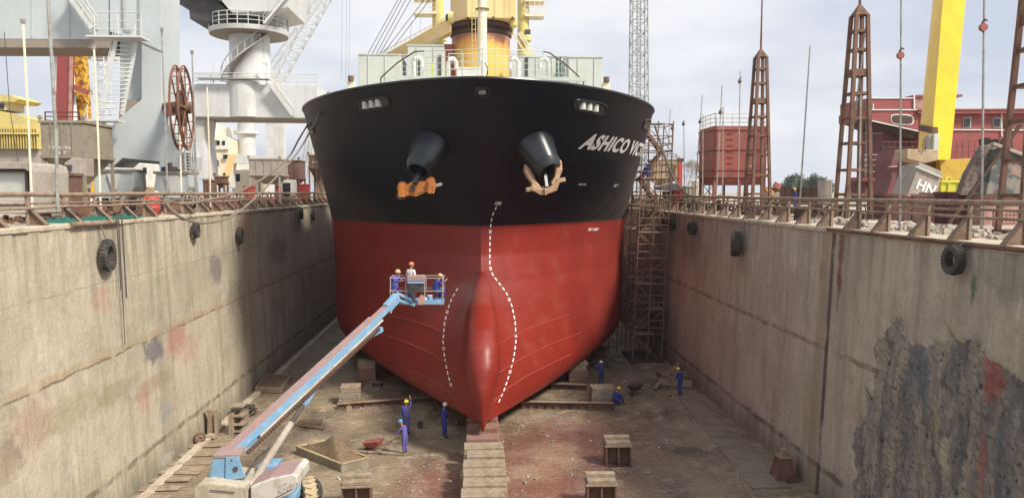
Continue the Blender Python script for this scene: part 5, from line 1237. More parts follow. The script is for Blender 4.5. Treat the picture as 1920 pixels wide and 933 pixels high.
for k in range(3):
    z_ = ZR + (c.z - ZR) * k / 3; z2 = ZR + (c.z - ZR) * (k + 1) / 3; mb.beam((a.x, Y, z_), (c.x, Y, z2), .05); mb.beam((c.x, Y, z_), (a.x, Y, z2), .05); mb.beam((a.x, Y, z2), (c.x, Y, z2), .05)
mb.build('bracing', M['rust'], t)
# clutter near the hull end of the right quay
t = thing('tarpaulin_shelter', 'grey sagging tarpaulin shelter beneath the tan hopper box', 'shelter', q_at(1262, 61))
MB().prism([A(1236, 350, 61), A(1262, 343, 61), A(1272, 345, 61), A(1282, 354, 61), A(1278, 358, 61), A(1240, 356, 61)], (0, 2.2, 0)).build('canopy', M['hopgrey'], t, bevel=.05)
for px in (1239, 1279): MB().beam(q_at(px, 61), A(px, 352, 61), .07).build('post', M['rust'], t)
bxp(MB(), 1243, 1262, 358, 374, 62.5, .2).build('dark_interior', M['dark'], t)
def rskip(x0, x1, yt, Y, dy, mat, label, taper=.05, cat='steel box'):
    zb_ = A(x0, yt, Y).z; yb = 360 + (HC - ZR) * 1400 / Y
    return skip(x0, x1, yt, yb + .5, Y, dy, M[mat], label, taper=taper, cat=cat)
rskip(1264, 1276, 358, 61, 1.2, 'drum', 'small bright red box under the tarpaulin shelter')
rskip(1286, 1306, 350, 72, 2, 'olive', 'dusty olive box between the shelter and the white hut')
rskip(1306, 1318, 340, 74, 2, 'creamw', 'pale cream box left of the white hut stand')
rskip(1446, 1482, 352, 85, 3, 'rust', 'rust-brown container at the left of the far yard row'); rskip(1484, 1512, 354, 88, 3, 'rusthop', 'dark brown low container in the middle of the far yard row')
rskip(1514, 1548, 352, 86, 3, 'rust', 'rusty container right of the slanting rod in the far yard'); rskip(1549, 1560, 338, 80, 2, 'hopgrey', 'tall pale grey box at the right end of the far yard row')
t = thing('excavator', 'small yellow and rusty digger arm at the foot of the farthest brown mast', 'excavator', q_at(1442, 75))
MB().beam(A(1436, 352, 75), A(1450, 364, 75), .35).build('boom', M['yellow_rusty'], t); MB().beam(A(1452, 345, 75), A(1462, 352, 75), .5).build('bucket', M['tankred'], t); bxp(MB(), 1448, 1462, 360, 378, 75, 2).build('body', M['olive'], t, bevel=.1)
# bare tree behind the shelter
def bare_tree(loc, h, label):
    t = thing('bare_tree', label, 'tree', loc); rnd = random.Random(3); o = None
    L = Vector(loc); mb = MB(); mb.tube([L, L + Vector((.1, 0, h * .45))], .13, 6, r2=.08); o = mb.build('trunk', M['wood'], t); mb = MB()
    def br(p, d, l, r_, dep):
        q = p + d * l; mb.tube([p, q], r_, 4, r2=r_ * .6, cap=False)
        if dep:
            for _ in range(4):
                nd = (d + Vector((rnd.uniform(-.8, .8), rnd.uniform(-.8, .8), rnd.uniform(-.2, .5)))).normalized(); br(q, nd, l * .68, r_ * .6, dep - 1)
    for _ in range(5): br(L + Vector((0, 0, h * rnd.uniform(.3, .45))), Vector((rnd.uniform(-.7, .7), rnd.uniform(-.7, .7), .7)).normalized(), h * .25, .05, 4)
    mb.build('branches', M['wood'], t); return t
bare_tree(q_at(1290, 120), 6.5, 'small leafless tree behind the tan hopper box')
# far tree clumps
M['leaf'] = paint('far_foliage', (.05, .075, .045), (.085, .105, .06), s2=.6, rough=1, bmp=0)
def bushy(px, ytop, Y, wpx, label, seed):
    rnd = random.Random(seed); b0 = A(px, 360, Y); zt_ = A(px, ytop, Y).z; h = zt_ - ZR; w_ = wpx * Y / 1400 / 2
    t = thing('tree', label, 'tree', (b0.x, Y, ZR), group='far trees beyond the yard')
    MB().tube([(b0.x, Y, ZR), (b0.x, Y, ZR + h * .5)], .25, 6, r2=.1).build('trunk', M['wood'], t); mb = MB()
    cl_ = [(Vector((b0.x + rnd.uniform(-w_, w_) * .75, Y + rnd.uniform(-w_, w_), ZR + h * rnd.uniform(.3, .86))), rnd.uniform(.12, .22) * h) for _ in range(16)]
    for c_, r_ in cl_:
        for _ in range(60):
            d = Vector((rnd.gauss(0, 1), rnd.gauss(0, 1), rnd.gauss(0, 1))).normalized() * r_ * rnd.uniform(.5, 1.1); p = c_ + d; s_ = rnd.uniform(.25, .5)
            u = Vector((rnd.uniform(-1, 1), rnd.uniform(-1, 1), rnd.uniform(-1, 1))).normalized() * s_; v_ = u.orthogonal().normalized() * s_ * .6
            mb.add([p - u, p + v_, p + u, p - v_], [(0, 1, 2, 3)])
    mb.build('crown', M['leaf'], t)
for i, (px, yt, wp) in enumerate(((1485, 327, 20), (1498, 324, 16), (1511, 330, 18), (1525, 325, 20), (1540, 331, 18), (1474, 340, 18), (1555, 340, 14))):
    bushy(px, yt, 260 + 6 * (i % 3), wp, ['far bushy tree at the left of the distant clump', 'tallest far tree of the distant clump', 'low rounded far tree in the middle of the clump', 'second tall far tree right of the clump middle', 'far tree at the right of the distant clump', 'low shrubby far tree at the far left of the clump', 'lowest far tree at the far right of the clump'][i], i)

# red superstructure block under construction
Y = 78.0
sb = thing('ship_superstructure', 'dark red ship superstructure block under construction behind the yellow gantry leg', 'superstructure', q_at(1780, Y))
def pr(pts, Yf, dy, name, mat, **k): return MB().prism([A(x, y, Yf) for x, y in pts], (0, dy, 0)).build(name, M[mat], sb, **k)
up = pr([(1627, 184), (1714, 184), (1714, 206), (1627, 206)], Y, 6, 'upper_bulwark', 'redox')
pr([(1624, 206.3), (1722, 206.3), (1722, 245), (1700, 239), (1624, 223)], Y - .02, 6, 'bridge_wing', 'redox')
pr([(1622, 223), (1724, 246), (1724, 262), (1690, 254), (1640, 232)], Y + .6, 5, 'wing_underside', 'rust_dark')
pr([(1714.4, 178), (1804, 177), (1806, 181), (1714.4, 182)], Y - .1, 6, 'roof_slab', 'redox'); pr([(1714.6, 182), (1764, 182), (1764, 206), (1714.6, 206)], Y + .1, 4, 'roof_house', 'pink')
pr([(1722.4, 205), (1960, 205), (1960, 212), (1722.4, 213)], Y - .4, 6, 'deck_fascia', 'redox')
pr([(1722.4, 213.2), (1960, 212.2), (1960, 300), (1722.4, 300)], Y + .3, 6, 'house_front', 'redox')
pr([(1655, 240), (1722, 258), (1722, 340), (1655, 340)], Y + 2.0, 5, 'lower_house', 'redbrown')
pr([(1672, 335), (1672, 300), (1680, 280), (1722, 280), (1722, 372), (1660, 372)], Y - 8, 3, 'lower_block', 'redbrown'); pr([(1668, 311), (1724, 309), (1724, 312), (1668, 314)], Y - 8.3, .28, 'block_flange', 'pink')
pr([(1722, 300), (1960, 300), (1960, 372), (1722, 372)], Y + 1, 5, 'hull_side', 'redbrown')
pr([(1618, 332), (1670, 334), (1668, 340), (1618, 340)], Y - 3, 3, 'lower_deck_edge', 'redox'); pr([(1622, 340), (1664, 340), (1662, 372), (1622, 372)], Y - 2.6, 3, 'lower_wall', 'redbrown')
for (x0, x1, y0, y1) in ((1808, 1819, 221, 238), (1864, 1875, 222, 238)):
    f = MB(); bxp(f, x0 - 1.2, x1 + 1.2, y0 - 1.2, y1 + 1.2, Y + .22, .05); f = f.build('window', M['boxwhite'], sb); bxp(MB(), x0, x1, y0, y1, Y + .17, .04).build('pane', M['glass'], f)
for x0 in (1630, 1640): bxp(MB(), x0, x0 + 4, 351, 362, Y - 2.65, .04).build('porthole', M['glass'], sb)
cx_, cy_ = 1692, 224
def sup(cx_, cy_, rx, ry, Yf, n=30): return [A(cx_ + math.copysign(abs(math.cos(a)) ** .55, math.cos(a)) * rx, cy_ + math.copysign(abs(math.sin(a)) ** .55, math.sin(a)) * ry + (math.cos(a)) * 1.5, Yf) for a in [2 * math.pi * k / n for k in range(n)]]
o = MB().prism(sup(cx_, cy_, 21.5, 10, Y - .08), (0, .05, 0)).build('oval_opening_frame', M['boxwhite'], sb); MB().prism(sup(cx_, cy_, 19.5, 8, Y - .12), (0, .03, 0)).build('oval_opening', M['rust_dark'], o)
bxp(MB(), 1620, 1637, 196, 206, Y - .1, .07).build('notch', M['rust_dark'], sb)
for (x0, y0, x1, y1, Yf) in ((1627, 184, 1714, 184, Y - .05), (1627, 206, 1722, 206, Y - .1), (1624, 224, 1722, 246, Y - .1), (1722, 205, 1960, 204, Y - .48), (1722, 243, 1960, 244, Y + .2), (1714, 178, 1714, 206, Y - .1), (1627, 206, 1627, 224, Y - .1), (1637, 195, 1637, 207, Y - .12), (1878, 213, 1878, 256, Y + .2)):
    MB().beam(A(x0, y0, Yf), A(x1, y1, Yf), .11, .11, up=(0, 1, 0)).build('primer_seam', M['pink'] if y0 in (204, 205) else M['boxwhite'], sb)
bxp(MB(), 1886, 1890, 226, 244, Y + .1, .1).build('plate', M['pink'], sb)
mb = MB()
for (x0, x1, yt, yb) in ((1655, 1722, 266, 300), (1782, 1850, 264, 300)):
    n = 6
    for k in range(n + 1): x = x0 + (x1 - x0) * k / n; mb.tube([A(x, yt, Y - 1), A(x, yb, Y - 1)], .035, 4)
    for yy in (yt, yt + 10, yt + 20): mb.tube([A(x0, yy, Y - 1), A(x1, yy, Y - 1)], .03, 4)
    mb.tube([A(x0, yb, Y - 1), A(x0 + 24, yt, Y - 1)], .03, 4)
mb.build('side_scaffold', M['rust'], sb)
mb = MB()
for k in range(6): x = 1622 + k * 6.5; mb.tube([A(x, 290, Y + 1), A(x, 334, Y + 1)], .03, 4)
for yy in (226, 250, 290, 300, 310, 322): mb.tube([A(1620, yy, Y + 1), A(1656, yy, Y + 1)], .045, 4)
for x in (1624, 1628): mb.tube([A(x, 226, Y + 1), A(x, 330, Y + 1)], .04, 4)
mb.build('side_scaffold', M['galv'], sb)
# yellow gantry leg
M['yellow_shaded'] = paint('shaded_yellow_paint', (.50, .33, .035), (.42, .28, .04), rough=.6)  # darker copy of the yellow, shade on the foot beam painted in
g = thing('gantry_leg', 'huge inclined yellow gantry crane leg rising out of the photo on the right', 'gantry', q_at(1760, 50))
def quad(x0, x1, x2, y, dd=0): return [A(x0, y, 51.5), A(x1, y + dd, 48.5), A(x2, y + dd, 49), Vector((A(x2, y, 49).x + .6, 52, A(x0, y, 51.5).z))]
lg = MB().frustum(quad(1720, 1744, 1782, 288, 12), quad(1768, 1783, 1829, -190)).build('leg_box', M['yellow'], g, bevel=.03)
MB().prism([A(1762, 300, 49.5), A(1836, 296, 49.5), A(1814, 340, 49.5), A(1766, 344, 49.5)], (0, 2.5, 0)).build('foot_beam', M['yellow_shaded'], g, bevel=.03)
MB().prism([A(1722, 300, 50), A(1780, 302, 50), A(1790, 372, 50), A(1716, 372, 50)], (0, 2.5, 0)).build('foot', M['redbrown'], g)
MB().box(A(1747, 0, 48.2).x, A(1758, 0, 48.2).x, 47.9, 48.4, A(0, 286, 48.2).z, A(0, 248, 48.2).z).build('switch_box', M['hopgrey'], g, bevel=.03); MB().box(A(1757, 0, 48).x, A(1767, 0, 48).x, 47.7, 48.3, A(0, 284, 48).z, A(0, 245, 48).z).build('switch_box', M['deckgrey'], g, bevel=.03)
for k in range(7):
    y = 234 + k * 1.6; MB().tube([A(1723, y, 51.6), A(1746, y + 5, 48.4), A(1758, y + 6, 48.6)], .05, 5).build('cable_lashing', M['rust'], g, smooth=True)
MB().prism([A(1701, 279, 47), A(1760, 281, 47), A(1760, 300, 47), A(1736, 306, 47), (A(1701, 298, 47))], (0, 1.5, 0)).build('ballast_block', M['tan'], g, bevel=.04)
MB().tube([A(1733, 283, 46.9), A(1729, 270, 46.9), A(1731, 260, 46.9), A(1735, 270, 46.9), A(1735, 283, 46.9)], .025, 5).build('lifting_sling', M['dark'], g, smooth=True)
# tilted grey box
Y = 40; t = thing('steel_skip', 'tilted grey steel box with white painted letters, leaning beside the lime skip', 'skip', q_at(1735, Y), group='steel boxes and skips on the quay')
MB().prism([A(1724, 304, Y), A(1768, 322, Y), A(1756, 366, Y), A(1702, 364, Y)], (.3, 2.2, -.1)).build('box_body', M['hopgrey'], t, bevel=.03)
MB().beam(A(1716, 312, Y - .04), A(1764, 332, Y - .04), .1, .14, up=(0, 1, 0)).build('rim', M['deckgrey'], t)
xd = (A(1768, 322, Y) - A(1724, 304, Y)).normalized(); yd = Vector((-xd.z, 0, xd.x))
text_on('writing', 'HN', .75, A(1716, 352, Y - .03) , xd, yd, M['white'], t, bold=.03)
Y = 41.5; t = skip(1764, 1812, 340, 366, Y, 2.0, M['lime'], 'lime yellow skip with two lifting eyes on the right quay', taper=.06)
for px in (1778, 1805): MB().lathe([(.12, -.05), (.2, -.05), (.2, .05), (.12, .05)], A(px, 337, Y), (0, 1, 0), 14, cap=False).build('lifting_eye', M['lime'], t)
# row of old boxes behind the rail
M['maroon_d'] = M['redbrown']
for (x0, x1, yt, Y, mt, lab) in ((1700, 1722, 366, 34.5, 'pink', 'narrow pinkish box end at the left of the row behind the right rail'), (1722, 1764, 366, 34, 'pink', 'faded pink steel box behind the right rail under the tilted grey box'), (1768, 1796, 364, 33.4, 'redbrown', 'dark maroon steel box between the two pink boxes'),
                                 (1797, 1842, 362, 32.6, 'redbrown', 'wide dark maroon box right of the narrow maroon one'), (1846, 1945, 369, 31.5, 'pink', 'long faded pink box at the right photo edge'), (1660, 1698, 366, 37, 'rusthop', 'brown rusted box left of the pink boxes')):
    rskip(x0, x1, yt, Y, 1.8, mt, lab, taper=.02)
t = thing('wire_cage', 'rusty wire cage in front of the long pink box', 'cage', q_at(1880, 28)); mb = MB()
for k in range(8): x = 1866 + k * 7; mb.tube([A(x, 398, 28), A(x, 420, 28)], .015, 4)
for yy in (396, 404, 412, 420): mb.tube([A(1862, yy, 28), A(1922, yy - 2, 28)], .02, 4)
mb.build('wire_mesh', M['rust'], t); MB().tube([A(1862, 425, 28), A(1862, 396, 28), A(1922, 394, 28)], .04, 5).build('cage_frame', M['rust'], t)
M['binside'] = paint('dark_rusted_bin_side', (.15, .115, .09), (.22, .19, .16), s2=2.5, rust=(.07, .05, .04), s3=5, t3=(.45, .6), rough=.9, bmp=.8)
# two big dumped bins, tipped over
Y = 31.5
t = thing('tipped_bin', 'large tipped rusty grey bin heaped with debris beside the right photo edge', 'bin', q_at(1840, Y), group='tipped steel bins')
MB().prism([A(1800, 366, Y), A(1812, 330, Y), A(1843, 277, Y), A(1862, 268, Y), A(1856, 300, Y), A(1846, 366, Y)], (.4, .9, .1)).build('bin_side', M['binside'], t, bevel=.015)
m_, t_, b_ = newmat('patched_bin_paint'); v = vec_of(t_); col = mixc(t_, noise_mask(t_, v, .9, .42, .5), (.22, .2, .17), (.07, .085, .085)); col = mixc(t_, noise_mask(t_, v, .7, .52, .6, mapscale=(1, 2, 1.4)), col, (.3, .2, .165)); t_.links.new(col, b_.inputs['Base Color']); b_.inputs['Roughness'].default_value = .8; M['patch'] = m_
MB().prism([A(1849, 364, Y - .3), A(1866, 280, Y - .3), A(1884, 273, Y - .3), A(1945, 300, Y - .3), A(1925, 366, Y - .3)], (0, 1.2, 0)).build('bin_face', M['patch'], t, bevel=.02)
MB().beam(A(1860, 269, Y - .4), A(1940, 298, Y - .4), .12, .2, up=(0, 1, 0)).build('rim', M['hopgrey'], t)
MB().beam(A(1780, 418, 30), A(1915, 232, 30), .13, .09, up=(0, 1, 0)).build('leaning_beam', M['rust_dark'], t)
mb = MB()
for k in range(40): mb.obox(A(random.uniform(1846, 1892), random.uniform(264, 276), Y + random.uniform(.3, 1.8)), (random.uniform(.05, .22), random.uniform(.05, .2), random.uniform(.04, .15)), Matrix.Rotation(random.uniform(0, 3), 3, random.choice('XYZ')))
mb.build('debris', M['rust_dark'], t)['kind'] = 'stuff'
# rubble spread
mb = MB()
for k in range(420):
    px = random.choice((random.uniform(1540, 1720), random.uniform(1430, 1930))); Yr = random.uniform(15.4, 18.2) * 1400 / (px - 893)
    if Yr > 70: continue
    s_ = random.uniform(.03, .16); p = q_at(px, Yr); mb.obox((p[0], p[1], ZR + s_ * .3), (s_ * random.uniform(.6, 1.6), s_, s_ * .5), Matrix.Rotation(random.uniform(0, 3), 3, random.choice('XYZ')))
mb.build('rubble', M['rubble'], kind='stuff')
mb = MB()
for k in range(500):
    Yr = random.uniform(20, 75); s_ = random.uniform(.03, .13); mb.obox((-random.uniform(15.3, 19), Yr, ZL + s_ * .3), (s_ * random.uniform(.6, 1.8), s_, s_ * .5), Matrix.Rotation(random.uniform(0, 3), 3, random.choice('XYZ')))
mb.build('rubble', M['rust'], kind='stuff')
# scrap heaps behind both rails
for sgn, zg, nm in ((-1, ZL, 'rust'), (1, ZR, 'rust_dark')):
    mb = MB()
    for k in range(230):
        Yr = random.uniform(34, 80); xr = sgn * random.uniform(16.2, 20.5); a_ = Vector((xr, Yr, zg + random.uniform(0, .25))); hgt_ = random.choice((.3, .5, .8, 1.1)) * random.uniform(.6, 1.1)
        kind_ = random.random()
        if kind_ < .45: mb.beam(a_, a_ + Vector((random.uniform(-.25, .25), random.uniform(-.3, .3), hgt_)), random.uniform(.04, .1))
        elif kind_ < .75: mb.beam(a_, a_ + Vector((random.uniform(-1.2, 1.2), random.uniform(-1, 1), random.uniform(0, .5))), random.uniform(.05, .13))
        else: mb.obox(a_ + Vector((0, 0, .2)), (random.uniform(.1, .4), random.uniform(.1, .3), random.uniform(.1, .35)), Matrix.Rotation(random.uniform(0, 3), 3, 'Z'))
    mb.build('scrap_steel', M[nm], kind='stuff')
# right tyres
for (px, py, lab, rr, nrm, bg_) in ((1788, 487, 'tyre hanging nearest the camera on the right dock wall', .40, (-1, .03, .03), False), (1384, 457, 'chunky tractor tyre turned tread outwards on the right dock wall', .62, (.94, -.33, 0), True), (1297, 428, 'small tyre on the right dock wall left of the tractor tyre', .38, (-1, -.25, 0), False),
                            (1258, 419, 'tyre second from the ship on the right dock wall', .42, (-1, -.2, 0), False), (1249, 415, 'tyre closest to the ship on the right dock wall', .40, (-1, -.2, 0), False)):
    p = onX(px, py, 13.55); tyre((13.55 if not bg_ else 13.42, p.y, p.z), nrm, rr, .5 if bg_ else .3, lab, hang=(13.78, p.y - .2, ZR + .02), tread=16 if bg_ else 26, big=bg_)
# ropes right
rope([A(1228, 236, 46), A(1245, 288, 47), A(1262, 330, 49), A(1285, 362, 51), A(1315, 377, 52), A(1345, 368, 52), A(1352, 365, 52)], .06, 'thick mooring rope from the right bow chock to the rail by the silo')
rope([A(1229, 238, 46), A(1248, 300, 47), A(1270, 345, 49), A(1300, 369, 51), A(1330, 372, 52), A(1344, 366, 52)], .04, 'thinner mooring rope beside the thick right one')
MB().tube([A(1352, 300, 50), A(1395, 270, 47), A(1376, 380, 47)], .03, 5) if False else None

# ------------------------------------------------------------ scaffold stair tower between hull and right wall
sc = thing('scaffold_tower', 'rusty scaffold stair tower between the ship and the right dock wall', 'scaffold', (12.1, 53, 0))
X0, X1, Y0_, Y1_ = 11.0, 13.05, 51.6, 54.2; lv = [0, 2.0, 3.8, 5.6, 7.4, 9.2, 11.0, 12.9, 14.8, 16.6]
M['scaf'] = paint('rusty_scaffold_tube', (.22, .13, .085), (.14, .08, .055), s2=3, rough=.85, bmp=.2)
def sx(z): return .35 * z / 16.6
xs = [X0, (X0 + X1) / 2, X1]
for x in xs:
    for y in (Y0_, Y1_): MB().tube([(x, y, 0), (x + sx(16.6), y - 1.0, 16.8)], .045, 6).build('standard', M['scaf'], sc)
def P_(x, y, z): return Vector((x + sx(z), y - 1.0 * z / 16.8, z))
for i, z in enumerate(lv[1:]):
    for zo in (0, .5, 1.0):
        if z + zo > 16.9: continue
        mb = MB()
        for (a_, b_) in (((X0, Y0_), (X1, Y0_)), ((X0, Y1_), (X1, Y1_)), ((X0, Y0_), (X0, Y1_)), ((X1, Y0_), (X1, Y1_))): mb.tube([P_(*a_, z + zo), P_(*b_, z + zo)], .035, 5)
        mb.build('ledger', M['scaf'], sc)
    lnd = (X0 + .9, X1 - .0) if i % 2 else (X0, X1 - .6)
    pl_ = [P_(lnd[0], Y0_, z), P_(lnd[1], Y0_, z), P_(lnd[1], Y0_ + 1.0, z), P_(lnd[0], Y0_ + 1.0, z)]
    MB().prism(pl_, (0, 0, .06)).build('landing', M['wood'], sc)
    stair(P_(X0 + .3 if i % 2 else X1 - .3, Y0_ + 1.9, lv[i]), P_(X1 - .3 if i % 2 else X0 + .3, Y0_ + 1.9, z), .65, M['scaf'], sc, n=8, rail=.0)
for i in range(len(lv) - 1):
    p, q = (X0, X1) if i % 2 else (X1, X0)
    MB().tube([P_(p, Y0_ - .05, lv[i]), P_(q, Y0_ - .05, lv[i + 1])], .03, 5).build('brace', M['scaf'], sc)
    MB().tube([P_(X1 + .05, Y0_, lv[i]), P_(X1 + .05, Y1_, lv[i + 1])], .03, 5).build('brace', M['scaf'], sc)
MB().box(X0 - .2, X1 + .2, Y0_ - .2, Y1_ + .2, .01, .22).build('sole_frame', M['rust_dark'], sc)
# second bay closer to hull
for x in (9.9, 10.5):
    MB().tube([(x, 55.2, 0), (x + .9, 54.8, 13.5)], .045, 6).build('standard', M['scaf'], sc)
for z in lv[1:8]: MB().tube([(9.9 + .06 * z, 55.1, z), (11.1 + .02 * z, 54.2, z)], .035, 5).build('ledger', M['scaf'], sc)
for y in (55.6, 57.4, 59.2):
    for x in (10.95, 12.0, 13.0): MB().tube([(x, y, 0), (x + .3, y - .6, 13.2)], .04, 6).build('standard', M['scaf'], sc)
    for z in lv[1:8]: MB().tube([(10.95 + .02 * z, y - .045 * z, z), (13.0 + .02 * z, y - .045 * z, z)], .033, 5).build('ledger', M['scaf'], sc)
for z in lv[1:8]:
    for x in (10.95, 13.0): MB().tube([(x + .02 * z, 55.6 - .045 * z, z + .5), (x + .02 * z, 59.2 - .045 * z, z + .5)], .033, 5).build('ledger', M['scaf'], sc)
    MB().tube([(10.95, 57.4 - .045 * z, z), (13.0, 57.4 - .045 * z, z + 1.8)], .03, 5).build('brace', M['scaf'], sc)
    MB().box(11.2 + .02 * z, 12.9 + .02 * z, 55.0 - .05 * z, 56.2 - .045 * z, z + .04, z + .09).build('landing', M['wood'], sc)
t = thing('tarpaulin', 'blue plastic sheet bundled on the upper scaffold landing', 'sheet', P_(11.3, 52, 12.95))

# ------------------------------------------------------------ dock floor
def jit(mb_box, **k): pass
def block_stack(loc, w_, d_, layers, label, name='keel_block', group='keel blocks along the centreline', cat='block', rz=0, mats=('conc_block', 'wood')):
    t = thing(name, label, cat, (0, 0, 0), group=group); z = -.02; rnd = random.Random(hash(label) % 1000)
    for i, h in enumerate(layers):
        top = i >= len(layers) - 2; jx = rnd.uniform(-.05, .05); k = 1.0 if not top else .95 + rnd.uniform(0, .08)
        n = 1 if not top else 2
        for j in range(n):
            y0 = -d_ / 2 + d_ * j / n; MB().box(-w_ / 2 * k + jx, w_ / 2 * k + jx + rnd.uniform(-.05, .05), y0 + .006, y0 + d_ / n - .006, z + .003, z + h).build('concrete_base' if not top else 'timber_cap', M[mats[1] if top else mats[0]], t, bevel=.025)
        z += h
    t.location = loc; t.rotation_euler = (0, 0, rz); return t
ky = [31.45, 30.45, 29.35, 28.4, 27.4, 26.4]
labs = ['keel block row end nearest the ship stem', 'second keel block in front of the stem', 'third keel block in front of the stem', 'fourth keel block in front of the stem', 'fifth keel block from the stem, near the lower photo edge', 'keel block nearest the camera, cut by the lower photo edge']
for i, y in enumerate(ky):
    block_stack((.28 + .05 * math.sin(i * 2.1), y, 0), 1.68 - .06 * (i % 2), .80, [.52, .3, .2, .16], 'dusty ' + labs[i], rz=R(random.uniform(-2, 2)))
proto = None
lastlab = 'keel block carrying the ship keel in the dark beneath the hull'
y = 32.7; proto = block_stack((.28, y, 0), 1.5, .8, [.5, .3, .2, .16], lastlab, mats=('wood_red', 'wood_red'))
for k in range(10): copy_tree(proto, (.28, 34.2 + k * 1.4, 0))
# steel trestles
def trestle(loc, label, w_=1.05, h=1.22, ribs=3, rz=0):
    t = thing('steel_trestle', label, 'trestle', (0, 0, 0), group='steel trestles with timber caps')
    MB().box(-w_ / 2, w_ / 2, -.04, .04, .03, h - .36).build('web', M['rust'], t)
    for k in range(ribs): x = -w_ / 2 + w_ * k / (ribs - 1); MB().box(x - .03, x + .03, -.36, .36, 0, h - .36).build('rib', M['rust'], t)
    MB().box(-w_ / 2 - .08, w_ / 2 + .08, -.4, .4, h - .355, h - .30).build('top_plate', M['rail'], t)
    MB().box(-w_ / 2 - .02, w_ / 2 + .02, -.3, .3, h - .298, h - .15).build('timber_cap', M['wood'], t, bevel=.02)
    MB().box(-w_ / 2 - .06, w_ / 2 + .03, .02, .3, h - .148, h).build('timber_cap', M['wood'], t, bevel=.02)
    MB().box(-w_ / 2 - .05, w_ / 2 + .05, -.42, .42, -.03, .03).build('base_plate', M['rust_dark'], t)
    t.location = loc; t.rotation_euler = (0, 0, rz); return t
tr = trestle(F(1157, 868), 'steel trestle with timber cap right of the keel blocks, farther one')
p = F(1126, 945); copy_tree(tr, (p.x, p.y, 0), R(-2), 'steel trestle right of the keel blocks, cut by the lower photo edge')
p = F(670, 948); copy_tree(tr, (p.x, p.y, 0), R(3), 'steel trestle left of the keel blocks, beside the sand skip')
# side blocks and beams under the turn of the bilge
for (px, py, w_, L, lab, mt) in ((655, 757, 1.15, [.35, .35, .2, .15], 'stack of pale blocks at left with a rod standing by it', 'conc_block'), (687, 712, 1.1, [.4, .4, .25, .2], 'dark block stack in the shade below the left bilge', 'wood_red'), (1130, 757, 1.3, [.3, .35, .2, .15], 'pale block stack beside the crouching worker', 'conc_block'), (1083, 715, 1.2, [.35, .4, .3, .2], 'reddish block stack in the shade below the right bilge', 'wood_red')):
    p = F(px, py); block_stack((p.x, p.y + .3, 0), w_, .9, L, lab, 'side_block', 'side block stacks', 'block', R(4), (mt, 'wood'))
def ibeam(p, q, label, h=.42, mat='rust'):
    p = Vector((p.x, p.y, 0)); q = Vector((q.x, q.y, 0)); t = thing('steel_beam', label, 'beam', p, group='steel beams on the dock floor')
    d = (q - p).normalized(); sd = Vector((d.y, -d.x, 0)); up = Vector((0, 0, 1))
    MB().beam(p + up * h / 2, q + up * h / 2, .03, h - .06).build('web', M[mat], t)
    MB().beam(p + up * (h - .015), q + up * (h - .015), .3, .03).build('flange', M['rail'], t); MB().beam(p + up * .02, q + up * .02, .3, .03).build('flange', M[mat], t)
    n = int((q - p).length / .45)
    for k in range(n + 1):
        c = p.lerp(q, k / n); MB().beam(c + up * .03 - sd * .0, c + up * (h - .03), .02, .26, up=sd).build('stiffener', M[mat], t)
    return t
ibeam(F(978, 765), F(1150, 768), 'long ribbed steel beam lying right of the keel near the crouching worker'); ibeam(F(1034, 728), F(1100, 731), 'short ribbed steel beam in front of the reddish block stack', .35)
ibeam(F(632, 766), F(806, 752), 'long steel beam lying left of the keel in the shade', .3); ibeam(F(700, 722), F(716, 724), 'short beam end beside the dark block stack', .25)
# sand skip
t = thing('sand_skip', 'shallow steel skip full of brown sand on the dock floor', 'skip', F(622, 865))
C4 = [F(556, 850), F(640, 884), F(690, 872), F(612, 838)]; C4 = [Vector((p.x, p.y, 0)) for p in C4]; hs = .36; ctr = sum(C4, Vector()) / 4
for i in range(4):
    a_, b_ = C4[i], C4[(i + 1) % 4]; MB().beam(a_ + Vector((0, 0, hs / 2)), b_ + Vector((0, 0, hs / 2)), .05, hs).build('side_plate', M['olive'], t); MB().beam(a_ + Vector((0, 0, hs)), b_ + Vector((0, 0, hs)), .11, .06).build('rim', M['tan'], t)
n = 26; vs = []
for i in range(n):
    for j in range(n):
        u, v = i / (n - 1), j / (n - 1); p = C4[0].lerp(C4[3], u).lerp(C4[1].lerp(C4[2], u), v)
        e_ = min(u, 1 - u, v, 1 - v) * 2; h_ = .22 + 1.0 * (max(0, e_) ** .8) * (.7 + .35 * noise.noise(Vector((u * 2.5, v * 2.5, 1)))) + .05 * noise.noise(Vector((u * 12, v * 12, 3)))
        vs.append((p.x, p.y, h_))
MB().add(vs, [(i * n + j, (i + 1) * n + j, (i + 1) * n + j + 1, i * n + j + 1) for i in range(n - 1) for j in range(n - 1)]).build('sand', M['soil'], t, smooth=True)
t = thing('shovel', 'shovel stuck upright in the sand skip', 'shovel', A(588, 828, F(600, 850).y)); pY = F(600, 850).y + .3
MB().prism([A(578, 824, pY), A(585, 822, pY), (A(588, 832, pY)), A(584, 838, pY), A(577, 832, pY)], (0, .02, 0)).build('blade', M['tan'], t)
MB().tube([A(582, 832, pY), A(600, 842, pY)], .02).build('handle', M['wood'], t)
def plank(p, q, w_, h, label, mat='wood', group='loose planks on the dock floor'):
    z = h / 2 + .03; p = Vector((p.x, p.y, z)); q = Vector((q.x, q.y, z)); return tag(MB().beam(p, q, w_, h).build('plank', M[mat], bevel=.01), label, 'plank', group)
plank(F(652, 845), F(760, 853), .25, .06, 'long thin plank running from the sand skip to the man with the wheelbarrow')
plank(F(690, 850), F(712, 848), .1, .1, 'short plank end beside the sand skip')
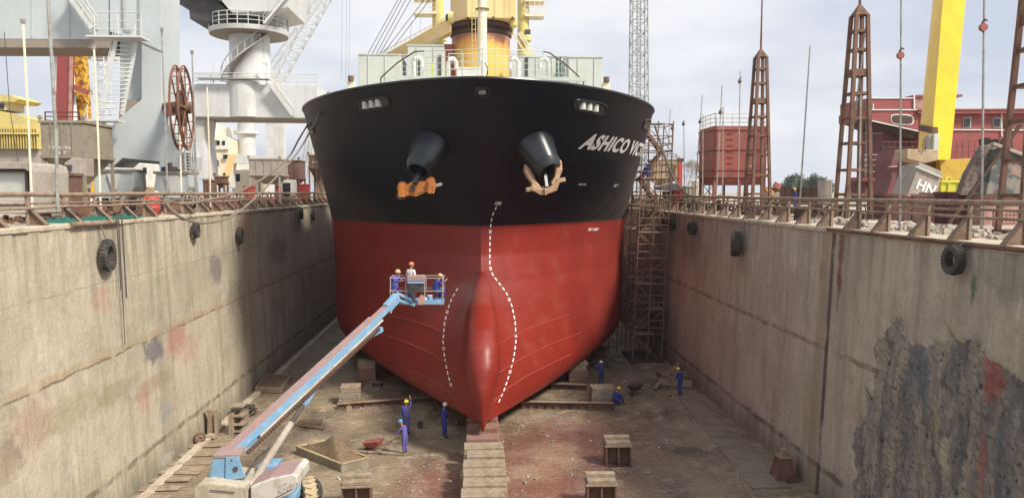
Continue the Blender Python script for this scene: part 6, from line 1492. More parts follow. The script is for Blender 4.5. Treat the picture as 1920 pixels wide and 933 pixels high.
# timber mats left
for (pts, h, lab) in (([(553, 798), (606, 806), (610, 793), (566, 790)], .15, 'flat timber mat under the boom, middle of the floor'), ([(478, 735), (528, 738), (547, 712), (500, 708)], .3, 'low timber mat with soil on it against the left wall')):
    P4 = [F(*q) for q in pts]; t = thing('timber_mat', lab, 'mat', P4[0], group='timber mats'); MB().prism([Vector((p.x, p.y, .02)) for p in P4], (0, 0, h)).build('deck_board', M['wood'], t, bevel=.02)
    c_ = sum(P4, Vector()) / 4; MB().prism([Vector((c_.x + (p.x - c_.x) * .85, c_.y + (p.y - c_.y) * .85, .02 + h + .002)) for p in P4], (0, 0, .05)).build('soil_layer', M['soil'], t, bevel=.02)
# crates left
t = thing('wooden_crate', 'open grey wooden crate frame standing on end by the left wall', 'crate', F(421, 815)); p = F(421, 815); Yc = p.y
for x in (404, 436):
    a_ = A(x, 818, Yc); MB().box(a_.x - .05, a_.x + .05, Yc, Yc + .7, .02, 1.08).build('side_board', M['wood'], t, bevel=.01)
for y in (769, 787, 803, 816): z = max(.06, A(0, y, Yc).z); MB().box(A(404, 0, Yc).x + .052, A(436, 0, Yc).x - .052, Yc + .02, Yc + .68, z - .03, z + .03).build('shelf_board', M['wood'], t)
MB().box(A(405, 0, Yc).x + .01, A(414, 0, Yc).x, Yc - .03, Yc - .001, .02, 1.06).build('front_board', M['wood'], t); MB().box(A(404, 0, Yc).x, A(436, 0, Yc).x, Yc + .701, Yc + .74, .02, 1.06).build('back_board', M['conc_block'], t)
t = thing('wooden_crate', 'narrow wooden trestle leaning beside the open crate at the left wall', 'crate', F(393, 812)); Yc = F(393, 814).y
MB().prism([A(385, 768, Yc), A(405, 768, Yc), A(403, 776, Yc), A(400, 812, Yc), A(388, 812, Yc), A(389, 776, Yc)], (0, .3, 0)).build('board_frame', M['wood'], t, bevel=.02)
t = thing('cable_coil', 'coil of black cable lying by the left wall behind the crates', 'cable', F(458, 775)); c_ = F(458, 775); rnd = random.Random(5)
for k in range(13):
    r_ = rnd.uniform(.35, .62); o_ = Vector((rnd.uniform(-.12, .12), rnd.uniform(-.15, .15), .05 + .032 * k)); ph = rnd.uniform(0, 6)
    MB().tube([Vector((c_.x, c_.y, 0)) + o_ + Vector((r_ * math.cos(a), r_ * 1.2 * math.sin(a), .04 * math.sin(3 * a + ph))) for a in [2 * math.pi * q / 28 for q in range(29)]], .028, 6).build('cable_loop', M['black_rubber'], t, smooth=True)
t = thing('small_wheel', 'small rusty wheel lying at the foot of the left wall near the crates', 'wheel', F(375, 830)); MB().lathe([(.16, -.08), (.24, -.08), (.27, 0), (.24, .08), (.16, .08), (.16, -.08)], Vector((F(375, 830).x, F(375, 830).y, .26)), (.4, -1, 0), 22, cap=False).build('rim', M['rust'], t, smooth=30)
plank(F(366, 818), F(405, 822), .35, .08, 'short wide plank in front of the narrow trestle')
for k in range(7):
    y = 838 + k * 16; x0 = 345 - k * 17; plank(F(x0, y), F(x0 + 88 - k * 2, y + random.uniform(-4, 2)), .42 + .05 * (k % 2), .04, ['farthest', 'second', 'third', 'fourth', 'fifth', 'sixth', 'nearest'][k] + ' of the flat boards laid along the foot of the left wall', group='boards along the foot of the left wall')
# gutter kerbs
tag(MB().box(-13.35, -12.95, 24, 120, -.05, .08).build('kerb_strip', M['coping'], bevel=.02), 'x', 'kerb'); o = bpy.data.objects['kerb_strip']; del o['category']; del o['label']; o['kind'] = 'structure'
M['slab'] = paint('dusty_gutter_slab', (.24, .19, .14), (.18, .14, .1), s2=.6, rough=.9, bmp=.5, world=True)
mb = MB(); y = 29.0
while y < 42: mb.box(11.15 + (y - 29) * .05, 12.75, y, y + 1.55, -.03, .06); y += 1.6
mb.build('gutter_slabs', M['slab'], kind='structure', bevel=.01)
# corner pedestal
p = F(1468, 897); t = thing('steel_pedestal', 'small rusty pyramid pedestal with a timber cap at the foot of the right wall', 'pedestal', (p.x, p.y, 0)); q = Vector((p.x, p.y, 0))
def sq(c, h, z): return [c + Vector((-h, -h, z)), c + Vector((h, -h, z)), c + Vector((h, h, z)), c + Vector((-h, h, z))]
MB().frustum(sq(q, .38, .0), sq(q, .2, .95)).build('body', M['rust'], t, bevel=.015)
for (a_, b_) in zip(sq(q, .40, 0), sq(q, .22, .95)): MB().beam(a_, b_, .07, .07, up=(0, 1, 0)).build('corner_rib', M['rust'], t)
MB().frustum(sq(q, .28, .955), sq(q, .28, 1.02)).build('plate', M['rail'], t); MB().frustum(sq(q, .15, 1.023), sq(q, .12, 1.3)).build('timber_cap', M['wood'], t, bevel=.02)
MB().frustum(sq(q, .5, -.02), sq(q, .5, .03)).build('base_plate', M['rust_dark'], t)
# timber pile right
t = thing('timber_pile', 'old timber frame with crossed boards at the foot of the right wall', 'timber', F(1265, 715)); 
for (a_, b_, z) in (((1235, 722), (1298, 727), .25), ((1240, 712), (1290, 708), .25)):
    u, v = F(*a_), F(*b_); MB().beam((u.x, u.y, z), (v.x, v.y, z), .12, .45).build('side_board', M['wood'], t)
for (a_, b_) in (((1232, 700), (1262, 728)), ((1228, 730), (1272, 698))):
    u, v = F(*a_), F(*b_); MB().beam((u.x, u.y, .12), (v.x, v.y, .62), .25, .05).build('loose_board', M['wood'], t)
def barrow(loc, rz, label, mat, tilt=0):
    t = thing('wheelbarrow', label, 'wheelbarrow', (0, 0, 0), group='wheelbarrows')
    T = Matrix.Translation((0, .0, .2)) @ Matrix.Rotation(R(tilt), 4, 'X') @ Matrix.Translation((0, 0, -.2))
    def X_(l): return [T @ Vector(q) for q in l]
    MB().frustum(X_([(-.2, .0, .32), (.2, .0, .32), (.2, .5, .32), (-.2, .5, .32)]), X_([(-.34, -.2, .62), (.34, -.2, .62), (.3, .72, .60), (-.3, .72, .60)])).build('tray', M[mat], t, bevel=.03)
    for s in (-1, 1):
        MB().tube(X_([(s * .08, .62, .2), (s * .2, .1, .3), (s * .28, -.95, .52)]), .022, 6).build('handle', M['rail'], t, smooth=True); MB().tube(X_([(s * .2, -.1, .32), (s * .24, -.25, .02)]), .02, 6).build('leg', M['rail'], t)
    MB().lathe([(.04, -.05), (.17, -.05), (.2, 0), (.17, .05), (.04, .05)], X_([(0, .62, .2)])[0], (1, 0, 0), 20).build('wheel', M['black_rubber'], t, smooth=30)
    t.location = loc; t.rotation_euler = (0, 0, rz); return t
p = F(712, 848); barrow((p.x, p.y, 0), R(68), 'red wheelbarrow tipped forward by the man in the blue helmet', 'tankred', -12)
p = F(1194, 738); barrow((p.x, p.y, 0), R(140), 'dark wheelbarrow parked right of the crouching worker', 'rust_dark')
for (px, py, lab) in ((788, 803, 'small dark can on the floor left of the white-helmeted worker'),):
    p = F(px, py); t = thing('paint_can', lab, 'can', (p.x, p.y, 0)); MB().lathe([(.13, 0), (.13, .34), (.14, .35)], (p.x, p.y, 0), (0, 0, 1), 16).build('body', M['dark'], t); MB().tube([(p.x - .13, p.y, .33), (p.x, p.y, .45), (p.x + .13, p.y, .33)], .008, 4).build('wire_handle', M['dark'], t)
t = thing('shovel', 'shovel standing against the pale block stack at left', 'shovel', F(655, 765)); a_ = F(655, 770); MB().tube([(a_.x, a_.y, .25), (a_.x + .05, a_.y + .15, 1.5)], .018).build('handle', M['wood'], t); MB().box(a_.x - .13, a_.x + .13, a_.y - .02, a_.y, .0, .3).build('blade', M['tan'], t)
mb = MB()
for k in range(110):
    if k % 2: px, py = random.gauss(1190, 28), random.uniform(672, 735)
    else: px, py = random.uniform(600, 1350), random.uniform(720, 930)
    p = F(px, py); s_ = random.uniform(.012, .035); mb.obox((p.x, p.y, s_ * .5), (s_ * 1.6, s_, s_ * .4), Matrix.Rotation(random.uniform(0, 3), 3, 'Z'))
mb.build('litter', M['whitef'], kind='stuff')
mb = MB()
for k in range(700):
    x = random.uniform(-13, 12.8); y = random.uniform(24, 55); s_ = random.uniform(.015, .06); mb.obox((x, y, s_ * .3), (s_ * random.uniform(1, 2.5), s_, s_ * .5), Matrix.Rotation(random.uniform(0, 3), 3, random.choice('XZ')))
mb.build('grit', M['conc_block'], kind='stuff')

# ------------------------------------------------------------ boom lift
bl = thing('boom_lift', 'dusty blue and white telescopic boom lift reaching up to the bow', 'boom lift', (-8.2, 26.2, 0))
YL = 26.0
M['liftcream'] = paint('dusty_cream_counterweight', (.44, .39, .30), (.36, .29, .22), s2=2.5, streak=(.32, .25, .2), rough=.75, var=.2)
hood = [(362, 960), (363, 908), (372, 897), (395, 893), (440, 903), (468, 907), (505, 886), (548, 878), (557, 884), (558, 905), (548, 918), (505, 938), (500, 960)]
MB().prism([A(x, y, YL - 1.1) for x, y in [(468, 912), (506, 897), (550, 888), (558, 893), (558, 912), (548, 924), (505, 944), (468, 965)]], (.05, 1.6, 0)).build('engine_cover', M['liftwhite'], bl, bevel=.05)
MB().prism([A(x, y, YL - 1.08) for x, y in [(362, 970), (362, 917), (370, 907), (392, 903), (440, 909), (466.5, 913), (466.5, 970)]], (.05, 1.7, 0)).build('counterweight', M['liftcream'], bl, bevel=.07)
MB().prism([A(x, y - 1.0, YL - 1.0) for x, y in [(470, 910), (506, 895), (548, 886.5), (548, 888), (506, 896.5), (470, 912)]], (.05, 1.35, 0)).build('cover_dust', M['liftdust'], bl, bevel=.02)
MB().tube([A(467, 906, YL - 1.12), A(470, 915, YL - 1.12), (A(470, 960, YL - 1.12))], .015, 5).build('cover_seam', M['dark'], bl)
MB().tube([A(505, 938, YL - 1.12), A(548, 916, YL - 1.12)], .012, 5).build('cover_seam', M['dark'], bl)
MB().tube([A(393, 918, YL - 1.12), A(440, 922, YL - 1.12)], .015, 5).build('cover_groove', M['dark'], bl)
M['liftlogo'] = paint('worn_grey_logo', (.43, .41, .37), rough=.7)
text_on('logo', 'Genie', .42, A(519, 925, YL - 1.125), (1, 0, .30), (0, 0, 1), M['liftlogo'], bl, shear=.3)
MB().box(-9.8, -6.6, 25.4, 28.2, .7, 1.05).build('chassis', M['liftblue'], bl, bevel=.05)
MB().lathe([(.9, 1.05), (.9, 1.35)], (-8.2, 26.6, 0), (0, 0, 1), 28).build('turntable', M['dark'], bl)
for (wx, wy) in ((-9.9, 24.6), (-9.7, 28.4), (-6.5, 28.0)):
    tr_ = thing('x', 'x', 'x'); bpy.data.objects.remove(tr_)
    o = MB().lathe([(.25, -.2), (.5, -.2), (.6, -.16), (.6, .16), (.5, .2), (.25, .2)], (wx, wy, .6), (.25, -1, 0) if wx > -7 else (1, 0, 0), 30).build('wheel', M['black_rubber'], bl, smooth=30)
o = None
wc = A(578, 925, 27.8); wc.z = .62; ax_ = Vector((1, .45, 0)).normalized()
o = MB().lathe([(.25, -.22), (.48, -.24), (.60, -.2), (.62, 0), (.60, .2), (.48, .24), (.25, .22)], wc, ax_, 32).build('wheel', M['tan'], bl, smooth=30)
mb = MB(); u_ = Vector((0, 0, 1)); a_ = ax_.cross(u_).normalized()
for k in range(18):
    th = 2 * math.pi * k / 18; rd = a_ * math.cos(th) + u_ * math.sin(th); tg = ax_.cross(rd)
    for s in (-1, 1): mb.beam(wc + rd * .64, wc + rd * .6 + ax_ * s * .24 - tg * .14, .06, .06, up=rd)
mb.build('tyre_lugs', M['tan'], o)
# turret
tp = [(398, 858), (402, 853), (447, 855), (451, 870), (458, 888), (462, 896), (420, 903), (391, 899), (393, 880)]
MB().prism([A(x, y, YL - .65) for x, y in [(423, 856), (447, 855), (450, 868), (456, 886), (461, 894), (422, 902)]], (0, .08, 0)).build('turret_plate', M['liftblue'], bl, bevel=.01)
MB().prism([A(x, y, YL - .60) for x, y in [(398, 857), (423, 856), (421, 902), (412, 903), (391, 899)]], (0, .7, 0)).build('turret_housing', M['liftblue'], bl, bevel=.03)
MB().prism([A(x, y, YL + .15) for x, y in [(415, 856), (447, 855), (450, 868), (458, 890), (415, 900)]], (0, .08, 0)).build('turret_plate', M['liftblue'], bl, bevel=.01)
MB().prism([A(x, y, YL - .63) for x, y in [(399, 853), (446, 852), (447, 856), (398, 858)]], (0, .9, 0)).build('turret_dust', M['liftdust'], bl)
MB().lathe([(.09, 0), (.09, .05)], A(441, 879, YL - .68), (0, 1, 0), 20).build('pivot_hole', M['dark'], bl)
MB().lathe([(.03, 0), (.03, .05)], A(434, 862, YL - .68), (0, 1, 0), 12).build('pin', M['dark'], bl)
# boom
b0 = A(412, 866, YL - .2); b1 = A(738, 566, 32.7); dd = (b1 - b0).normalized(); sd = dd.cross(Vector((0, 0, 1))).normalized(); upb = sd.cross(dd)
e1 = b0 + dd * (b1 - b0).length * .86
bo = MB().beam(b0, e1, .44, .32, w2=.40, h2=.28).build('outer_boom', M['liftblue'], bl, bevel=.02)
MB().beam(b0 + upb * .176, e1 + upb * .156, .45, .03, w2=.41).build('boom_dust', M['liftdust'], bo)
inn = MB().beam(e1 - dd * .3, b1, .30, .24).build('inner_boom', M['liftblue'], bl, bevel=.02)
MB().beam(e1 + upb * .13, b1 + upb * .13, .31, .02).build('boom_dust', M['liftdust'], inn)
MB().beam(b0 + dd * 1.6 - upb * .20 + sd * .2, e1 + dd * .3 - upb * .17 + sd * .18, .08, .07).build('hose_tray', M['liftwhite'], bl); MB().beam(b0 + dd * .9 - upb * .27, e1 - upb * .24, .2, .13).build('lower_boom_rail', M['liftblue'], bl)
for off in (.10, .30):
    MB().beam(b0 + dd * .9 - upb * (.27 + off * .5) + sd * .2, e1 - upb * (.22 + off * .45) + sd * .2, .04, .045).build('cable_track', M['rust'], bl)
mb = MB(); L_ = (e1 - b0).length; k = .9
while k < L_: p = b0 + dd * k - upb * .33 + sd * .2; mb.beam(p, p - upb * .12 + dd * .05, .07, .05, up=sd); k += .14
mb.build('cable_track_links', M['rust_dark'], bl)
MB().beam(e1 - dd * 1.1 - upb * .2, e1 + dd * .15 - upb * .55, .36, .22).build('boom_nose_plate', M['liftblue'], bl, bevel=.02)
ce = b0 + dd * 3.9 - upb * .62; cs = A(472, 907, YL - .35)
MB().tube([cs, cs.lerp(ce, .72)], .13, 14).build('lift_cylinder', M['hopgrey'], bl, smooth=True); MB().tube([cs.lerp(ce, .7), ce], .09, 12).build('cylinder_rod', M['dark'], bl, smooth=True)
MB().prism([ce - dd * .2 - upb * .08, ce + dd * .1 - upb * .08, ce + dd * 1.3 + upb * .33, ce - dd * .1 + upb * .33], sd * .12).build('cylinder_bracket', M['liftblue'], bl)
MB().tube([A(455, 900, YL - .5), A(480, 860, YL + .4), A(505, 838, YL + .9)], .04, 6).build('hose', M['black_rubber'], bl, smooth=True)
bxp(MB(), 482, 518, 873, 884, YL + .2, .8).build('deck_panel', M['liftblue'], bl, bevel=.02)
# knuckle, jib and platform
YB_ = 33.0
MB().beam(b1 - dd * .5, A(745, 556, YB_), .3, .42).build('knuckle', M['liftblue'], bl, bevel=.04)
MB().tube([b1 - dd * .4 - upb * .3, b1 + upb * .1 + dd * .2], .05, 8).build('slave_cylinder', M['liftwhite'], bl)
for off in (0, .30): MB().beam(A(744, 549, YB_ - .2 * off) - Vector((0, 0, off)), A(778, 565, YB_) - Vector((0, 0, off * .55)), .14, .12).build('jib_arm', M['liftblue'], bl, bevel=.015)
pf = bxp(MB(), 762, 832, 564, 571, YB_, 1.0).build('platform_floor', M['liftblue'], bl, bevel=.01); bxp(MB(), 735, 762, 567, 571, YB_ + .1, .9).build('platform_floor', M['galv'], bl)
bxp(MB(), 795, 826, 562, 570, YB_ - .06, .05).build('toe_board', M['liftblue'], pf)
r_ = paint('dusty_platform_rail', (.36, .28, .26), rough=.8); M['prail'] = r_
for dy_ in (0, 1.0):
    for yy in (521, 545): MB().tube([A(730, yy, YB_) + Vector((0, dy_, 0)), A(833, yy + .5, YB_) + Vector((0, dy_, 0))], .022, 6).build('platform_rail', M['prail'], bl)
    for x in (732, 761, 796, 830): MB().tube([A(x, 521, YB_) + Vector((0, dy_, 0)), A(x, 569, YB_) + Vector((0, dy_, 0))], .022, 6).build('platform_post', M['prail'], bl)
for x in (732, 830):
    for yy in (521, 545): MB().tube([A(x, yy, YB_), A(x, yy, YB_) + Vector((0, 1, 0))], .022, 6).build('platform_rail', M['prail'], bl)
cb_ = bxp(MB(), 763, 796, 517, 527, YB_ - .22, .5).build('control_box', M['liftdust'], bl, bevel=.03); bxp(MB(), 764, 795, 527.2, 531, YB_ - .2, .4).build('control_panel', M['liftblue'], bl)
bxp(MB(), 765, 794, 531.2, 547, YB_ - .12, .2).build('control_shroud', M['dark'], bl)
for k in range(6): MB().tube([A(770 + k * 2.6, 533, YB_ - .2), A(768 + k * 2.2, 552, YB_ - .25), A(775 + k * .8, 566, YB_ - .2), A(771 - k * .7, 568, YB_ - .15)], .016, 5).build('hose', M['black_rubber'], bl, smooth=True)
MB().prism([A(783, 560, YB_ - .1), A(790, 552, YB_ - .1), A(796, 556, YB_ - .1), A(796, 571, YB_ - .1), (A(784, 571, YB_ - .1))], (0, .08, 0)).build('mount_plate', M['pink'], bl)
t = thing('paint_bucket', 'small white paint bucket on the lift platform', 'bucket', A(797, 563, YB_ + .15)); MB().lathe([(.07, 0), (.085, .16)], A(797, 563.6, YB_ + .15), (0, 0, 1), 16).build('body', M['boxwhite'], t, smooth=True)
t = thing('paint_bucket', 'blue and white paint drum on the lift platform beside the sitting man', 'bucket', A(806, 563, YB_ + .15)); MB().lathe([(.12, 0), (.12, .22)], A(806, 563.6, YB_ + .2), (0, 0, 1), 16).build('body', M['liftblue'], t, smooth=True); MB().lathe([(.125, .222), (.125, .25)], A(806, 563.6, YB_ + .2), (0, 0, 1), 16).build('lid', M['boxwhite'], t)

# ------------------------------------------------------------ people
def skin_mesh(nodes, edges, root, lvl=1):
    me = bpy.data.meshes.new('s'); names = list(nodes); me.from_pydata([tuple(nodes[k][0]) for k in names], [(names.index(a), names.index(b)) for a, b in edges], [])
    o = bpy.data.objects.new('s', me); COL.objects.link(o); sk = o.modifiers.new('s', 'SKIN'); sk.use_smooth_shade = True
    if not me.skin_vertices: me.attributes.new('skin', 'FLOAT', 'POINT')
    L = me.skin_vertices[0].data
    for i, k in enumerate(names): r_ = nodes[k][1]; L[i].radius = (r_, r_) if not isinstance(r_, tuple) else r_; L[i].use_root = (k == root)
    ss = o.modifiers.new('u', 'SUBSURF'); ss.levels = lvl; ss.render_levels = lvl
    bpy.context.view_layer.update(); dg = bpy.context.evaluated_depsgraph_get(); nm = bpy.data.meshes.new_from_object(o.evaluated_get(dg))
    bpy.data.objects.remove(o); bpy.data.meshes.remove(me); return nm
def link(nm, name, mat, parent):
    nm.materials.clear(); nm.materials.append(mat)
    for p in nm.polygons: p.use_smooth = True
    o = bpy.data.objects.new(name, nm); COL.objects.link(o); o.parent = parent; return o
def person(label, loc, rz, helmet, J=None, cloth='blue_cloth', scale=1.0, trousers=None, mask=False):
    t = thing('person', label, 'person', (0, 0, 0), group='dock workers')
    D = dict(pel=(0, 0, .93), spi=(0, 0, 1.12), che=(0, .01, 1.32), nek=(0, .01, 1.46), hd0=(0, .02, 1.53), hd1=(0, .04, 1.61), hd2=(0, .02, 1.68),
             hipL=(-.10, 0, .88), kneL=(-.11, .03, .50), ankL=(-.11, 0, .09), toeL=(-.13, .17, .045), hipR=(.10, 0, .88), kneR=(.11, .03, .50), ankR=(.11, 0, .09), toeR=(.13, .17, .045),
             shoL=(-.18, 0, 1.39), elbL=(-.24, .0, 1.12), wriL=(-.24, .12, .90), shoR=(.18, 0, 1.39), elbR=(.24, .0, 1.12), wriR=(.24, .12, .90))
    D.update(J or {}); D = {k: Vector(v) for k, v in D.items()}
    rad = dict(pel=.12, spi=.11, che=.115, nek=.05, hd0=.058, hd1=.088, hd2=.07, hip=.085, kne=.058, ank=.042, toe=.035, sho=.055, elb=.042, wri=.028)
    def rr(k): return rad.get(k, rad.get(k[:3]))
    E_ = [('pel', 'spi'), ('spi', 'che'), ('che', 'nek'), ('nek', 'hd0'), ('hd0', 'hd1'), ('hd1', 'hd2')]
    for s in 'LR': E_ += [('pel', 'hip' + s), ('hip' + s, 'kne' + s), ('kne' + s, 'ank' + s), ('ank' + s, 'toe' + s), ('che', 'sho' + s), ('sho' + s, 'elb' + s), ('elb' + s, 'wri' + s)]
    nodes = {k: (v, rr(k) * .82 if k[:2] != 'hd' else rr(k)) for k, v in D.items()}
    for s, sg in (('L', -1), ('R', 1)):       # palm, four fingers and thumb
        d = (D['wri' + s] - D['elb' + s]).normalized(); side = d.cross(Vector((0, 0, 1)) if abs(d.z) < .9 else Vector((0, 1, 0))).normalized(); bend = side.cross(d)
        w_ = D['wri' + s]; pm = w_ + d * .07; nodes['pal' + s] = (pm, (.036, .02)); E_.append(('wri' + s, 'pal' + s))
        for f, (o_, ln) in enumerate(((-.030, .058), (-.010, .068), (.010, .062), (.030, .05))):
            a_ = pm + side * o_ + d * .02; nodes['f%d%s' % (f, s)] = (a_ + d * ln * .6, .0085); nodes['g%d%s' % (f, s)] = (a_ + d * ln + bend * .018, .0075)
            E_ += [('pal' + s, 'f%d%s' % (f, s)), ('f%d%s' % (f, s), 'g%d%s' % (f, s))]
        nodes['th' + s] = (w_ + d * .05 + side * sg * .045, .0095); nodes['tt' + s] = (w_ + d * .09 + side * sg * .055, .008); E_ += [('wri' + s, 'th' + s), ('th' + s, 'tt' + s)]
    link(skin_mesh(nodes, E_, 'pel'), 'body', M['skin'], t)
    CE = [e for e in E_ if all(q[:3] in ('pel', 'spi', 'che', 'hip', 'kne', 'ank', 'sho', 'elb', 'wri') for q in e)] + [('che', 'nek')]
    keep = {q for e in CE for q in e}; cn = {k: (D[k], rr(k) * 1.16 + .006) for k in keep}; cn['nek'] = (D['che'].lerp(D['nek'], .75), .075)
    for s in 'LR': cn['wri' + s] = (D['elb' + s].lerp(D['wri' + s], .9), .042); cn['ank' + s] = (D['ank' + s] + Vector((0, 0, .02)), .062)
    if trousers:
        te = [e for e in CE if all(q[:3] in ('pel', 'hip', 'kne', 'ank') for q in e)]; ce = [e for e in CE if e not in te]
        link(skin_mesh({k: cn[k] for k in {q for e in te for q in e}}, te, 'pel'), 'trousers', M[trousers], t)
        link(skin_mesh({k: (cn[k][0], cn[k][1] * (1.03 if k == 'pel' else 1)) for k in {q for e in ce for q in e}}, ce, 'pel' if any('pel' in e for e in ce) else 'spi'), 'shirt', M[cloth], t)
    else: link(skin_mesh(cn, CE, 'pel'), 'coverall', M[cloth], t)
    for s in 'LR': link(skin_mesh({'a': (D['ank' + s] + Vector((0, 0, .03)), .056), 'b': (D['ank' + s] + Vector((0, 0, -.03)), .052), 'c': (D['toe' + s] , .042)}, [('a', 'b'), ('b', 'c')], 'b'), 'boot', M['boots'], t)
    up_ = (D['hd2'] - D['hd0']).normalized(); hc = D['hd1'] + up_ * .045; fwd = (Vector((0, 1, 0)) - up_ * up_.y).normalized()
    h_ = MB().lathe([(.118, 0), (.116, .03), (.105, .07), (.08, .10), (.045, .118), (.0, .122)], hc, up_, 20, cap=False); h_.lathe([(.116, -.004), (.135, -.008), (.135, .004), (.116, .008)], hc + fwd * .012, up_, 20, cap=False)
    h_.build('helmet', M[helmet], t, smooth=True, local=True)
    for s in (-1, 1):
        sdv = up_.cross(fwd) * s; MB().lathe([(.001, 0), (.011, .006), (.001, .012)], D['hd1'] + fwd * .088 + sdv * .033 + up_ * .01, fwd, 8).build('eye', M['dark'], t, local=True)
        MB().lathe([(.004, 0), (.02, .008), (.004, .016)], D['hd1'] + sdv * .088, sdv, 8).build('ear', M['skin'], t, local=True)
    nb = D['hd1'] + fwd * .088 - up_ * .008; MB().frustum([nb + Vector((-.014, 0, -.02)), nb + Vector((.014, 0, -.02)), nb + fwd * .024 + Vector((.008, 0, -.022)), nb + fwd * .024 + Vector((-.008, 0, -.022))], [nb + Vector((-.006, 0, .02)), nb + Vector((.006, 0, .02)), nb + fwd * .006 + Vector((.005, 0, .02)), nb + fwd * .006 + Vector((-.005, 0, .02))]).build('nose', M['skin'], t, local=True)
    MB().box(-.024, .024, -.002, .004, -.004, .004).build('mouth', M['anchor_o'], t, local=True).location = nb - up_ * .042 + fwd * -.004
    if mask: MB().lathe([(.02, .05), (.055, .02), (.065, -.03)], D['hd1'] - up_ * .035 + fwd * .055, fwd, 14).build('dust_mask', M['boxwhite'], t, smooth=True, local=True)
    t.location = loc; t.rotation_euler = (0, 0, rz); t.scale = (scale,) * 3; return t
def at(px, py, z=0): p = F(px, py, z); return (p.x, p.y, z + .01)
person('worker in dark blue overalls and white helmet standing left of the stem', at(833, 820), R(-60), 'h_white', dict(wriL=(-.08, .2, 1.18), elbL=(-.24, .05, 1.14), wriR=(.06, .2, 1.15), hd1=(0, .06, 1.59)))
person('worker in yellow helmet, one arm raised, behind the blue-helmeted man', at(762, 815), R(-15), 'h_yellow', dict(elbR=(.22, .1, 1.6), wriR=(.16, .16, 1.82), elbL=(-.25, -.02, 1.12)), cloth='blue_cloth2')
person('worker in purple-blue overalls and blue helmet holding the wheelbarrow handles', at(760, 852), R(65), 'h_blue', dict(spi=(0, .04, 1.1), che=(0, .12, 1.29), nek=(0, .17, 1.42), hd0=(0, .2, 1.49), hd1=(0, .24, 1.56), hd2=(0, .25, 1.63), shoL=(-.18, .12, 1.35), shoR=(.18, .12, 1.35), elbL=(-.23, .25, 1.12), wriL=(-.22, .46, 1.0), elbR=(.23, .25, 1.12), wriR=(.22, .46, 1.0)), cloth='blue_cloth2', scale=.95)
person('worker in white helmet with hands up at his head near the scaffold', at(1127, 722), R(20), 'h_white', dict(elbL=(-.36, .05, 1.42), wriL=(-.14, .1, 1.6), elbR=(.3, .06, 1.2), wriR=(.12, .2, 1.35)), scale=.88)
sit = dict(pel=(0, 0, .24), spi=(0, .03, .42), che=(0, .12, .62), nek=(0, .18, .75), hd0=(0, .21, .82), hd1=(0, .25, .89), hd2=(0, .26, .96), hipL=(-.1, .02, .22), hipR=(.1, .02, .22), kneL=(-.13, .36, .52), kneR=(.13, .38, .50), ankL=(-.12, .42, .1), ankR=(.13, .5, .1), toeL=(-.13, .58, .045), toeR=(.14, .66, .045),
           shoL=(-.18, .12, .68), shoR=(.18, .12, .68), elbL=(-.24, .3, .5), elbR=(.24, .3, .5), wriL=(-.12, .46, .48), wriR=(.12, .48, .46))
person('worker in a yellow helmet sitting hunched on the dock floor at right', at(1153, 760), R(-60), 'h_yellow', sit)
person('worker in a yellow helmet sweeping beside the right dock wall', at(1275, 742), R(100), 'h_yellow', dict(che=(0, .06, 1.31), nek=(0, .09, 1.44), hd0=(0, .11, 1.51), hd1=(0, .14, 1.58), hd2=(0, .13, 1.66), wriL=(-.05, .36, 1.12), elbL=(-.22, .15, 1.14), wriR=(.05, .34, .92), elbR=(.24, .12, 1.1)))
p = F(1275, 742); t = thing('shovel', 'shovel held by the sweeping worker at the right wall', 'shovel', (p.x - .4, p.y, 0)); MB().tube([(p.x - .34, p.y, 1.35), (p.x - .62, p.y - .05, .1)], .018).build('handle', M['wood'], t); MB().box(p.x - .75, p.x - .5, p.y - .15, p.y + .12, .01, .035).build('blade', M['rust_dark'], t)
# platform crew
fz = A(780, 566, 33.4).z
def pl(px, dy): q = A(px, 560, 33 + dy); return (q.x, 33 + dy, fz)
person('man in white shirt, orange helmet and mask standing in the lift platform', pl(771, .75), R(-35), 'h_orange', dict(wriL=(-.1, .26, 1.05), wriR=(.1, .26, 1.05)), cloth='white_cloth', mask=True, trousers='blue_cloth')
person('man in dusty blue overalls at the left end of the lift platform', pl(741, .45), R(-120), 'h_tan', dict(kneL=(-.14, .22, .46), kneR=(.14, .22, .46), pel=(0, -.06, .72), spi=(0, -.02, .9), che=(0, .06, 1.06), nek=(0, .1, 1.18), hd0=(0, .12, 1.25), hd1=(0, .15, 1.32), hd2=(0, .14, 1.4), hipL=(-.1, -.05, .68), hipR=(.1, -.05, .68),
       shoL=(-.18, .06, 1.12), shoR=(.18, .06, 1.12), elbL=(-.25, .2, .95), elbR=(.25, .2, .95), wriL=(-.1, .4, .98), wriR=(.1, .4, .98)), cloth='blue_cloth2')
sit2 = {k: (v[0], v[1], v[2] + .22) for k, v in sit.items()}; sit2.update(ankL=(-.12, .3, .1), ankR=(.12, .34, .1), toeL=(-.12, .46, .045), toeR=(.13, .5, .045), kneL=(-.14, .36, .56), kneR=(.14, .38, .54), wriR=(.2, .42, .95), elbR=(.28, .2, .78))
person('man in blue overalls sitting at the right end of the lift platform', pl(816, .4), R(-55), 'h_tan', sit2, cloth='blue_cloth')
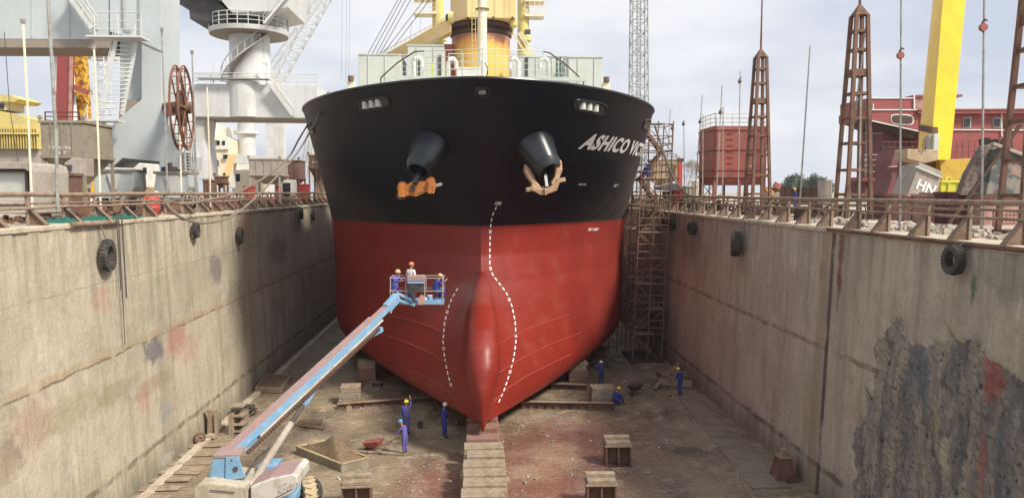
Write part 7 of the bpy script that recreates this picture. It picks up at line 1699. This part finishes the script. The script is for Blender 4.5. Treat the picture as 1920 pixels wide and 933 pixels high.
p = P_(11.5, 52, 12.96); person('worker in blue crouching on the upper scaffold landing beside the bow', (p.x, p.y, 12.97), R(160), 'h_blue', sit)
p = q_at(1491, 64); person('distant worker in blue standing on the right quay beyond the rail', p, R(90), 'h_yellow')
p = F(1205, 327, 12.96)
bpy.data.objects.remove(bpy.data.objects['tarpaulin'])

# ------------------------------------------------------------ paint mist blown along the stem
m, t, b = newmat('paint_mist'); t.nodes.remove(b); pos = vec_of(t)
v_ = N(t, 'ShaderNodeVolumePrincipled'); v_.inputs['Color'].default_value = (.9, .82, .8, 1)
ln = N(t, 'ShaderNodeVectorMath', operation='LENGTH'); mp_ = N(t, 'ShaderNodeMapping'); mp_.inputs['Scale'].default_value = (1 / 2.2, 1 / 1.8, 1 / 1.2); t.links.new(pos, mp_.inputs[0]); t.links.new(mp_.outputs[0], ln.inputs[0])
r = N(t, 'ShaderNodeMapRange', interpolation_type='SMOOTHSTEP'); r.inputs[1].default_value = 1.0; r.inputs[2].default_value = .0; t.links.new(ln.outputs['Value'], r.inputs[0])
t.links.new(mth(t, 'MULTIPLY', mth(t, 'MULTIPLY', r.outputs[0], noise_mask(t, pos, .9, .2, .8)), .09), v_.inputs['Density'])
t.links.new(v_.outputs[0], t.nodes['Material Output'].inputs['Volume'])
c_ = A(905, 545, 36.6); mb = MB().lathe([(.02, -1.2), (1.1, -1.05), (1.9, -.6), (2.2, 0), (1.9, .6), (1.1, 1.05), (.02, 1.2)], (0, 0, 0), (0, 0, 1), 28)
o = mb.build('paint_mist', m, kind='stuff'); o.location = c_

# ------------------------------------------------------------ yard haze
m = bpy.data.materials.new('haze'); m.use_nodes = True; t = m.node_tree; t.nodes.clear()
v_ = N(t, 'ShaderNodeVolumePrincipled'); v_.inputs['Color'].default_value = (.92, .94, 1.0, 1); v_.inputs['Density'].default_value = .0002; v_.inputs['Anisotropy'].default_value = .2
o_ = N(t, 'ShaderNodeOutputMaterial'); t.links.new(v_.outputs[0], o_.inputs['Volume'])
MB().box(-2600, 2600, -70, 4100, -1.6, 50).build('haze', m, kind='stuff')
